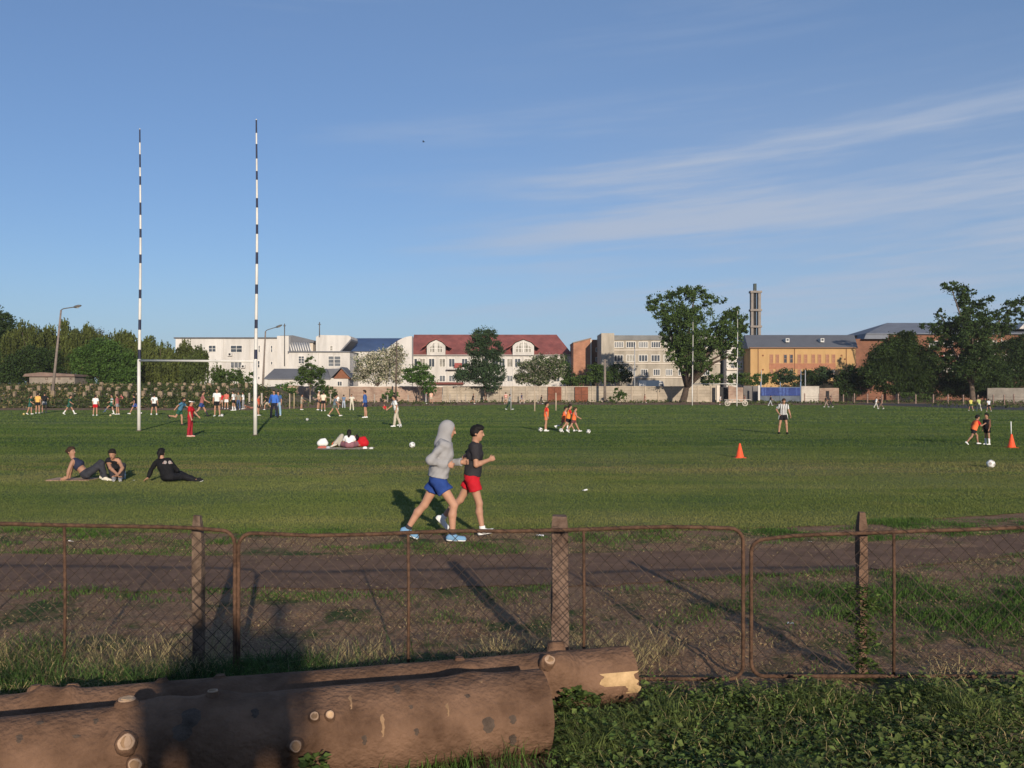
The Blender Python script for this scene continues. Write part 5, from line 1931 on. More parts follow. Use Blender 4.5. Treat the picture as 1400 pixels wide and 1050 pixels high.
def ball(px, py, r, lab, dark=(.03, .03, .035), base=WHITE, group='footballs on the pitch'):
    c = gp(px, py)
    m = MB()
    n = 20 if c.y < 40 else 12
    rot = Matrix.Rotation(px * 1.3, 3, 'Z') @ Matrix.Rotation(py * .7, 3, 'X')
    dirs = [rot @ d for d in ICO]
    nu = n * 2
    for i in range(n + 1):
        for j in range(nu):
            a, b = math.pi * i / n, 2 * math.pi * j / nu
            m.v.append((c.x + r * math.sin(a) * math.cos(b), c.y + r * math.sin(a) * math.sin(b), r + .004 + r * math.cos(a)))
    for i in range(n):
        for j in range(nu):
            q = (i * nu + j, (i + 1) * nu + j, (i + 1) * nu + (j + 1) % nu, i * nu + (j + 1) % nu)
            a, b = math.pi * (i + .5) / n, 2 * math.pi * (j + .5) / nu
            d = Vector((math.sin(a) * math.cos(b), math.sin(a) * math.sin(b), math.cos(a)))
            m.f.append(q)
            m.mi.append(1 if max(d.dot(e) for e in dirs) > .945 else 0)
            m.sm.append(True)
    return tag(m.build('football', [cmat(base, .45), cmat(dark, .45)], None, c), lab, 'ball', group)


ball(563.5, 612.5, .115, 'white football lying alone left of the hooded jogger', (.35, .34, .33))
ball(1354.5, 640, .115, 'white football on the grass below the poled cone', (.40, .36, .33))
ball(739, 590.3, .11, 'football at the feet of the lone child in a bib', (.16, .15, .15))
ball(767, 591.5, .11, 'football under the left child of the three in bibs', (.2, .19, .18))
ball(804.5, 593, .11, 'football lying free right of the three children in bibs', (.02, .02, .02))
ball(547, 584.5, .11, 'football between the feet of the dribbling player')
ball(303.5, 570, .12, 'football beside the tall white shirted player')
ball(236.5, 573.5, .1, 'football behind the kicked back foot of the bent runner') if False else None
ball(420, 575.5, .10, 'small white ball lying alone right of the right goal post')
ball(151, 569.5, .09, 'yellowish ball in front of the kicking child', (.4, .3, .2), (.62, .5, .32))
ball(32.5, 567.5, .09, 'yellow ball at the far left edge of the group', (.4, .32, .12), (.62, .48, .2))
ball(332, 577, .09, 'dull ball near the right goal post', (.2, .2, .2)) if False else None


def cone(px, py, h, lab):
    c = gp(px, py)
    m = MB()
    w_ = h * .36
    m.box(c.x - w_, c.x + w_, c.y - w_, c.y + w_, .006, .03)
    root = m.build('traffic_cone', cmat((.72, .085, .03), .5), None, c)
    tag(root, lab, 'cone', 'orange cones on the pitch')
    MB().lathe([(w_ * .82, .03), (w_ * .74, .06), (h * .055, h), (h * .045, h + .008)], c, 24).build('cone_body', cmat((.78, .10, .035), .5), root)
    return root


cone(1011.5, 626.3, .47, 'short orange cone standing alone in mid field')
cone(1383, 612.5, .52, 'orange cone with a white pole stuck in its top, far right')
cp = gp(1382.5, 611)
tag(MB().tube([(cp.x, cp.y, .46), (cp.x - .01, cp.y, .98)], .018, 8).build('marker_pole', cmat(WHITE), None, (cp.x, cp.y, .5)), 'short white pole stuck in the top of the far right cone', 'pole')


def stake(px, py, pyt, r, lab, c=(.45, .36, .26), lean=0, grp='tall thin stakes along the far touch line'):
    p = gp(px, py)
    t = at(px + lean, pyt, p.y)
    return tag(MB().tube([(p.x, p.y, -.1), ((p.x + t.x) / 2 + .01, p.y, t.z / 2), tuple(t)], [r * 1.1, r, r * .9], 8).build('stake', cmat(c), None, p), lab, 'stake', grp)


stake(731, 562.5, 527, .065, 'thin pale stake, left of two before the pale wall')
stake(760, 561.5, 537, .065, 'thin pale stake, right of two before the pale wall')
stake(698.5, 561, 531, .05, 'thin grey stake beside the walker in green trousers', (.33, .33, .32))
stake(396, 559, 538, .06, 'short wooden stake, left of two near the right goal post')
stake(402, 558.7, 537.5, .06, 'short wooden stake, right of two near the right goal post', (.42, .33, .2))

# ------------------------------------------------------------------ wheeled cart by the far goal
cc = gp(1005, 555)
ct = empty('hand_cart', cc, 'white two wheeled tubular cart by the foot of the far goal', 'cart')
cw = cmat((.58, .52, .45))
k = cc.y / F                                # metres per photo pixel at the cart
for px in (994, 1018):
    x = (px - 700) * k
    w_ = MB()
    ring = [(x + .34 * math.cos(a), cc.y - .25, .36 + .34 * math.sin(a)) for a in np.linspace(0, 2 * math.pi, 25)]
    w_.tube(ring, .05, 8, caps=False)
    wo = w_.build('wheel', cw, ct)
    sp_ = MB()
    for a in np.linspace(0, math.pi, 5)[:-1]:
        sp_.tube([(x - .33 * math.cos(a), cc.y - .25, .36 - .33 * math.sin(a)), (x + .33 * math.cos(a), cc.y - .25, .36 + .33 * math.sin(a))], .02, 6)
    sp_.build('spokes', cw, wo)
m = MB()
xa, xb = (992.5 - 700) * k, (1019 - 700) * k
for y in (cc.y - .25, cc.y + .5):
    m.tube([(xa - .1, y, .86), (xb + .7, y, .86)], .035, 8)
    m.tube([(xa, y, .42), (xb, y, .52)], .035, 8)
    for t in (0, .33, .66, 1):
        m.tube([(xa + (xb - xa) * t, y, .42), (xa + (xb - xa) * t, y, .86)], .028, 8)
for t in (0, .5, 1):
    m.tube([(xa + (xb - xa) * t, cc.y - .25, .44 + .06 * t), (xa + (xb - xa) * t, cc.y + .5, .44 + .06 * t)], .028, 8)
m.build('frame', cw, ct)
m = MB()
m.box(xa + .2, xa + 1.5, cc.y - .15, cc.y + .4, .46, .72)
m.build('tray', cmat((.5, .4, .33)), ct)

# ------------------------------------------------------------------ low concrete posts and wire round the field
PW = mat('pale_concrete', (.40, .35, .30), .25, 4, .9)
PWB = mat('brown_concrete', (.24, .17, .14), .25, 4, .9)


def low_fence(pts, label, ht, w_, m_, wires=(.35, .75, 1.15), rails=False):
    """pts: (px, py foot)"""
    P = [gp(a, b) for a, b in pts]
    root = empty('boundary_fence', P[len(P) // 2], label, 'fence')
    for p in P:
        q = MB()
        hh = ht * random.uniform(.92, 1.05)
        a = w_ / 2
        q.box(p.x - a, p.x + a, p.y - a, p.y + a, -.1, hh - .05)
        n = len(q.v)
        q.v += [(p.x - a, p.y - a, hh - .05), (p.x + a, p.y - a, hh - .05), (p.x + a, p.y + a, hh - .05), (p.x - a, p.y + a, hh - .05),
                (p.x - a * .5, p.y - a * .5, hh), (p.x + a * .5, p.y - a * .5, hh), (p.x + a * .5, p.y + a * .5, hh), (p.x - a * .5, p.y + a * .5, hh)]
        for i in range(4):
            j = (i + 1) % 4
            q.f.append((n + i, n + j, n + 4 + j, n + 4 + i)); q.mi.append(0); q.sm.append(False)
        q.f.append((n + 4, n + 5, n + 6, n + 7)); q.mi.append(0); q.sm.append(False)
        q.build('post', m_, root)
    wr = MB()
    for h in wires:
        for a, b in zip(P[:-1], P[1:]):
            wr.tube([(a.x, a.y - w_ / 2 - .01, h), ((a.x + b.x) / 2, (a.y + b.y) / 2 - w_ / 2, h - .04), (b.x, b.y - w_ / 2 - .01, h)], .009 if not rails else .02, 4, caps=False)
    wr.build('wire', WIRE, root)
    return root


low_fence([(x, 555.2) for x in (-40, -17, 4.6, 31, 54, 78, 102.5, 125, 146.6, 167, 187, 206, 225.6, 243, 261, 281, 301, 322, 341, 358)], 'row of white concrete posts and wire below the left bank', 1.75, .20, PW)
low_fence([(378 + 0, 554), (424, 552.5), (452, 552), (482, 551.6), (512, 551), (530, 550.6), (558, 550.6), (583, 550.3), (605, 550.3), (615, 550.2), (625, 550.2), (636.6, 550), (651, 550), (667, 550), (690, 549.8), (712, 549.8), (735, 549.6), (757, 549.6), (778, 549.6), (796, 549.6), (811, 549.6), (829, 549.6), (846, 549.6), (862, 549.6), (880, 549.5), (900, 549.4), (920, 549.4)],
          'row of grey posts and wire along the foot of the long wall', 1.45, .17, mat('grey_post', (.32, .28, .24), .25, 4, .9))
low_fence([(1100, 551), (1120, 551), (1137, 551), (1153, 551), (1168, 551), (1186, 551.2), (1206, 551.4), (1228, 551.6), (1252, 552), (1276, 552.2), (1296, 552.4), (1317, 552.6), (1337, 552.8), (1358, 553), (1373, 553.1), (1386, 553.2), (1404, 553.4)],
          'row of brown posts with rails before the trees on the right', 1.55, .16, PWB, rails=True)

# terrace stubs on the left bank
def stub_post(px, pyt, Y, lab):
    t = at(px, pyt, Y)
    w_ = .15 + .17 * random.random()
    zb = float(np.interp(Y, [p[0] for p in prof], [p[1] for p in prof])) * float(np.clip((-34 - t.x) / 6, 0, 1)) * 1.28 - .4
    d_ = random.uniform(-.05, .05)
    m = MB()
    m.prism([(t.x - w_, zb), (t.x + w_, zb), (t.x + w_ * .96 + d_, t.z - .05), (t.x + w_ * .55 + d_, t.z + .02), (t.x - w_ * .9 + d_, t.z)], Y - .2, Y + .2)
    return tag(m.build('terrace_stub', mat('stub_concrete', (.23, .175, .12), .4, 2.5, .95), None, (t.x, Y, max(zb + .3, 0))), lab, 'concrete post', 'broken concrete stubs of the old terrace on the bank')


SL = 'weathered concrete stub standing on the overgrown bank'
for px in (110.6, 126, 139, 153, 167, 179, 203.6, 218, 229, 241, 253, 264, 275, 285.6, 296, 306.5, 317.5, 327, 337):
    stub_post(px, 523.6 + random.uniform(-1.2, 1.6), 141, SL)
for px in (14, 26, 40, 55, 68, 80, 92, 104, 121, 138, 150, 163, 176, 200, 214, 236, 250, 262, 280, 300, 311):
    stub_post(px + random.uniform(-2, 2), 528.6 + random.uniform(-1.6, 2.2), 132, SL)
for px in (20, 47, 70, 97, 118, 132, 158, 172, 196, 221, 233, 254, 272):
    stub_post(px + random.uniform(-3, 3), 534.5 + random.uniform(-1.6, 2.4), 124, SL)

# ------------------------------------------------------------------ lamps and poles
POLE = mat('lamp_concrete', (.20, .165, .14), .3, 3, .9)
METAL = mat('lamp_metal', (.10, .095, .09), .2, 5, .5)


def lamp(base, top, arm, Y, r, lab):
    b, t, a = at(*base, Y), at(*top, Y), at(*arm, Y)
    b.z = 0
    root = empty('street_lamp', b, lab, 'street lamp', 'leaning street lamps behind the pitch')
    MB().tube([b + Vector((0, 0, -.2)), (b + t) / 2, t], [r * 1.25, r, r * .7], 10).build('pole', POLE, root)
    MB().tube([t - Vector((0, 0, .25)), t, t + (a - t) * .15 + Vector((0, 0, .12)), a], r * .42, 8).build('arm', METAL, root)
    d = (a - t).normalized()
    h = MB()
    h.tube([a - d * .25, a, a + d * .45, a + d * .85], [r * .5, r * 1.1, r * 1.2, r * .5], 10)
    hd = h.build('lamp_head', METAL, root)
    g = MB()
    u = Vector((0, 0, -1))
    g.tube([a + u * r * .75 + d * .05, a + u * r * .95 + d * .35, a + u * r * .6 + d * .7], [r * .4, r * .7, r * .3], 8)
    g.build('lens', mat('lamp_lens', (.45, .45, .42), .1, 4, .3), hd)
    return root


lamp((70, 548), (83.5, 424), (103, 419.5), 130, .17, 'leaning street lamp before the willows at the far left')
lamp((358, 552), (363, 453), (379, 446.8), 150, .15, 'slim street lamp before the white building, just right of the goal')


def pole(px, pyt, Y, r, lab, c, bits=(), lean=0):
    t = at(px + lean, pyt, Y)
    b = Vector(((px - 700) / F * Y, Y, 0))
    root = MB().tube([(b.x, Y, -.2), (b.x * .5 + t.x * .5, Y, t.z / 2), tuple(t)], [r * 1.2, r, r * .8], 8).build('utility_pole', c, None, b)
    tag(root, lab, 'pole')
    for dx, dz, w_ in bits:
        m = MB()
        m.box(t.x + dx - w_, t.x + dx + w_, Y - .08, Y + .08, t.z + dz - .06, t.z + dz + .06)
        m.build('crossarm', METAL, root)
        for e in (-.8, .8):
            MB().lathe([(.05, 0), (.08, .06), (.04, .14)], (t.x + dx + e * w_, Y, t.z + dz + .06), 8).build('insulator', cmat((.4, .4, .38)), root)
    return root


pole(541, 466, 165, .13, 'dark thin pole in front of the blossoming tree', mat('tarred_wood', (.09, .065, .05), .3, 3), [(0, -.5, .4)], 1.5)
pole(827, 491, 166, .22, 'grey concrete pole rising above the long pale wall', POLE, [(0, -.3, .45)])
pole(867.7, 471, 172, .09, 'thin pale metal pole behind the wall, left of the white van', cmat((.33, .34, .36)))
pole(1101, 506, 176, .10, 'thin grey pole behind the white wall', cmat((.33, .34, .36)))
pole(1041, 506, 172, .07, 'thin lamp post behind the left end of the blue banner', cmat((.4, .4, .4)))
pole(1095, 505, 172, .07, 'thin metal mast at the right end of the blue banner', cmat((.2, .27, .36)))

# a bird far up
bp_ = at(579, 194, 140)
m = MB()
m.tube([bp_ + Vector((-.2, 0, 0)), bp_, bp_ + Vector((.22, 0, .03))], [.02, .07, .03], 8)
bd = m.build('bird', cmat(BLACK), None, bp_)
tag(bd, 'small dark bird flying high in the blue sky', 'bird')
for s_ in (-1, 1):
    m = MB()
    m.face([bp_ + Vector((.08, 0, .03)), bp_ + Vector((-.08, 0, .03)), bp_ + Vector((-.14, s_ * .25, .16)), bp_ + Vector((-.05, s_ * .5, .08)), bp_ + Vector((.02, s_ * .25, .17))])
    m.build('wing', cmat(BLACK), bd)
# ------------------------------------------------------------------ buildings behind the pitch
PLAST = mat('white_plaster', (.50, .475, .44), .14, .5, .9, c2=(.57, .545, .51), stretch=(1, 1, .18), detail=9)
CREAM = mat('cream_plaster', (.60, .53, .45), .12, .3, .9)
FRAME = mat('window_frame', (.66, .63, .58), .06, 2, .6)
GLASS = mat('window_glass', (.05, .06, .075), .5, .6, .12, spec=.6)
GLASSB = mat('window_curtain', (.26, .24, .20), .5, .8, .2, spec=.6)
GREYR = mat('grey_metal_roof', (.125, .13, .145), .12, .6, .7)
GLASSS = mat('window_glass_sky', (.13, .14, .15), .4, .8, .2, spec=.6)  # paler panes, the sky's reflection put into their colour
DARK = mat('dark_opening', (.02, .02, .022), .3, 1, .9)


def tile_mat(name, c, c2, sx, sz, mortar, rough=.9):
    """small coursed units (bricks or roof tiles) on upright or sloping faces"""
    if name in MATS:
        return MATS[name]
    m = bpy.data.materials.new(name)
    m.use_nodes = True
    N, L = m.node_tree.nodes, m.node_tree.links
    g = N.new('ShaderNodeNewGeometry')
    sp = N.new('ShaderNodeSeparateXYZ')
    L.new(g.outputs['Position'], sp.inputs[0])
    ad = N.new('ShaderNodeMath')
    L.new(sp.outputs[0], ad.inputs[0]); L.new(sp.outputs[1], ad.inputs[1])
    cb = N.new('ShaderNodeCombineXYZ')
    L.new(ad.outputs[0], cb.inputs[0]); L.new(sp.outputs[2], cb.inputs[1])
    br = N.new('ShaderNodeTexBrick')
    br.inputs['Color1'].default_value, br.inputs['Color2'].default_value, br.inputs['Mortar'].default_value = c + (1,), c2 + (1,), mortar + (1,)
    br.inputs['Scale'].default_value = 1
    br.inputs['Brick Width'].default_value, br.inputs['Row Height'].default_value = sx, sz
    br.inputs['Mortar Size'].default_value = sz * .06
    L.new(cb.outputs[0], br.inputs['Vector'])
    nz = N.new('ShaderNodeTexNoise')
    nz.inputs['Scale'].default_value = .5
    nz.inputs['Detail'].default_value = 8
    L.new(g.outputs['Position'], nz.inputs['Vector'])
    rp = N.new('ShaderNodeValToRGB')
    rp.color_ramp.elements[0].position, rp.color_ramp.elements[1].position = .3, .7
    rp.color_ramp.elements[0].color, rp.color_ramp.elements[1].color = (.7, .7, .7, 1), (1.2, 1.2, 1.2, 1)
    L.new(nz.outputs['Fac'], rp.inputs['Fac'])
    mx = N.new('ShaderNodeMix'); mx.data_type = 'RGBA'; mx.blend_type = 'MULTIPLY'; mx.inputs[0].default_value = 1
    L.new(br.outputs['Color'], mx.inputs[6]); L.new(rp.outputs['Color'], mx.inputs[7])
    L.new(mx.outputs[2], N['Principled BSDF'].inputs['Base Color'])
    N['Principled BSDF'].inputs['Roughness'].default_value = rough
    MATS[name] = m
    return m


REDT = tile_mat('red_roof_tiles', (.22, .062, .055), (.26, .08, .068), .4, .25, (.15, .045, .04))
BRICK = tile_mat('orange_brick', (.34, .155, .092), (.39, .185, .11), .5, .22, (.35, .19, .12))
BRICKB = tile_mat('brown_brick', (.18, .078, .045), (.215, .095, .055), .5, .22, (.24, .11, .07))
BRICKW = tile_mat('weathered_brick', (.30, .19, .14), (.38, .27, .20), .6, .25, (.30, .25, .2))
ORNG = mat('orange_plaster', (.43, .265, .115), .14, .5, .9, c2=(.46, .29, .13), stretch=(1, 1, .2), detail=9)
CONCW = tile_mat('concrete_panels', (.34, .29, .225), (.40, .34, .265), 3.2, .52, (.25, .21, .16))
CONCB = mat('grey_render', (.29, .255, .205), .32, .4, .9, c2=(.36, .32, .26), stretch=(1, 1, .2), detail=9)


class Bld:
    def __init__(s, name, px, Y, label, cat='building', group=None):
        s.Y = Y
        s.root = empty(name, ((px - 700) / F * Y, Y, 0), label, cat, group)

    def X(s, px, dy=0):
        return (px - 700) / F * (s.Y + 0)

    def Z(s, py):
        return HC - (py - YH) / F * s.Y

    def wall(s, x0, x1, y0, y1=None, dep=12, m=PLAST, dy=0, name='wall', parent=None):
        b = MB()
        b.box(s.X(x0), s.X(x1), s.Y + dy, s.Y + dy + dep, s.Z(y1) if y1 else -.2, s.Z(y0))
        return b.build(name, m, parent or s.root)

    def poly(s, pts, dep, m, dy=0, name='wall', parent=None):
        """front outline in photo pixels (any order round), extruded backwards"""
        P = [(s.X(a), s.Z(b)) for a, b in pts]
        ar = sum(P[i][0] * P[(i + 1) % len(P)][1] - P[(i + 1) % len(P)][0] * P[i][1] for i in range(len(P)))
        if ar < 0:
            P.reverse()
        b = MB()
        b.prism(P, s.Y + dy, s.Y + dy + dep, 0)
        return b.build(name, m, parent or s.root)

    def slope(s, x0, x1, ye, yr, dep, m, dy=-.3, x0r=None, x1r=None, name='roof', th=.18, back=True):
        """pitched roof: eave row ye, ridge row yr (apparent), ridge set back dep"""
        xa, xb = s.X(x0), s.X(x1)
        xc, xd = s.X(x0r if x0r is not None else x0), s.X(x1r if x1r is not None else x1)
        ze = s.Z(ye)
        Yr = s.Y + dep
        zr = HC + (s.Z(yr) - HC) * Yr / s.Y
        xc, xd = xc * Yr / s.Y, xd * Yr / s.Y
        y0 = s.Y + dy
        b = MB()
        A, B, C, D = Vector((xa, y0, ze)), Vector((xb, y0, ze)), Vector((xd, Yr, zr)), Vector((xc, Yr, zr))
        E, G = Vector((xb, Yr + dep, ze)), Vector((xa, Yr + dep, ze))
        b.face([A, B, C, D])
        b.face([B, E, C])
        b.face([E, G, D, C])
        b.face([G, A, D])
        t = Vector((0, 0, th))
        b.face([A - t, B - t, B, A])
        b.face([B - t, E - t, E, B])
        b.face([G - t, A - t, A, G])
        b.face([A - t, G - t, E - t, B - t])
        return b.build(name, m, s.root)

    def win(s, x0, x1, y0, y1, nx=2, ny=2, fm=FRAME, gm=None, dy=0, bar=None, parent=None):
        if gm is None:
            gm = random.choice((GLASS, GLASS, GLASSB, GLASSS))
        X0, X1, Z0, Z1 = s.X(x0), s.X(x1), s.Z(y1), s.Z(y0)
        t = bar or .11
        f = MB()
        ya, yb = s.Y + dy - .10, s.Y + dy + .05
        f.box(X0, X0 + t, ya, yb, Z0, Z1); f.box(X1 - t, X1, ya, yb, Z0, Z1)
        f.box(X0 + t, X1 - t, ya, yb, Z0, Z0 + t); f.box(X0 + t, X1 - t, ya, yb, Z1 - t, Z1)
        for i in range(1, nx):
            x = X0 + (X1 - X0) * i / nx
            f.box(x - t * .4, x + t * .4, ya + .02, yb, Z0 + t, Z1 - t)
        for j in range(1, ny):
            z = Z0 + (Z1 - Z0) * j / ny
            f.box(X0 + t, X1 - t, ya + .03, yb - .01, z - t * .35, z + t * .35)
        o = f.build('window', fm, parent or s.root)
        p = MB()
        p.box(X0 + t * .6, X1 - t * .6, s.Y + dy - .035, s.Y + dy + .02, Z0 + t * .6, Z1 - t * .6)
        p.build('pane', gm, o)
        return o


# --- white flat roofed building with annex
B = Bld('white_building', 335, 205, 'long white flat roofed building behind the near goal')
B.wall(240, 380, 463, dep=14)
B.wall(380, 396, 459.5, dep=12, dy=-.8)
B.wall(238, 381, 461.2, 463, 14.4, mat('roof_edge', (.10, .10, .105), .2, 1), -.25, 'roof_edge')
B.poly([(381, 458.5), (399, 458), (428, 465), (428, 468), (396, 468)], 10, GREYR, 1, 'roof')
B.poly([(394, 468), (396, 481), (426, 481), (426, 468)], 8, CREAM, 1.5)
# sloping glazed roof with ribs
m = MB()
for i in range(9):
    x = B.X(395 + i * 3.3)
    m.tube([(x, B.Y + .6, B.Z(468.5)), (x + .9, B.Y - 1.2, B.Z(480))], .12, 6)
gr = m.build('skylight', FRAME, B.root)
m = MB()
m.face([(B.X(394), B.Y + .7, B.Z(468)), (B.X(397), B.Y - 1.1, B.Z(480)), (B.X(426), B.Y - 1.1, B.Z(480)), (B.X(421), B.Y + .7, B.Z(468))])
m.build('pane', mat('roof_glass', (.16, .17, .19), .3, .5, .2, spec=.6), gr)
B.wall(397, 480, 482, dep=11, dy=-1.6)
B.wall(396.3, 480.6, 480.6, 482, 11.6, GREYR, -2.0, 'eave')
B.poly([(432, 481), (432, 460.5), (437, 458), (476, 458.6), (479.5, 460.5), (479.5, 463.5), (464, 481)], 9, PLAST, 0)
B.poly([(464, 481), (480, 463.6), (480, 466), (466.5, 481)], 9.2, GREYR, -.15, 'roof')
for a in ((285, 295.5, 472, 481.5, 2, 2), (315, 331.5, 472, 482, 2, 2), (353, 356, 472, 482, 1, 2), (370, 373, 472, 482, 1, 2), (315, 331, 494, 503.5, 3, 1), (352, 355.5, 493, 503, 1, 2), (370, 373, 494, 499, 1, 1), (352.5, 355.5, 514.5, 519, 1, 1), (315, 331, 514, 521, 3, 1)):
    B.win(*a)
B.win(451, 455.3, 472.3, 479.8, 1, 2, gm=GLASSB)
B.win(410, 418.5, 487, 497.5, 2, 3, dy=-1.6)
B.win(450.5, 468, 487, 501.5, 2, 3, dy=-1.6)
for px, py in ((315, 484.5), (333, 501)):
    c = Vector((B.X(px), B.Y - .3, B.Z(py)))
    m = MB(); m.box(c.x - .45, c.x + .45, c.y - .3, c.y + .3, c.z - .35, c.z + .35)
    a_ = m.build('air_conditioner', cmat((.55, .53, .5)), B.root)
    MB().tube([(c.x, c.y - .31, c.z), (c.x, c.y - .34, c.z)], .24, 12).build('fan_grille', DARK, a_)
for px, y0, y1 in ((391, 443, 500), (438.5, 441, 459)):
    m = MB(); m.tube([(B.X(px), B.Y - 1.3, B.Z(y1)), (B.X(px), B.Y - 1.3, B.Z(y0))], .11, 8)
    m.tube([(B.X(px) - .3, B.Y - 1.3, B.Z(y0 + 3)), (B.X(px) + .3, B.Y - 1.3, B.Z(y0 + 3))], .08, 6)
    m.build('antenna_mast', METAL, B.root)
for px in (306, 341, 362, 438, 458):
    dy = -1.68 if px > 400 else -.08
    m = MB(); m.tube([(B.X(px), B.Y + dy, 0), (B.X(px), B.Y + dy, B.Z(464 if px < 400 else 483))], .06, 6); m.build('drainpipe', cmat((.5, .47, .43)), B.root)

# --- low hut with grey hipped roof
B = Bld('low_house', 420, 186, 'low white house with a grey pitched roof and brown gable')
B.wall(366, 476, 517, dep=6)
B.slope(361, 452, 517.5, 504, 3.4, GREYR, x0r=375, x1r=447)
B.poly([(456, 517.6), (467, 504.5), (479, 517.6)], 6, mat('brown_boards', (.21, .085, .045), .2, 2), -.2, 'gable')
m = MB()
for (a, b) in (((452, 518), (467, 503)), ((481, 518), (467, 503))):
    m.box(0, 0, 0, 0, 0, 0) if False else None
    A_, B_ = Vector((B.X(a[0]), 0, B.Z(a[1]))), Vector((B.X(b[0]), 0, B.Z(b[1])))
    y0, y1 = B.Y - .7, B.Y + 6.4
    t = Vector((0, 0, .22))
    P = [A_, B_, B_ + t, A_ + t]
    q = [(p.x, p.z) for p in P]
    if a[0] > b[0]:
        q.reverse()
    m.prism(q, y0, y1)
m.build('roof', GREYR, B.root)
B.poly([(446, 504), (467, 503.4), (467, 506), (450, 516)], 5, GREYR, 1.2, 'roof')
B.win(395, 401, 520, 527, 2, 1)
B.win(461, 468, 521, 528, 2, 1)

# --- hall with a blue barrel roof and its curved end
B = Bld('hall', 515, 215, 'white hall with a bright blue metal roof beside the red roofed school')
B.wall(478, 545, 480, dep=16)
m = MB()
nseg = 10
R0 = [(B.Y - .4 + 9 * k / nseg, B.Z(480.5) + (HC + (B.Z(462.5) - HC) * 1.04 - B.Z(480.5)) * math.sin(math.pi / 2 * (k / nseg) ** .8)) for k in range(nseg + 1)]
for (ya, za), (yb, zb_) in zip(R0[:-1], R0[1:]):
    m.face([(B.X(478.5), ya, za), (B.X(552), ya, za), (B.X(552), yb, zb_), (B.X(478.5), yb, zb_)], 0, True)
m.face([(B.X(478.5), R0[-1][0], R0[-1][1]), (B.X(552), R0[-1][0], R0[-1][1]), (B.X(552), B.Y + 18, B.Z(480)), (B.X(478.5), B.Y + 18, B.Z(480))])
m.face([(B.X(478.5), a, b) for a, b in reversed(R0)] + [(B.X(478.5), B.Y + 18, B.Z(480))][::-1])
m.build('roof', mat('blue_metal_roof', (.05, .085, .175), .2, .4, .6), B.root)
curve = [(530, 481)] + [(530 + 34 * k / 10, 477 - 17 * math.sin(math.pi / 2 * k / 10)) for k in range(11)] + [(564, 548), (530, 548)]
B.poly(curve, 3, PLAST, -1.4)
B.win(548, 552, 472, 481, 2, 2, dy=-1.4)
for px in (489, 500, 511, 522):
    B.win(px, px + 6, 490, 500, 2, 2)

# --- red roofed school
B = Bld('school', 670, 222, 'long white school with a red tiled roof and arched dormers')
B.wall(562, 782, 484, dep=16)
B.slope(561, 783, 485, 457.5, 8, REDT, x0r=566, x1r=761)
m = MB(); m.box(B.X(561), B.X(783), B.Y - .62, B.Y - .35, B.Z(486.2), B.Z(484.8)); m.build('gutter', cmat((.30, .27, .25)), B.root)
for x0, x1, xa, xb in ((584, 609, 577, 617), (701, 730, 693, 737)):
    xm = (x0 + x1) / 2
    arch = [(x0, 486), (x0, 473), (x0 + 4, 469), (xm, 465), (x1 - 4, 469), (x1, 473), (x1, 486)]
    B.poly(arch, 6, PLAST, -.75, 'dormer')
    # roof wings over the dormer, bell shaped
    lo_ = [(xa, 476.5), (x0 - 1.5, 473), (x0 + 3, 468.2), (xm, 464.0), (x1 - 3, 468.2), (x1 + 1.5, 473), (xb, 476.5)]
    up_ = [(a, b - 1.5) for a, b in lo_]
    b = MB()
    for (p0, p1), (q0, q1) in zip(zip(lo_[:-1], lo_[1:]), zip(up_[:-1], up_[1:])):
        P = [(B.X(p0[0]), B.Z(p0[1])), (B.X(p1[0]), B.Z(p1[1])), (B.X(q1[0]), B.Z(q1[1])), (B.X(q0[0]), B.Z(q0[1]))]
        b.prism(P, B.Y - 1.2, B.Y + 4.5)
    b.build('dormer_roof', REDT, B.root)
    # arched window: fan of bars
    fr = MB()
    X0, X1, Z0, Z1 = B.X(x0 + 3.5), B.X(x1 - 3.5), B.Z(482), B.Z(468)
    y_ = B.Y - .80
    XM = (X0 + X1) / 2
    hz = lambda x: Z0 + (Z1 - Z0) * (1 - .62 * (abs(x - XM) / ((X1 - X0) / 2)) ** 1.6)
    pts = [(x, hz(x)) for x in np.linspace(X0, X1, 11)]
    pn = MB()
    pn.prism([(X0, Z0), (X1, Z0)] + pts[::-1], y_ - .04, y_ + .02)
    for x in np.linspace(X0, X1, 6):
        fr.box(x - .07, x + .07, y_ - .12, y_ - .03, Z0, hz(x))
    fr.box(XM - .14, XM + .14, y_ - .13, y_ - .025, Z0, Z1)
    for z in (Z0, Z0 + (Z1 - Z0) * .38, Z0 + (Z1 - Z0) * .72):
        ww = [x for x in np.linspace(X0, X1, 41) if hz(x) >= z]
        fr.box(min(ww), max(ww), y_ - .11, y_ - .035, z - .06, z + .06)
    o = fr.build('window', FRAME, B.root)
    pn.build('pane', GLASSB, o)
for a in (566, 573, 586, 600.5, 613.5, 631, 645, 659, 673, 682, 693, 703.5, 717, 731, 744, 757, 770):
    B.win(a, a + 8.5, 490, 502, 2, 1, gm=GLASS if int(a) % 3 else GLASSB)
for a in (573, 586, 600.5, 613.5, 631, 645, 659, 673, 682, 693, 703.5, 717, 731, 744, 757, 770):
    B.win(a, a + 8.5, 513, 522, 2, 1)
for px in (571.5, 583.5, 598, 611.5, 624, 641.5, 691, 701.5, 715):
    m = MB(); m.box(B.X(px) - .14, B.X(px) + .14, B.Y - .16, B.Y + .05, .1, B.Z(486.5)); m.build('pilaster', PLAST, B.root)
m = MB(); m.box(B.X(611), B.X(640), B.Y - 1.6, B.Y, B.Z(505.5), B.Z(503.8)); bc = m.build('balcony', cmat((.45, .42, .4)), B.root)
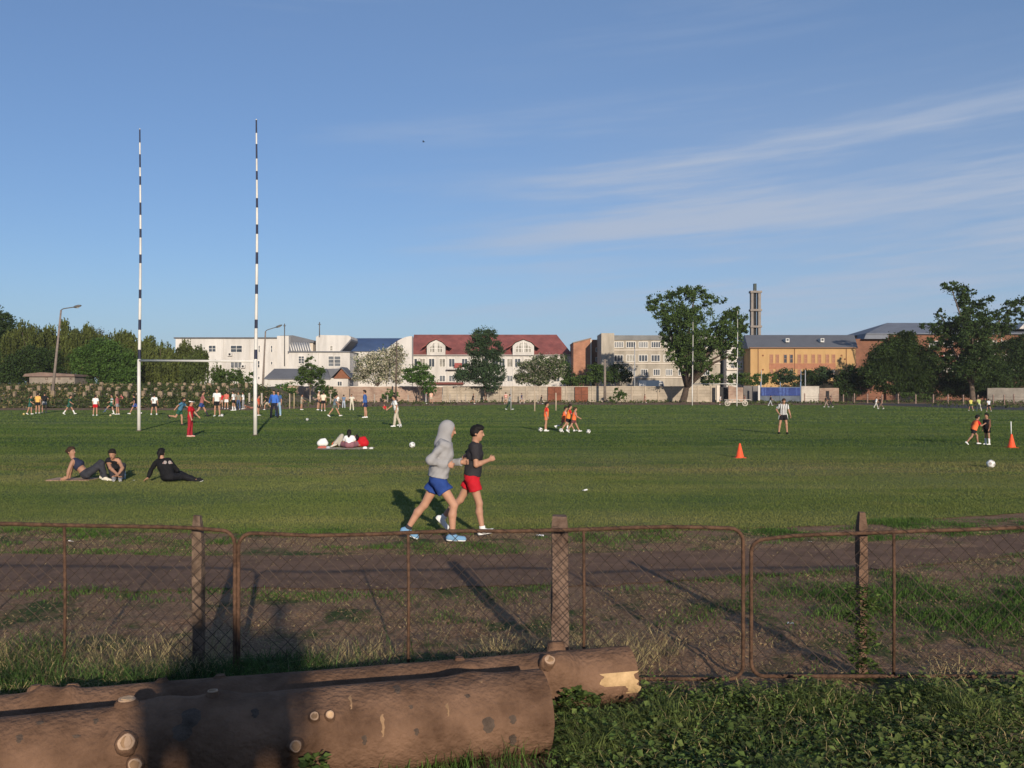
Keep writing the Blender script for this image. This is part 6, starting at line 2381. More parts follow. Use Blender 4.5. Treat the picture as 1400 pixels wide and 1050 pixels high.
m = MB(); m.box(B.X(622), B.X(632), B.Y - 1.66, B.Y - 1.61, B.Z(503.5), B.Z(496.5)); m.build('railing', cmat((.30, .08, .07)), bc)
m = MB(); m.box(B.X(588), B.X(634), B.Y - 1.2, B.Y - .2, B.Z(525.5), B.Z(522.6)); m.build('canopy', cmat((.16, .055, .045)), B.root)

# --- orange brick stair block
B = Bld('brick_building', 802, 214, 'orange brick block with a slanting roof line right of the school')
B.poly([(784, 548), (784, 469.5), (808, 463.2), (808, 548)], 12, BRICK)
B.poly([(783.4, 469.3), (783.4, 467.9), (808.4, 461.6), (808.4, 463.0)], 12.4, cmat((.24, .2, .17)), -.2, 'coping')
B.wall(808.6, 820, 464, dep=11, m=BRICKB, dy=1.2)
B.wall(807, 808.6, 464, dep=1.5, m=CREAM, dy=-.3, name='downpipe')
for y in (475, 488, 501):
    B.win(815, 819, y, y + 6, 1, 1, dy=1.2)

# --- grey concrete block
B = Bld('concrete_building', 900, 205, 'weathered grey concrete block behind the big forked tree')
B.wall(821, 838.5, 456.2, dep=10, m=CONCB, dy=-2)
B.wall(838.5, 985, 465, dep=12, m=CONCB)
B.wall(838.5, 985.5, 458.5, 465, 12.4, mat('parapet', (.19, .19, .185), .3, .3), -.25, 'parapet')
m = MB()
for y in (478.5, 497, 516):
    m.box(B.X(838.6), B.X(985), B.Y - .22, B.Y + .05, B.Z(y + .8), B.Z(y - .4))
m.build('ledge', CREAM, B.root)
for i, x in enumerate((839.5, 856, 873, 890, 907, 924, 941, 958)):
    B.win(x, x + 13, 467, 475.5, 4, 1)
    B.win(x, x + 12.5, 485, 494.5, 3, 1, gm=GLASSB if i % 3 == 1 else GLASS)
    B.win(x + 3, x + 12.5, 504.5, 513.5, 3, 1)
B.wall(989, 1015, 471, dep=9, m=PLAST, dy=-3)
for y in (480, 495.5, 512):
    B.win(994, 1005.5, y, y + 8.5, 2, 2, dy=-3)
    B.win(1007, 1010.5, y, y + 8.5, 1, 2, dy=-3)
for y in (487, 503, 518):
    m = MB(); m.box(B.X(989), B.X(1011), B.Y - 3.5, B.Y - 2.95, B.Z(y + 3.5), B.Z(y + 1.2)); m.build('ledge', CREAM, B.root)
B.wall(1015, 1027, 470, dep=6, m=BRICKB, dy=1)

# --- tall chimney like tower
B = Bld('tower', 1033.5, 260, 'tall slim tower of two concrete legs with a dark core')
for a, b in ((1027, 1030.2), (1036.8, 1040.4)):
    B.wall(a, b, 398, dep=1.6, m=mat('tower_concrete', (.23, .20, .175), .2, .5), name='leg')
B.wall(1030.4, 1035, 399, dep=1.2, m=DARK, dy=.6, name='core')
for y in (399, 424, 446.5):
    B.wall(1025.8, 1041.4, y - 1.4, y + 1.4, 2.2, mat('tower_concrete', (.23, .20, .175), .2, .5), -.4, 'crossbeam')
B.wall(1031.2, 1034.8, 387.5, 397.4, .9, mat('tower_cap', (.06, .075, .07), .2, 1), .3, 'mast')

# --- orange hall
B = Bld('orange_building', 1098, 196, 'orange plastered hall with a grey roof and paired tall windows')
B.wall(1026, 1170, 474.5, dep=14, m=ORNG)
B.slope(1022, 1172, 475.2, 458, 7, GREYR, x0r=1018, x1r=1168)
m = MB(); m.box(B.X(1024), B.X(1171), B.Y - .5, B.Y - .31, B.Z(476.3), B.Z(475)); m.build('gutter', cmat((.22, .13, .08)), B.root)
m = MB(); m.box(B.X(1051.5), B.X(1142.5), B.Y - .04, B.Y + .1, B.Z(504.4), B.Z(496.8)); m.build('spandrel', mat('brown_panel', (.34, .15, .085), .15, 1.5), B.root)
for i, x in enumerate((1052.2, 1060.3, 1071.2, 1079.4, 1090.3, 1098.9, 1109.4, 1117.9, 1128.6, 1137.1)):
    pnl = mat('brown_shutter', (.30, .15, .095), .15, 1.5)
    B.win(x, x + 4.9, 484.5, 496.5, 1, 2, gm=GLASS if i in (2, 3) else pnl, bar=.09, fm=mat('brown_frame', (.42, .22, .12), .1, 2))
    B.win(x, x + 4.9, 504.6, 517, 1, 2, gm=GLASSB if i in (3, 9) else pnl, bar=.09, fm=mat('brown_frame', (.42, .22, .12), .1, 2))
for px, py in ((1043, 486), (1043, 505.5), (1150.4, 486), (1155, 491)):
    m = MB(); m.tube([(B.X(px), B.Y - .05, B.Z(py)), (B.X(px), B.Y + .02, B.Z(py))], .19, 14); m.build('round_vent', cmat((.2, .08, .04)), B.root)
for px in (1036.5, 1086.3, 1157):
    m = MB(); m.tube([(B.X(px), B.Y - .1, 0), (B.X(px), B.Y - .1, B.Z(476))], .07, 6); m.build('drainpipe', cmat((.25, .13, .07)), B.root)
for px in (1075.5, 1123):
    Yd = B.Y + 2.5
    zc = HC - (465.5 - YH) / F * B.Y * (Yd / B.Y) + .1
    xc = (px - 700) / F * Yd
    m = MB(); m.box(xc - .38, xc + .38, Yd - .7, Yd + 1.2, zc - .5, zc + .32)
    o = m.build('roof_light', cmat((.55, .55, .53)), B.root)
    m = MB(); m.box(xc - .22, xc + .22, Yd - .74, Yd - .69, zc - .2, zc + .2); m.build('pane', GLASS, o)

# --- brown brick school on the right
B = Bld('brick_building', 1300, 206, 'brown brick building with a blue grey hipped roof behind the right trees')
B.wall(1212, 1440, 455.5, dep=16, m=BRICKB)
B.slope(1183, 1442, 456, 441.5, 9, mat('slate_roof', (.15, .165, .20), .15, .5, .7), x0r=1213, x1r=1442, dy=-.8)
B.wall(1172, 1213, 463, dep=10, m=BRICKB, dy=1)
B.poly([(1180, 463.5), (1183, 456), (1213, 456), (1213, 463.5)], 5, mat('slate_roof', (.15, .165, .20), .15, .5, .7), -.6, 'roof')
for y in (466, 484, 502):
    for x in (1190, 1222, 1240, 1270, 1290, 1310, 1330, 1350, 1370, 1386):
        if x > 1213 or y > 466:
            B.win(x, x + 13, y, y + 8.5, 4, 2)
B.poly([(1389, 450), (1398, 441), (1408, 450)], 4, PLAST, -1.3, 'dormer')
B.win(1395, 1401, 444.5, 449.5, 2, 1, dy=-1.3)
m = MB(); m.box(B.X(1277), B.X(1290), B.Y - .12, B.Y - .02, B.Z(492.5), B.Z(486)); m.build('sign_board', cmat((.55, .12, .10)), B.root)
m = MB(); m.tube([(B.X(1248), B.Y - .1, 0), (B.X(1248), B.Y - .1, B.Z(457))], .08, 6); m.build('drainpipe', PLAST, B.root)
m = MB(); m.tube([(B.X(1369), B.Y - .1, 0), (B.X(1369), B.Y - .1, B.Z(457))], .08, 6); m.build('drainpipe', PLAST, B.root)

# --- shed on the far left
B = Bld('shed', 68, 152, 'low pale shed with a flat rusty roof under the left willows')
B.wall(40, 102, 514.5, dep=6, m=mat('shed_plaster', (.25, .21, .17), .3, .6))
B.poly([(33, 514.8), (36, 511.2), (58, 509), (103, 512), (104, 514.8)], 7, mat('rusty_sheet', (.19, .13, .105), .25, 1), -.5, 'roof')
for px in (62, 79, 95):
    B.win(px, px + 3.5, 516, 519, 1, 1, fm=cmat((.2, .15, .12)))

# ------------------------------------------------------------------ walls along the pitch
def wallthing(x0, x1, yt, Y, dep, m, lab, name='wall', jag=0, cap_=None):
    """free standing wall with an uneven top"""
    X0, X1 = (x0 - 700) / F * Y, (x1 - 700) / F * Y
    z = HC - (yt - YH) / F * Y
    n = max(2, int((X1 - X0) / 1.2))
    top = [(X0 + (X1 - X0) * i / n, z + jag * float(vnoise(i * .7, x0, 5))) for i in range(n + 1)]
    b = MB()
    b.prism([(X0, -.2), (X1, -.2)] + top[::-1], Y, Y + dep)
    o = b.build(name, m, None, ((X0 + X1) / 2, Y, 0))
    tag(o, lab, 'wall', None, 'thing')
    if cap_:
        c = MB()
        for i in range(n):
            (xa, za), (xb, zb_) = top[i], top[i + 1]
            c.prism([(xa, za), (xb, zb_), (xb, zb_ + .12), (xa, za + .12)], Y - .06, Y + dep + .06)
        c.build('coping', cap_, o)
    return o


wallthing(384, 415, 527.5, 172, .4, BRICKW, 'old brick wall in front of the low white house', jag=.15)
wallthing(415.5, 478, 528, 173, .4, mat('patched_wall', (.34, .26, .2), .35, .6), 'patched rubble wall below the brown gable', jag=.2)
wallthing(478.5, 605, 529, 171, .4, BRICKW, 'weathered brick wall beneath the blossoming tree', jag=.1, cap_=CREAM)
cw_ = wallthing(605.5, 978, 528, 170, .35, CONCW, 'long pale wall of stacked concrete planks', jag=.03)
for px in range(612, 978, 18):
    x = (px - 700) / F * 170
    MB().box(x - .13, x + .13, 169.86, 170.02, -.1, 2.2 + 5.2 / F * 170).build('pier', mat('pier_concrete', (.36, .30, .23), .2, 1), cw_)
for x0, x1, lab in ((749, 767.5, 'rust red sheet steel gate in the pale wall, left of two'), (786, 804, 'rust red sheet steel gate in the pale wall, right of two')):
    b = MB()
    X0, X1 = (x0 - 700) / F * 169.6, (x1 - 700) / F * 169.6
    b.box(X0, X1, 169.55, 169.7, .05, 2.75)
    g_ = b.build('steel_gate', mat('rust_sheet', (.19, .065, .035), .3, 1.2), None, ((X0 + X1) / 2, 169.6, 0))
    tag(g_, lab, 'gate')
    f = MB()
    for z in (.2, 1.4, 2.6):
        f.box(X0, X1, 169.48, 169.55, z - .05, z + .05)
    f.box((X0 + X1) / 2 - .04, (X0 + X1) / 2 + .04, 169.47, 169.55, .05, 2.75)
    f.build('brace', mat('rust_bar', (.13, .05, .03), .3, 2), g_)
wallthing(980, 984, 527, 168, .5, CREAM, 'pale gate pier left of the dark doorway', jag=0)
dk = wallthing(984.5, 995.5, 529, 171, .3, mat('dark_gate', (.035, .035, .038), .3, 1), 'dark steel door between the gate pier and the ruin', 'steel_gate')
dk['category'] = 'door'
MB().box((990 - 700) / F * 171 - .05, (990 - 700) / F * 171 + .05, 170.9, 170.99, 1.0, 1.3).build('handle', METAL, dk)
wallthing(996, 1016, 528.5, 169, .5, BRICKW, 'crumbling brick wall behind the far goal', jag=.3)
wallthing(1016.5, 1036, 527.5, 171, .4, mat('dark_render', (.15, .14, .135), .3, .4), 'dark grey rendered wall left of the blue banner', jag=.05)
wallthing(1036.5, 1039, 527, 167, .3, PLAST, 'slim white gate pier left of the blue banner', jag=0)
# banner on its frame
bx0, bx1 = (1040 - 700) / F * 168, (1094.5 - 700) / F * 168
zt, zb_ = 2.2 + 3 / F * 168, 2.2 - 8 / F * 168
bn = empty('banner_frame', ((bx0 + bx1) / 2, 168, 0), 'blue banner on a metal frame, hung between the white walls', 'banner')
m = MB()
N_ = 36
for i in range(N_):
    x0, x1 = bx0 + (bx1 - bx0) * i / N_, bx0 + (bx1 - bx0) * (i + 1) / N_
    f = lambda x: 168 + .06 * math.sin(x * 2.1) + .03 * math.sin(x * 5.3)
    m.face([(x0, f(x0), zb_), (x1, f(x1), zb_), (x1, f(x1), zt), (x0, f(x0), zt)], 1 if (i in (1, 2, 4, 17, 18, 20, 21, 23, 24, 32)) else 0, True)
m.build('banner', [mat('blue_cloth', (.025, .045, .17), .25, 1.4, .8), mat('pale_blue_print', (.05, .085, .24), .5, 3.5, .8)], bn)
m = MB()
m.box(bx0, bx1, 168.15, 168.25, -.1, zb_ - .05)
m.build('panel', mat('grey_blue_sheet', (.10, .12, .15), .3, .8), bn)
for px in (1040, 1067, 1094.5):
    x = (px - 700) / F * 168
    MB().tube([(x, 168.1, -.1), (x, 168.1, 3.6)], .07, 8).build('pole', cmat((.16, .22, .32)), bn)
m = MB(); m.tube([(bx0, 168.1, zt + .05), (bx1, 168.1, zt + .05)], .05, 6); m.build('rail', cmat((.16, .22, .32)), bn)
wallthing(1095.5, 1120, 528, 169, .5, mat('whitewash', (.44, .40, .345), .22, .6), 'bright whitewashed wall right of the blue banner', jag=.12)
w_ = wallthing(1120.5, 1147, 530.5, 171, .5, BRICKW, 'ruined brick wall with a dark doorway, right of the whitewash', jag=.25)
MB().box((1129 - 700) / F * 171, (1133.5 - 700) / F * 171, 170.95, 171.02, .0, 2.0).build('doorway', DARK, w_)
wallthing(1226, 1256, 534.5, 178, .4, mat('pale_wall', (.50, .42, .34), .25, .5), 'short pale wall beneath the round leafy tree', jag=.25)
wallthing(1350, 1450, 530.5, 168, .4, mat('grey_shaded_planks', (.20, .18, .155), .35, .5), 'plank wall behind the joggers on the right, tree shade in its grey', jag=.05)  # weathered grey darkened further to carry the shade of the trees

# ------------------------------------------------------------------ van behind the wall
VY = 177
vx = lambda px: (px - 700) / F * VY
vr = empty('van', (vx(891), VY, 0), 'white box van parked behind the pale wall', 'van')
VW = cmat((.70, .68, .66), .4)
m = MB(); m.box(vx(874), vx(901), VY, VY + 2.1, .75, 2.2 + 13 / F * VY); m.build('cargo_box', VW, vr)
m = MB(); m.prism([(vx(901.4), .6), (vx(910.5), .6), (vx(910.5), 1.7), (vx(906.5), 2.2 + 11.5 / F * VY), (vx(901.4), 2.2 + 12.6 / F * VY)], VY + .1, VY + 2.0); cb_ = m.build('cab', VW, vr)
m = MB(); m.prism([(vx(903), 2.0), (vx(908.6), 2.0), (vx(905.8), 3.3), (vx(903), 3.3)], VY + .06, VY + .1); m.build('window', GLASS, cb_)
for px in (879, 906):
    m = MB(); m.tube([(vx(px), VY + .05, .42), (vx(px), VY + .4, .42)], .42, 18); wo = m.build('wheel', cmat(BLACK), vr)
    MB().tube([(vx(px), VY + .02, .42), (vx(px), VY + .06, .42)], .22, 14).build('rim', cmat(GREY, .4), wo)
# ------------------------------------------------------------------ trees and bushes
BARKT = mat('tree_bark', (.12, .09, .07), .3, 3, .95)


def leafmat(name, c, c2=None, isl=.45, trans=.22):
    return mat(name, c, .35, .45, .75, c2=c2, island=isl, spec=.15, trans=trans, detail=3)


L_DARK = leafmat('dark_leaves', (.026, .046, .015), (.040, .064, .020))
L_MID = leafmat('mid_leaves', (.046, .080, .022), (.070, .105, .030))
L_WIL = leafmat('willow_leaves', (.072, .088, .026), (.098, .112, .034))
L_BRT = leafmat('bright_leaves', (.052, .105, .023), (.075, .13, .032))
L_BLUE = leafmat('blue_green_leaves', (.036, .060, .032), (.050, .080, .040))
L_BLO = leafmat('blossom', (.42, .37, .29), (.5, .45, .36), .3)
L_BLO2 = leafmat('faded_blossom', (.26, .24, .19), (.30, .28, .22), .3)


def leaf_quads(C, size, stretch=1.0, hang=False):
    n = len(C)
    u = rng.normal(0, 1, (n, 3))
    if hang:
        u[:, 2] = -np.abs(u[:, 2]) * 2.2 - 1
    u /= np.linalg.norm(u, axis=1)[:, None]
    v = np.cross(u, rng.normal(0, 1, (n, 3)))
    v /= np.linalg.norm(v, axis=1)[:, None]
    s = (rng.uniform(.55, 1.25, n) * size)[:, None]
    V = np.stack([C - u * s * stretch, C - v * s * .62, C + u * s * stretch, C + v * s * .62], 1).reshape(-1, 3)
    return V, np.arange(n)[:, None] * 4 + [0, 1, 2, 3]


def clumps(blobs, Y, dens, size, tight=.30, shell=.55):
    """leaf centres: sub-clumps sitting mostly in the outer part of every blob"""
    P = []
    for b in blobs:
        px, py, rx, ry = b[:4]
        k = b[4] if len(b) > 4 else 1
        c = np.array(at(px, py, Y + (b[5] if len(b) > 5 else 0)))
        sx, sz = rx / F * Y, ry / F * Y
        sy = (sx + sz) / 2
        nl = int(rx * ry * 3.14 * dens * k * 1.45)
        nc = max(9, int(nl / 42))
        d = rng.normal(0, 1, (nc, 3))
        d /= np.linalg.norm(d, axis=1)[:, None]
        r = shell + (1 - shell) * rng.uniform(0, 1, nc) ** .7
        r *= 1 + .16 * vnoise(d[:, 0] * 2.5 + px, d[:, 2] * 2.5 + d[:, 1] * 2, int(px))
        cc = c + d * r[:, None] * np.array([sx, sy, sz]) * .92
        rad = tight * (sx + sz) / 2 * rng.uniform(.45, 1.1, nc)
        per = rng.multinomial(nl, (rad ** 2) / (rad ** 2).sum())
        idx = np.repeat(np.arange(nc), per)
        P.append(cc[idx] + rng.normal(0, .5, (len(idx), 3)) * rad[idx][:, None] * np.array([1.1, 1.1, .75]))
        loose = rng.normal(0, 1, (int(nl * .10), 3))
        loose /= np.linalg.norm(loose, axis=1)[:, None]
        P.append(c + loose * rng.uniform(.75, 1.18, len(loose))[:, None] * np.array([sx, sy, sz]))
    return np.concatenate(P)


def tree(name, px, Y, blobs, lm, label, cat='tree', group=None, dens=2.3, leaf=2.0, trunk=2.2, limbs=True, tight=.30, shell=.55, tcol=None, base=0, fork=.45, extra=None):
    b = Vector(((px - 700) / F * Y, Y, base))
    root = empty(name, b, label, cat, group)
    P = clumps(blobs, Y, dens, leaf, tight, shell)
    P = P[P[:, 2] > base + .05]
    V, Q = leaf_quads(P, leaf / F * Y * .62)
    if extra is not None:
        mi = (rng.uniform(0, 1, len(Q)) < extra[1]).astype(int)
        me = np_mesh('crown', V, Q, [lm, extra[0]], False, mi)
    else:
        me = np_mesh('crown', V, Q, lm)
    link('crown', me, root)
    if trunk:
        r = trunk / F * Y / 2
        m = MB()
        cs = [(at(q[0], q[1], Y + (q[5] if len(q) > 5 else 0)), q[2] * q[3]) for q in blobs]
        cz = sum(c[0].z * c[1] for c in cs) / sum(c[1] for c in cs)
        cx = sum(c[0].x * c[1] for c in cs) / sum(c[1] for c in cs)
        fk = Vector((b.x + (cx - b.x) * .25, Y, base + (cz - base) * fork))
        m.tube([b + Vector((0, 0, -.3)), b + Vector((0, 0, .3)), (b + fk) / 2, fk], [r * 1.45, r * 1.1, r, r * .85], 10)
        if limbs:
            for li, (c, wgt) in enumerate(cs):
                if len(cs) > 12 and li % 3:
                    continue
                q = fk + (c - fk) * .5 + Vector((random.uniform(-.06, .06) * (c - fk).length, random.uniform(-.05, .05) * (c - fk).length, .35 + .07 * (c - fk).length))
                m.tube([fk - Vector((0, 0, .2)), q, c], [r * .6, r * .38, r * .16], 7)
        m.build('trunk', tcol or BARKT, root)
    return root


def willow(px, Y, top, low, wid, label, lm=L_WIL, n=150, base=0, trunk=2.4):
    """weeping crown: strands of narrow leaves hanging from a dome"""
    b = Vector(((px - 700) / F * Y, Y, base))
    root = empty('willow_tree', b, label, 'tree', 'willows along the left edge')
    k = Y / F
    P = []
    zt, zl = at(0, top, Y).z, at(0, low, Y).z
    for lobe in range(15):
        u = rng.uniform(-1, 1)
        lx = b.x + u * .95 * wid * k
        ly = Y + rng.uniform(-.6, .6) * wid * k
        lz = zt - (abs(u) ** 1.6) * (zt - zl) * .42 - rng.uniform(0, .26) * (zt - zl)
        lr = rng.uniform(.20, .42) * wid * k
        for s_ in range(n // 4):
            a, rr = rng.uniform(0, 2 * np.pi), math.sqrt(rng.uniform(0, 1)) * lr
            x, y = lx + rr * math.cos(a), ly + rr * math.sin(a)
            z0 = lz - (rr / lr) ** 2 * lr * .9 + rng.normal(0, .22) + (rng.uniform(0, 1) < .12) * rng.uniform(0, .9)
            ln = rng.uniform(.25, 1.0) * (z0 - zl) * .95
            nn = max(6, int(ln / (k * 1.0)))
            t = np.sort(rng.uniform(0, 1, nn))
            sw = rng.normal(0, .10, 2)
            P.append(np.stack([x + sw[0] * t * ln * .4 + rng.normal(0, .07, nn), y + sw[1] * t * ln * .4 + rng.normal(0, .07, nn), z0 - t * ln], 1))
    P = np.concatenate(P)
    P = P[P[:, 2] > base]
    V, Q = leaf_quads(P, 1.15 * k, 1.5, True)
    link('crown', np_mesh('crown', V, Q, lm), root)
    m = MB()
    r = trunk * k / 2
    m.tube([b + Vector((0, 0, -.3)), b + Vector((.1, 0, (zt - base) * .3)), b + Vector((0, 0, (zt - base) * .62))], [r * 1.4, r, r * .7], 9)
    for a in np.linspace(0, 2 * np.pi, 6)[:-1]:
        q = Vector((math.cos(a) * wid * k * .4, math.sin(a) * wid * k * .3, (zt - base) * .82))
        m.tube([b + Vector((0, 0, (zt - base) * .5)), b + q * .6 + Vector((0, 0, (zt - base) * .3)), b + q], [r * .55, r * .35, r * .15], 6)
    m.build('trunk', BARKT, root)
    return root


# --- left edge
tree('broadleaf_tree', 4, 172, [(2, 462, 20, 30), (18, 490, 22, 30), (-12, 480, 30, 40), (6, 438, 11, 11), (-2, 424, 7, 7)], L_DARK, 'dark broad tree cut by the left picture edge', leaf=2.3)
tree('leafy_bush', 40, 155, [(28, 505, 26, 20), (62, 500, 26, 22), (45, 490, 22, 18), (12, 512, 18, 16)], L_DARK, 'dark leafy thicket around the low shed', 'bush', leaf=2.2, trunk=1.6)
willow(38, 168, 429, 512, 31, 'olive willow standing right of the dark edge tree', n=190)
willow(80, 170, 431, 515, 31, 'olive willow directly behind the leaning street lamp', n=190)
willow(112, 171, 440, 520, 30, 'willow behind the bright bushy tree, its top left of the bare treetop', n=190)
willow(148, 172, 443, 520, 28, 'willow behind the bare treetop', n=190)
willow(196, 170, 452, 530, 28, 'willow just left of the left goal post', n=180)
willow(171, 168, 449, 530, 31, 'willow between the bare treetop and the left goal post', n=180)
willow(219, 166, 461, 535, 31, 'willow right behind the left goal post', n=190)
willow(252, 166, 463, 535, 31, 'willow trailing under the goal crossbar', n=190)
willow(277, 162, 466, 532, 25, 'darker willow at the left end of the white building', leafmat('dark_willow', (.06, .08, .024), (.08, .10, .032)), n=150)
tree('leafy_tree', 138, 158, [(118, 497, 22, 24), (150, 490, 26, 24), (172, 500, 18, 22), (138, 478, 22, 16), (128, 515, 26, 14), (165, 516, 24, 14)], L_BRT, 'bright green bushy tree below the bare treetop', leaf=2.2)
# thin bare treetop
b = at(128, 548, 176); b.z = 0
bt_ = empty('bare_tree', b, 'thin treetop with hardly any leaves between the willows', 'tree')
m = MB()
tips = []
m.tube([b, at(127, 500, 176), at(126, 462, 176)], [.3, .2, .12], 8)
for k in range(46):
    a = random.uniform(-1.15, 1.15)
    r1 = random.uniform(10, 26)
    s0 = at(126 + random.uniform(-2, 2), 490 - random.uniform(0, 26), 176)
    e = at(127 + math.sin(a) * r1, 474 - math.cos(a) * r1 * 1.35 + 6, 176) + Vector((0, random.uniform(-2, 2), 0))
    mid = (s0 + e) / 2 + Vector((random.uniform(-.3, .3), 0, random.uniform(0, .5)))
    m.tube([s0, mid, e], [.07, .045, .022], 5)
    tips += [mid, e, (mid + e) / 2, e * .75 + mid * .25]
m.build('trunk', BARKT, bt_)
P = np.repeat(np.array([tuple(t) for t in tips]), 5, 0)
P = P + rng.normal(0, .32, P.shape)
V, Q = leaf_quads(P, .15)
link('crown', np_mesh('crown', V, Q, leafmat('sparse_leaves', (.06, .06, .03))), bt_)
tree('leafy_tree', 318, 156, [(306, 518, 14, 12), (322, 514, 13, 10), (335, 522, 10, 10), (345, 514, 6, 7), (298, 530, 12, 8), (330, 532, 14, 8)], L_MID, 'small loose tree below the white building, left of the right goal post')
# bank scrub
Xs, Ys = scatter(3600, -84, -36, 113, 150)
Zs = np.interp(Ys, [p[0] for p in prof], [p[1] for p in prof]) * np.clip((-34 - Xs) / 6, 0, 1) * 1.28
C = np.stack([Xs, Ys, Zs], 1)
CC = np.repeat(C, 16, 0) + rng.normal(0, 1, (len(C) * 16, 3)) * np.array([.5, .5, .22]) + np.array([0, 0, .05])
k = rng.uniform(0, 1, len(CC)) < np.where(CC[:, 0] < -58, .72, .9)
V, Q = leaf_quads(CC[k], .16)
tag(link('weeds', np_mesh('weeds', V, Q, leafmat('bank_weeds', (.036, .054, .018), (.06, .075, .028)))), kind='stuff')
V, Q = leaf_quads(CC[~k], .15, 1.6)
tag(link('dry_grass', np_mesh('dry_grass', V, Q, leafmat('bank_straw', (.17, .125, .07), (.22, .165, .095)))), kind='stuff')
# rough grass along the far touch line
Xs, Ys = scatter(26000, -60, 100, 112, 168, lambda x, y: np.where((y > pw(x, FIELD_FAR) + 1.5) & ~((x < -34) & (y < 152)), np.clip(.25 + .9 * vnoise(x * .18, y * .12, 91), 0.02, 1), 0))
V, Q = leaf_quads(np.stack([Xs, Ys, rng.uniform(.03, .4, len(Xs))], 1), .17, 1.2)
tag(link('weeds', np_mesh('weeds', V, Q, leafmat('verge_weeds', (.045, .062, .02), (.075, .085, .032)))), kind='stuff')

# --- middle
tree('leafy_tree', 424, 160, [(424, 494, 7, 9), (421, 506, 13, 10), (432, 510, 12, 10), (414, 518, 12, 9), (432, 521, 12, 8)], L_MID, 'dark green pointed tree in front of the low house', trunk=2)
tree('leafy_bush', 390, 158, [(383, 534, 10, 9), (397, 530, 10, 8), (392, 541, 16, 7)], L_BRT, 'green bush at the left end of the brick wall', 'bush', trunk=1)
tree('leafy_bush', 448, 160, [(440, 532, 10, 8), (453, 536, 10, 7), (444, 542, 14, 6)], L_MID, 'green bush before the patched rubble wall', 'bush', trunk=1)
tree('blossoming_tree', 515, 178, [(500, 497, 17, 15), (520, 492, 19, 16), (538, 490, 16, 18), (512, 512, 22, 13), (538, 512, 17, 13), (492, 512, 12, 10), (541, 477, 8, 7)], L_BLO, 'wide tree in white blossom before the blue roofed hall', extra=(L_MID, .30), dens=1.6, tight=.36, shell=.4)
tree('leafy_tree', 574, 166, [(572, 508, 17, 11), (562, 516, 12, 9), (582, 520, 16, 9), (586, 532, 12, 9), (570, 500, 8, 6)], L_BRT, 'low bright green tree right of the white blossom')
tree('leafy_bush', 532, 168, [(532, 536, 6, 6), (538, 541, 8, 5), (529, 542, 8, 5)], L_BRT, 'small yellow green bush beneath the white blossom', 'bush', trunk=0)
tree('dense_tree', 664, 167, [(658, 460, 15, 14), (670, 458, 11, 11), (650, 476, 14, 14), (672, 478, 17, 14), (664, 494, 22, 14), (640, 508, 16, 12), (655, 512, 22, 13), (678, 510, 15, 14), (632, 516, 12, 9), (672, 528, 14, 9)], L_BLUE, 'tall dense blue green tree in front of the school', dens=2.6, leaf=1.8, trunk=3, shell=.62)
tree('blossoming_tree', 735, 180, [(722, 508, 17, 14), (742, 498, 20, 15), (758, 505, 17, 14), (735, 517, 24, 10), (762, 492, 9, 8), (712, 518, 12, 8)], L_BLO2, 'grey green tree with faded blossom before the right dormer', extra=(L_MID, .58), tight=.34)
tree('leafy_tree', 776, 184, [(772, 502, 7, 18), (778, 515, 9, 12)], L_DARK, 'narrow dark tree between the faded blossom and the brick block', trunk=1.5)
tree('leafy_bush', 790, 178, [(780, 521, 14, 7), (796, 520, 12, 7)], L_MID, 'low hedge like bush behind the right steel gate', 'bush', trunk=1)
tree('leafy_tree', 816, 182, [(815, 508, 15, 11), (808, 517, 13, 9), (826, 516, 12, 9)], L_MID, 'round green tree left of the grey concrete pole')
tree('leafy_tree', 847, 184, [(846, 508, 15, 12), (837, 516, 10, 10), (856, 516, 10, 9)], L_DARK, 'dark round tree right of the grey concrete pole')
tree('leafy_bush', 846, 163, [(845, 536, 7, 6), (850, 541, 9, 6), (840, 545, 8, 5)], L_MID, 'spiky bush growing at the foot of the pale wall', 'bush', trunk=0)
# the big forked tree
big = [(905, 414, 20, 14), (893, 418, 12, 9), (930, 404, 22, 12), (950, 400, 20, 10), (968, 410, 15, 9), (985, 410, 10, 6), (925, 428, 24, 16), (955, 428, 20, 15), (915, 445, 15, 12), (940, 452, 24, 16), (918, 468, 16, 13), (950, 475, 22, 15), (928, 488, 16, 12), (960, 492, 15, 12), (945, 506, 13, 10),
       (998, 438, 18, 12), (1005, 425, 11, 6), (1012, 450, 13, 11), (990, 456, 15, 12), (978, 470, 14, 11), (1003, 468, 14, 10), (1010, 482, 9, 8), (965, 505, 8, 7), (930, 440, 26, 16, 1, -4), (945, 465, 24, 18, 1, -5), (925, 480, 17, 14, 1, -4), (952, 492, 18, 13, 1, -5), (935, 500, 15, 11, 1, -4), (960, 478, 16, 13), (998, 446, 16, 13, 1, -4), (1000, 460, 17, 12, 1, -4), (912, 455, 13, 10), (905, 430, 14, 10), (995, 480, 14, 12), (1004, 496, 9, 9), (982, 472, 15, 12, 1, -3), (977, 447, 11, 12), (970, 460, 13, 11, 1, -3), (962, 500, 14, 10), (1012, 440, 12, 12), (1000, 430, 14, 10)]
tree('forked_tree', 934, 163, big, L_MID, 'biggest tree, forked trunk before the grey concrete block', dens=1.25, leaf=2.3, trunk=9, fork=.22, tight=.24, shell=.40, tcol=mat('pale_bark', (.07, .050, .038), .35, 2, .95))
m = MB()
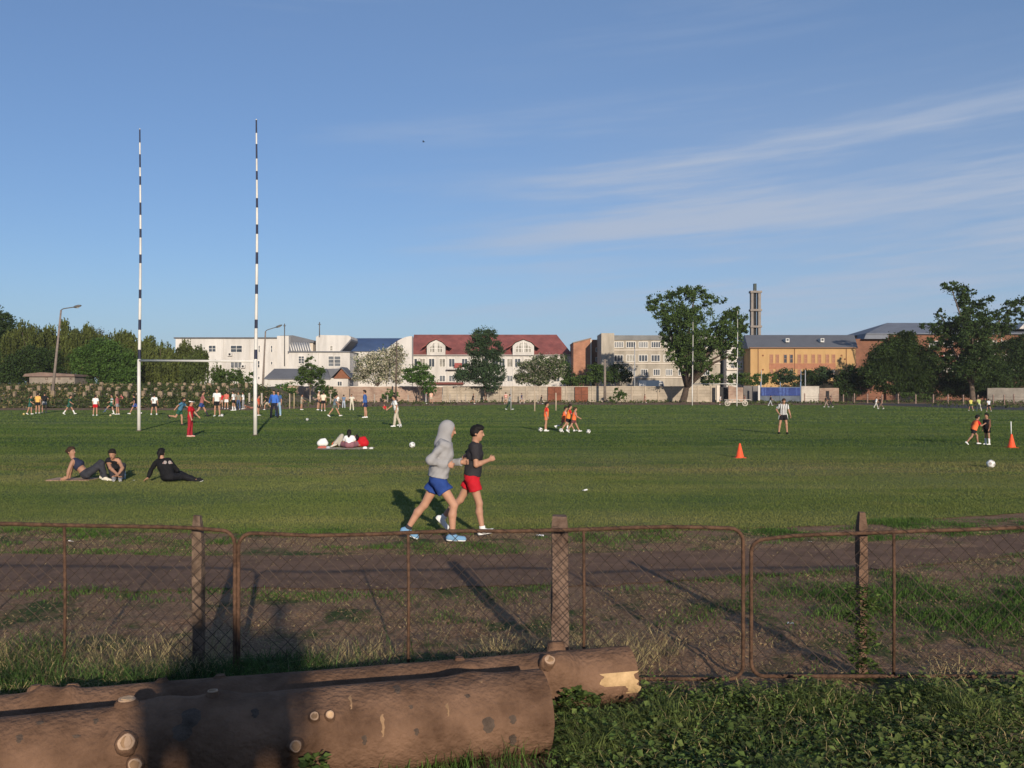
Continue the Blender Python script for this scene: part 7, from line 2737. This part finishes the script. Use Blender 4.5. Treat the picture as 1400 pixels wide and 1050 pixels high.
for px, Y, bl, lm, lab in (
        (973, 176, [(966, 519, 11, 7), (978, 518, 11, 8)], L_MID, 'low bush behind the far goal crossbar'),
        (1012, 174, [(1003, 519, 11, 8), (1017, 518, 12, 9)], L_MID, 'low bush below the brick side of the concrete block'),
        (1047, 180, [(1041, 518, 11, 8), (1053, 518, 10, 8), (1030, 521, 9, 6)], L_MID, 'low bush before the left end of the orange hall'),
        (1073, 182, [(1073, 513, 13, 10), (1066, 519, 11, 8), (1083, 519, 10, 8)], L_BLUE, 'rounded bush before the left windows of the orange hall'),
        (1108, 182, [(1105, 515, 11, 11), (1112, 519, 10, 8), (1096, 520, 9, 7)], L_DARK, 'dark bush before the middle of the orange hall'),
        (1126, 182, [(1124, 511, 11, 12), (1132, 516, 11, 10), (1119, 519, 10, 8)], L_BLUE, 'tall bush before the right windows of the orange hall'),
        (1166, 172, [(1164, 512, 16, 13), (1154, 524, 15, 12), (1174, 526, 18, 13), (1160, 536, 16, 8)], L_DARK, 'dark bush right of the ruined wall'),
        (1243, 166, [(1243, 542, 12, 5), (1262, 543, 12, 5)], L_MID, 'weedy bush before the short pale wall'),
        (1285, 172, [(1280, 532, 18, 14), (1298, 526, 20, 17), (1316, 528, 20, 17), (1334, 530, 18, 16)], L_DARK, 'deep shaded bush under the tall right tree'),
        (1345, 172, [(1335, 520, 20, 22), (1352, 508, 22, 22), (1338, 498, 18, 16), (1366, 526, 20, 16), (1350, 532, 22, 12)], L_DARK, 'dark tree behind the joggers on the track')):
    tree('leafy_bush', px, Y, bl, lm, lab, 'bush', trunk=1)
tree('round_tree', 1228, 168, [(1232, 474, 24, 18), (1210, 486, 22, 18), (1250, 488, 24, 20), (1228, 498, 32, 20), (1200, 505, 22, 18), (1255, 508, 22, 20), (1222, 522, 32, 16), (1250, 526, 22, 12), (1240, 462, 16, 10), (1225, 482, 26, 18), (1212, 500, 24, 20), (1245, 504, 26, 20), (1190, 512, 16, 16), (1270, 490, 14, 14), (1268, 512, 16, 18)], leafmat('round_tree_leaves', (.024, .042, .013), (.040, .062, .018)), 'broad round leafy tree left of the tall right one', dens=2.3, leaf=2.1, trunk=4, shell=.6)  # deepest of the leaf greens, kept for this tree
tall = [(1300, 392, 14, 8), (1312, 398, 14, 11), (1325, 400, 8, 8), (1318, 412, 14, 10), (1340, 416, 15, 8), (1352, 410, 9, 6), (1326, 428, 18, 12), (1350, 432, 16, 10), (1372, 430, 13, 10), (1385, 418, 15, 9), (1398, 412, 13, 8), (1392, 432, 14, 9), (1285, 430, 7, 9), (1290, 440, 12, 8),
        (1268, 445, 13, 5), (1280, 450, 14, 9), (1308, 446, 20, 13), (1335, 452, 22, 13), (1365, 452, 20, 11), (1310, 468, 20, 14), (1340, 476, 22, 16), (1322, 492, 20, 14), (1350, 496, 18, 14), (1300, 486, 13, 9), (1330, 462, 26, 16, 1, -4), (1318, 440, 16, 12, 1, -3), (1345, 445, 18, 12, 1, -3), (1340, 488, 26, 16, 1, -4), (1322, 506, 24, 14, 1, -4), (1360, 512, 22, 14, 1, -4), (1375, 445, 16, 10), (1290, 455, 16, 9), (1280, 470, 18, 11), (1288, 495, 20, 14), (1272, 500, 14, 14), (1300, 505, 18, 14)]
tree('tall_tree', 1330, 166, tall, leafmat('tall_tree_leaves', (.032, .056, .018), (.048, .075, .024)), 'tall ragged tree with a split crown at the right', dens=1.35, leaf=2.3, trunk=7, fork=.3, tight=.26, shell=.4)
tree('broadleaf_tree', 1384, 176, [(1378, 485, 22, 20), (1398, 480, 20, 22), (1388, 505, 26, 20), (1410, 500, 22, 26), (1372, 512, 18, 14), (1392, 470, 18, 12), (1380, 528, 26, 10)], L_DARK, 'dark tree cut by the right picture edge', dens=2.2)

# ------------------------------------------------------------------ the stand behind the camera and the two spectators on it, whose soft shadows reach the trunks; a child added to close them
m = MB()
for k, (y0, y1, z) in enumerate(((-8.6, -6.4, 2.1), (-9.9, -8.603, 3.12), (-13, -9.903, 3.6))):
    m.box(-9, 9, y0, y1, -.1, z)
tag(m.build('grandstand', mat('step_concrete', (.30, .27, .23), .25, 2, .9), None, (0, -9, 0)), 'stepped concrete stand behind the camera', 'grandstand')
make_person(joints(H=1.74, heading=90, loc=(1.52, -9.1, 3.13), **POSES['stand']), 'spectator on the stand, his shadow the left of two heads on the earth', top=GREY, bottom=NAVY, low='trousers', h=.022)
make_person(joints(H=1.38, heading=90, loc=(1.76, -9.4, 3.13), **POSES['hips']), 'unseen child added between two spectators to fill the gap in their shadow', top=BLUE, bottom=NAVY, low='trousers', h=.022)  # added figure, out of view, joins the two adults' shadows on the trunk
make_person(joints(H=1.62, heading=90, loc=(1.98, -9.0, 3.13), **POSES['stand']), 'spectator on the stand, her shadow the right of two heads on the earth', top=RED, bottom=NAVY, low='trousers', h=.022)
# ------------------------------------------------------------------ evening haze over the grounds
m = MB()
m.box(-420, 420, -40, 620, -1.2, 34)
hz_ = bpy.data.materials.new('haze')
hz_.use_nodes = True
hz_.node_tree.nodes.remove(hz_.node_tree.nodes['Principled BSDF'])
pv = hz_.node_tree.nodes.new('ShaderNodeVolumePrincipled')
pv.inputs['Color'].default_value = (.86, .92, 1, 1)
pv.inputs['Density'].default_value = .00012
pv.inputs['Anisotropy'].default_value = 0
hz_.node_tree.links.new(pv.outputs[0], hz_.node_tree.nodes['Material Output'].inputs['Volume'])
tag(m.build('haze', hz_), kind='stuff')
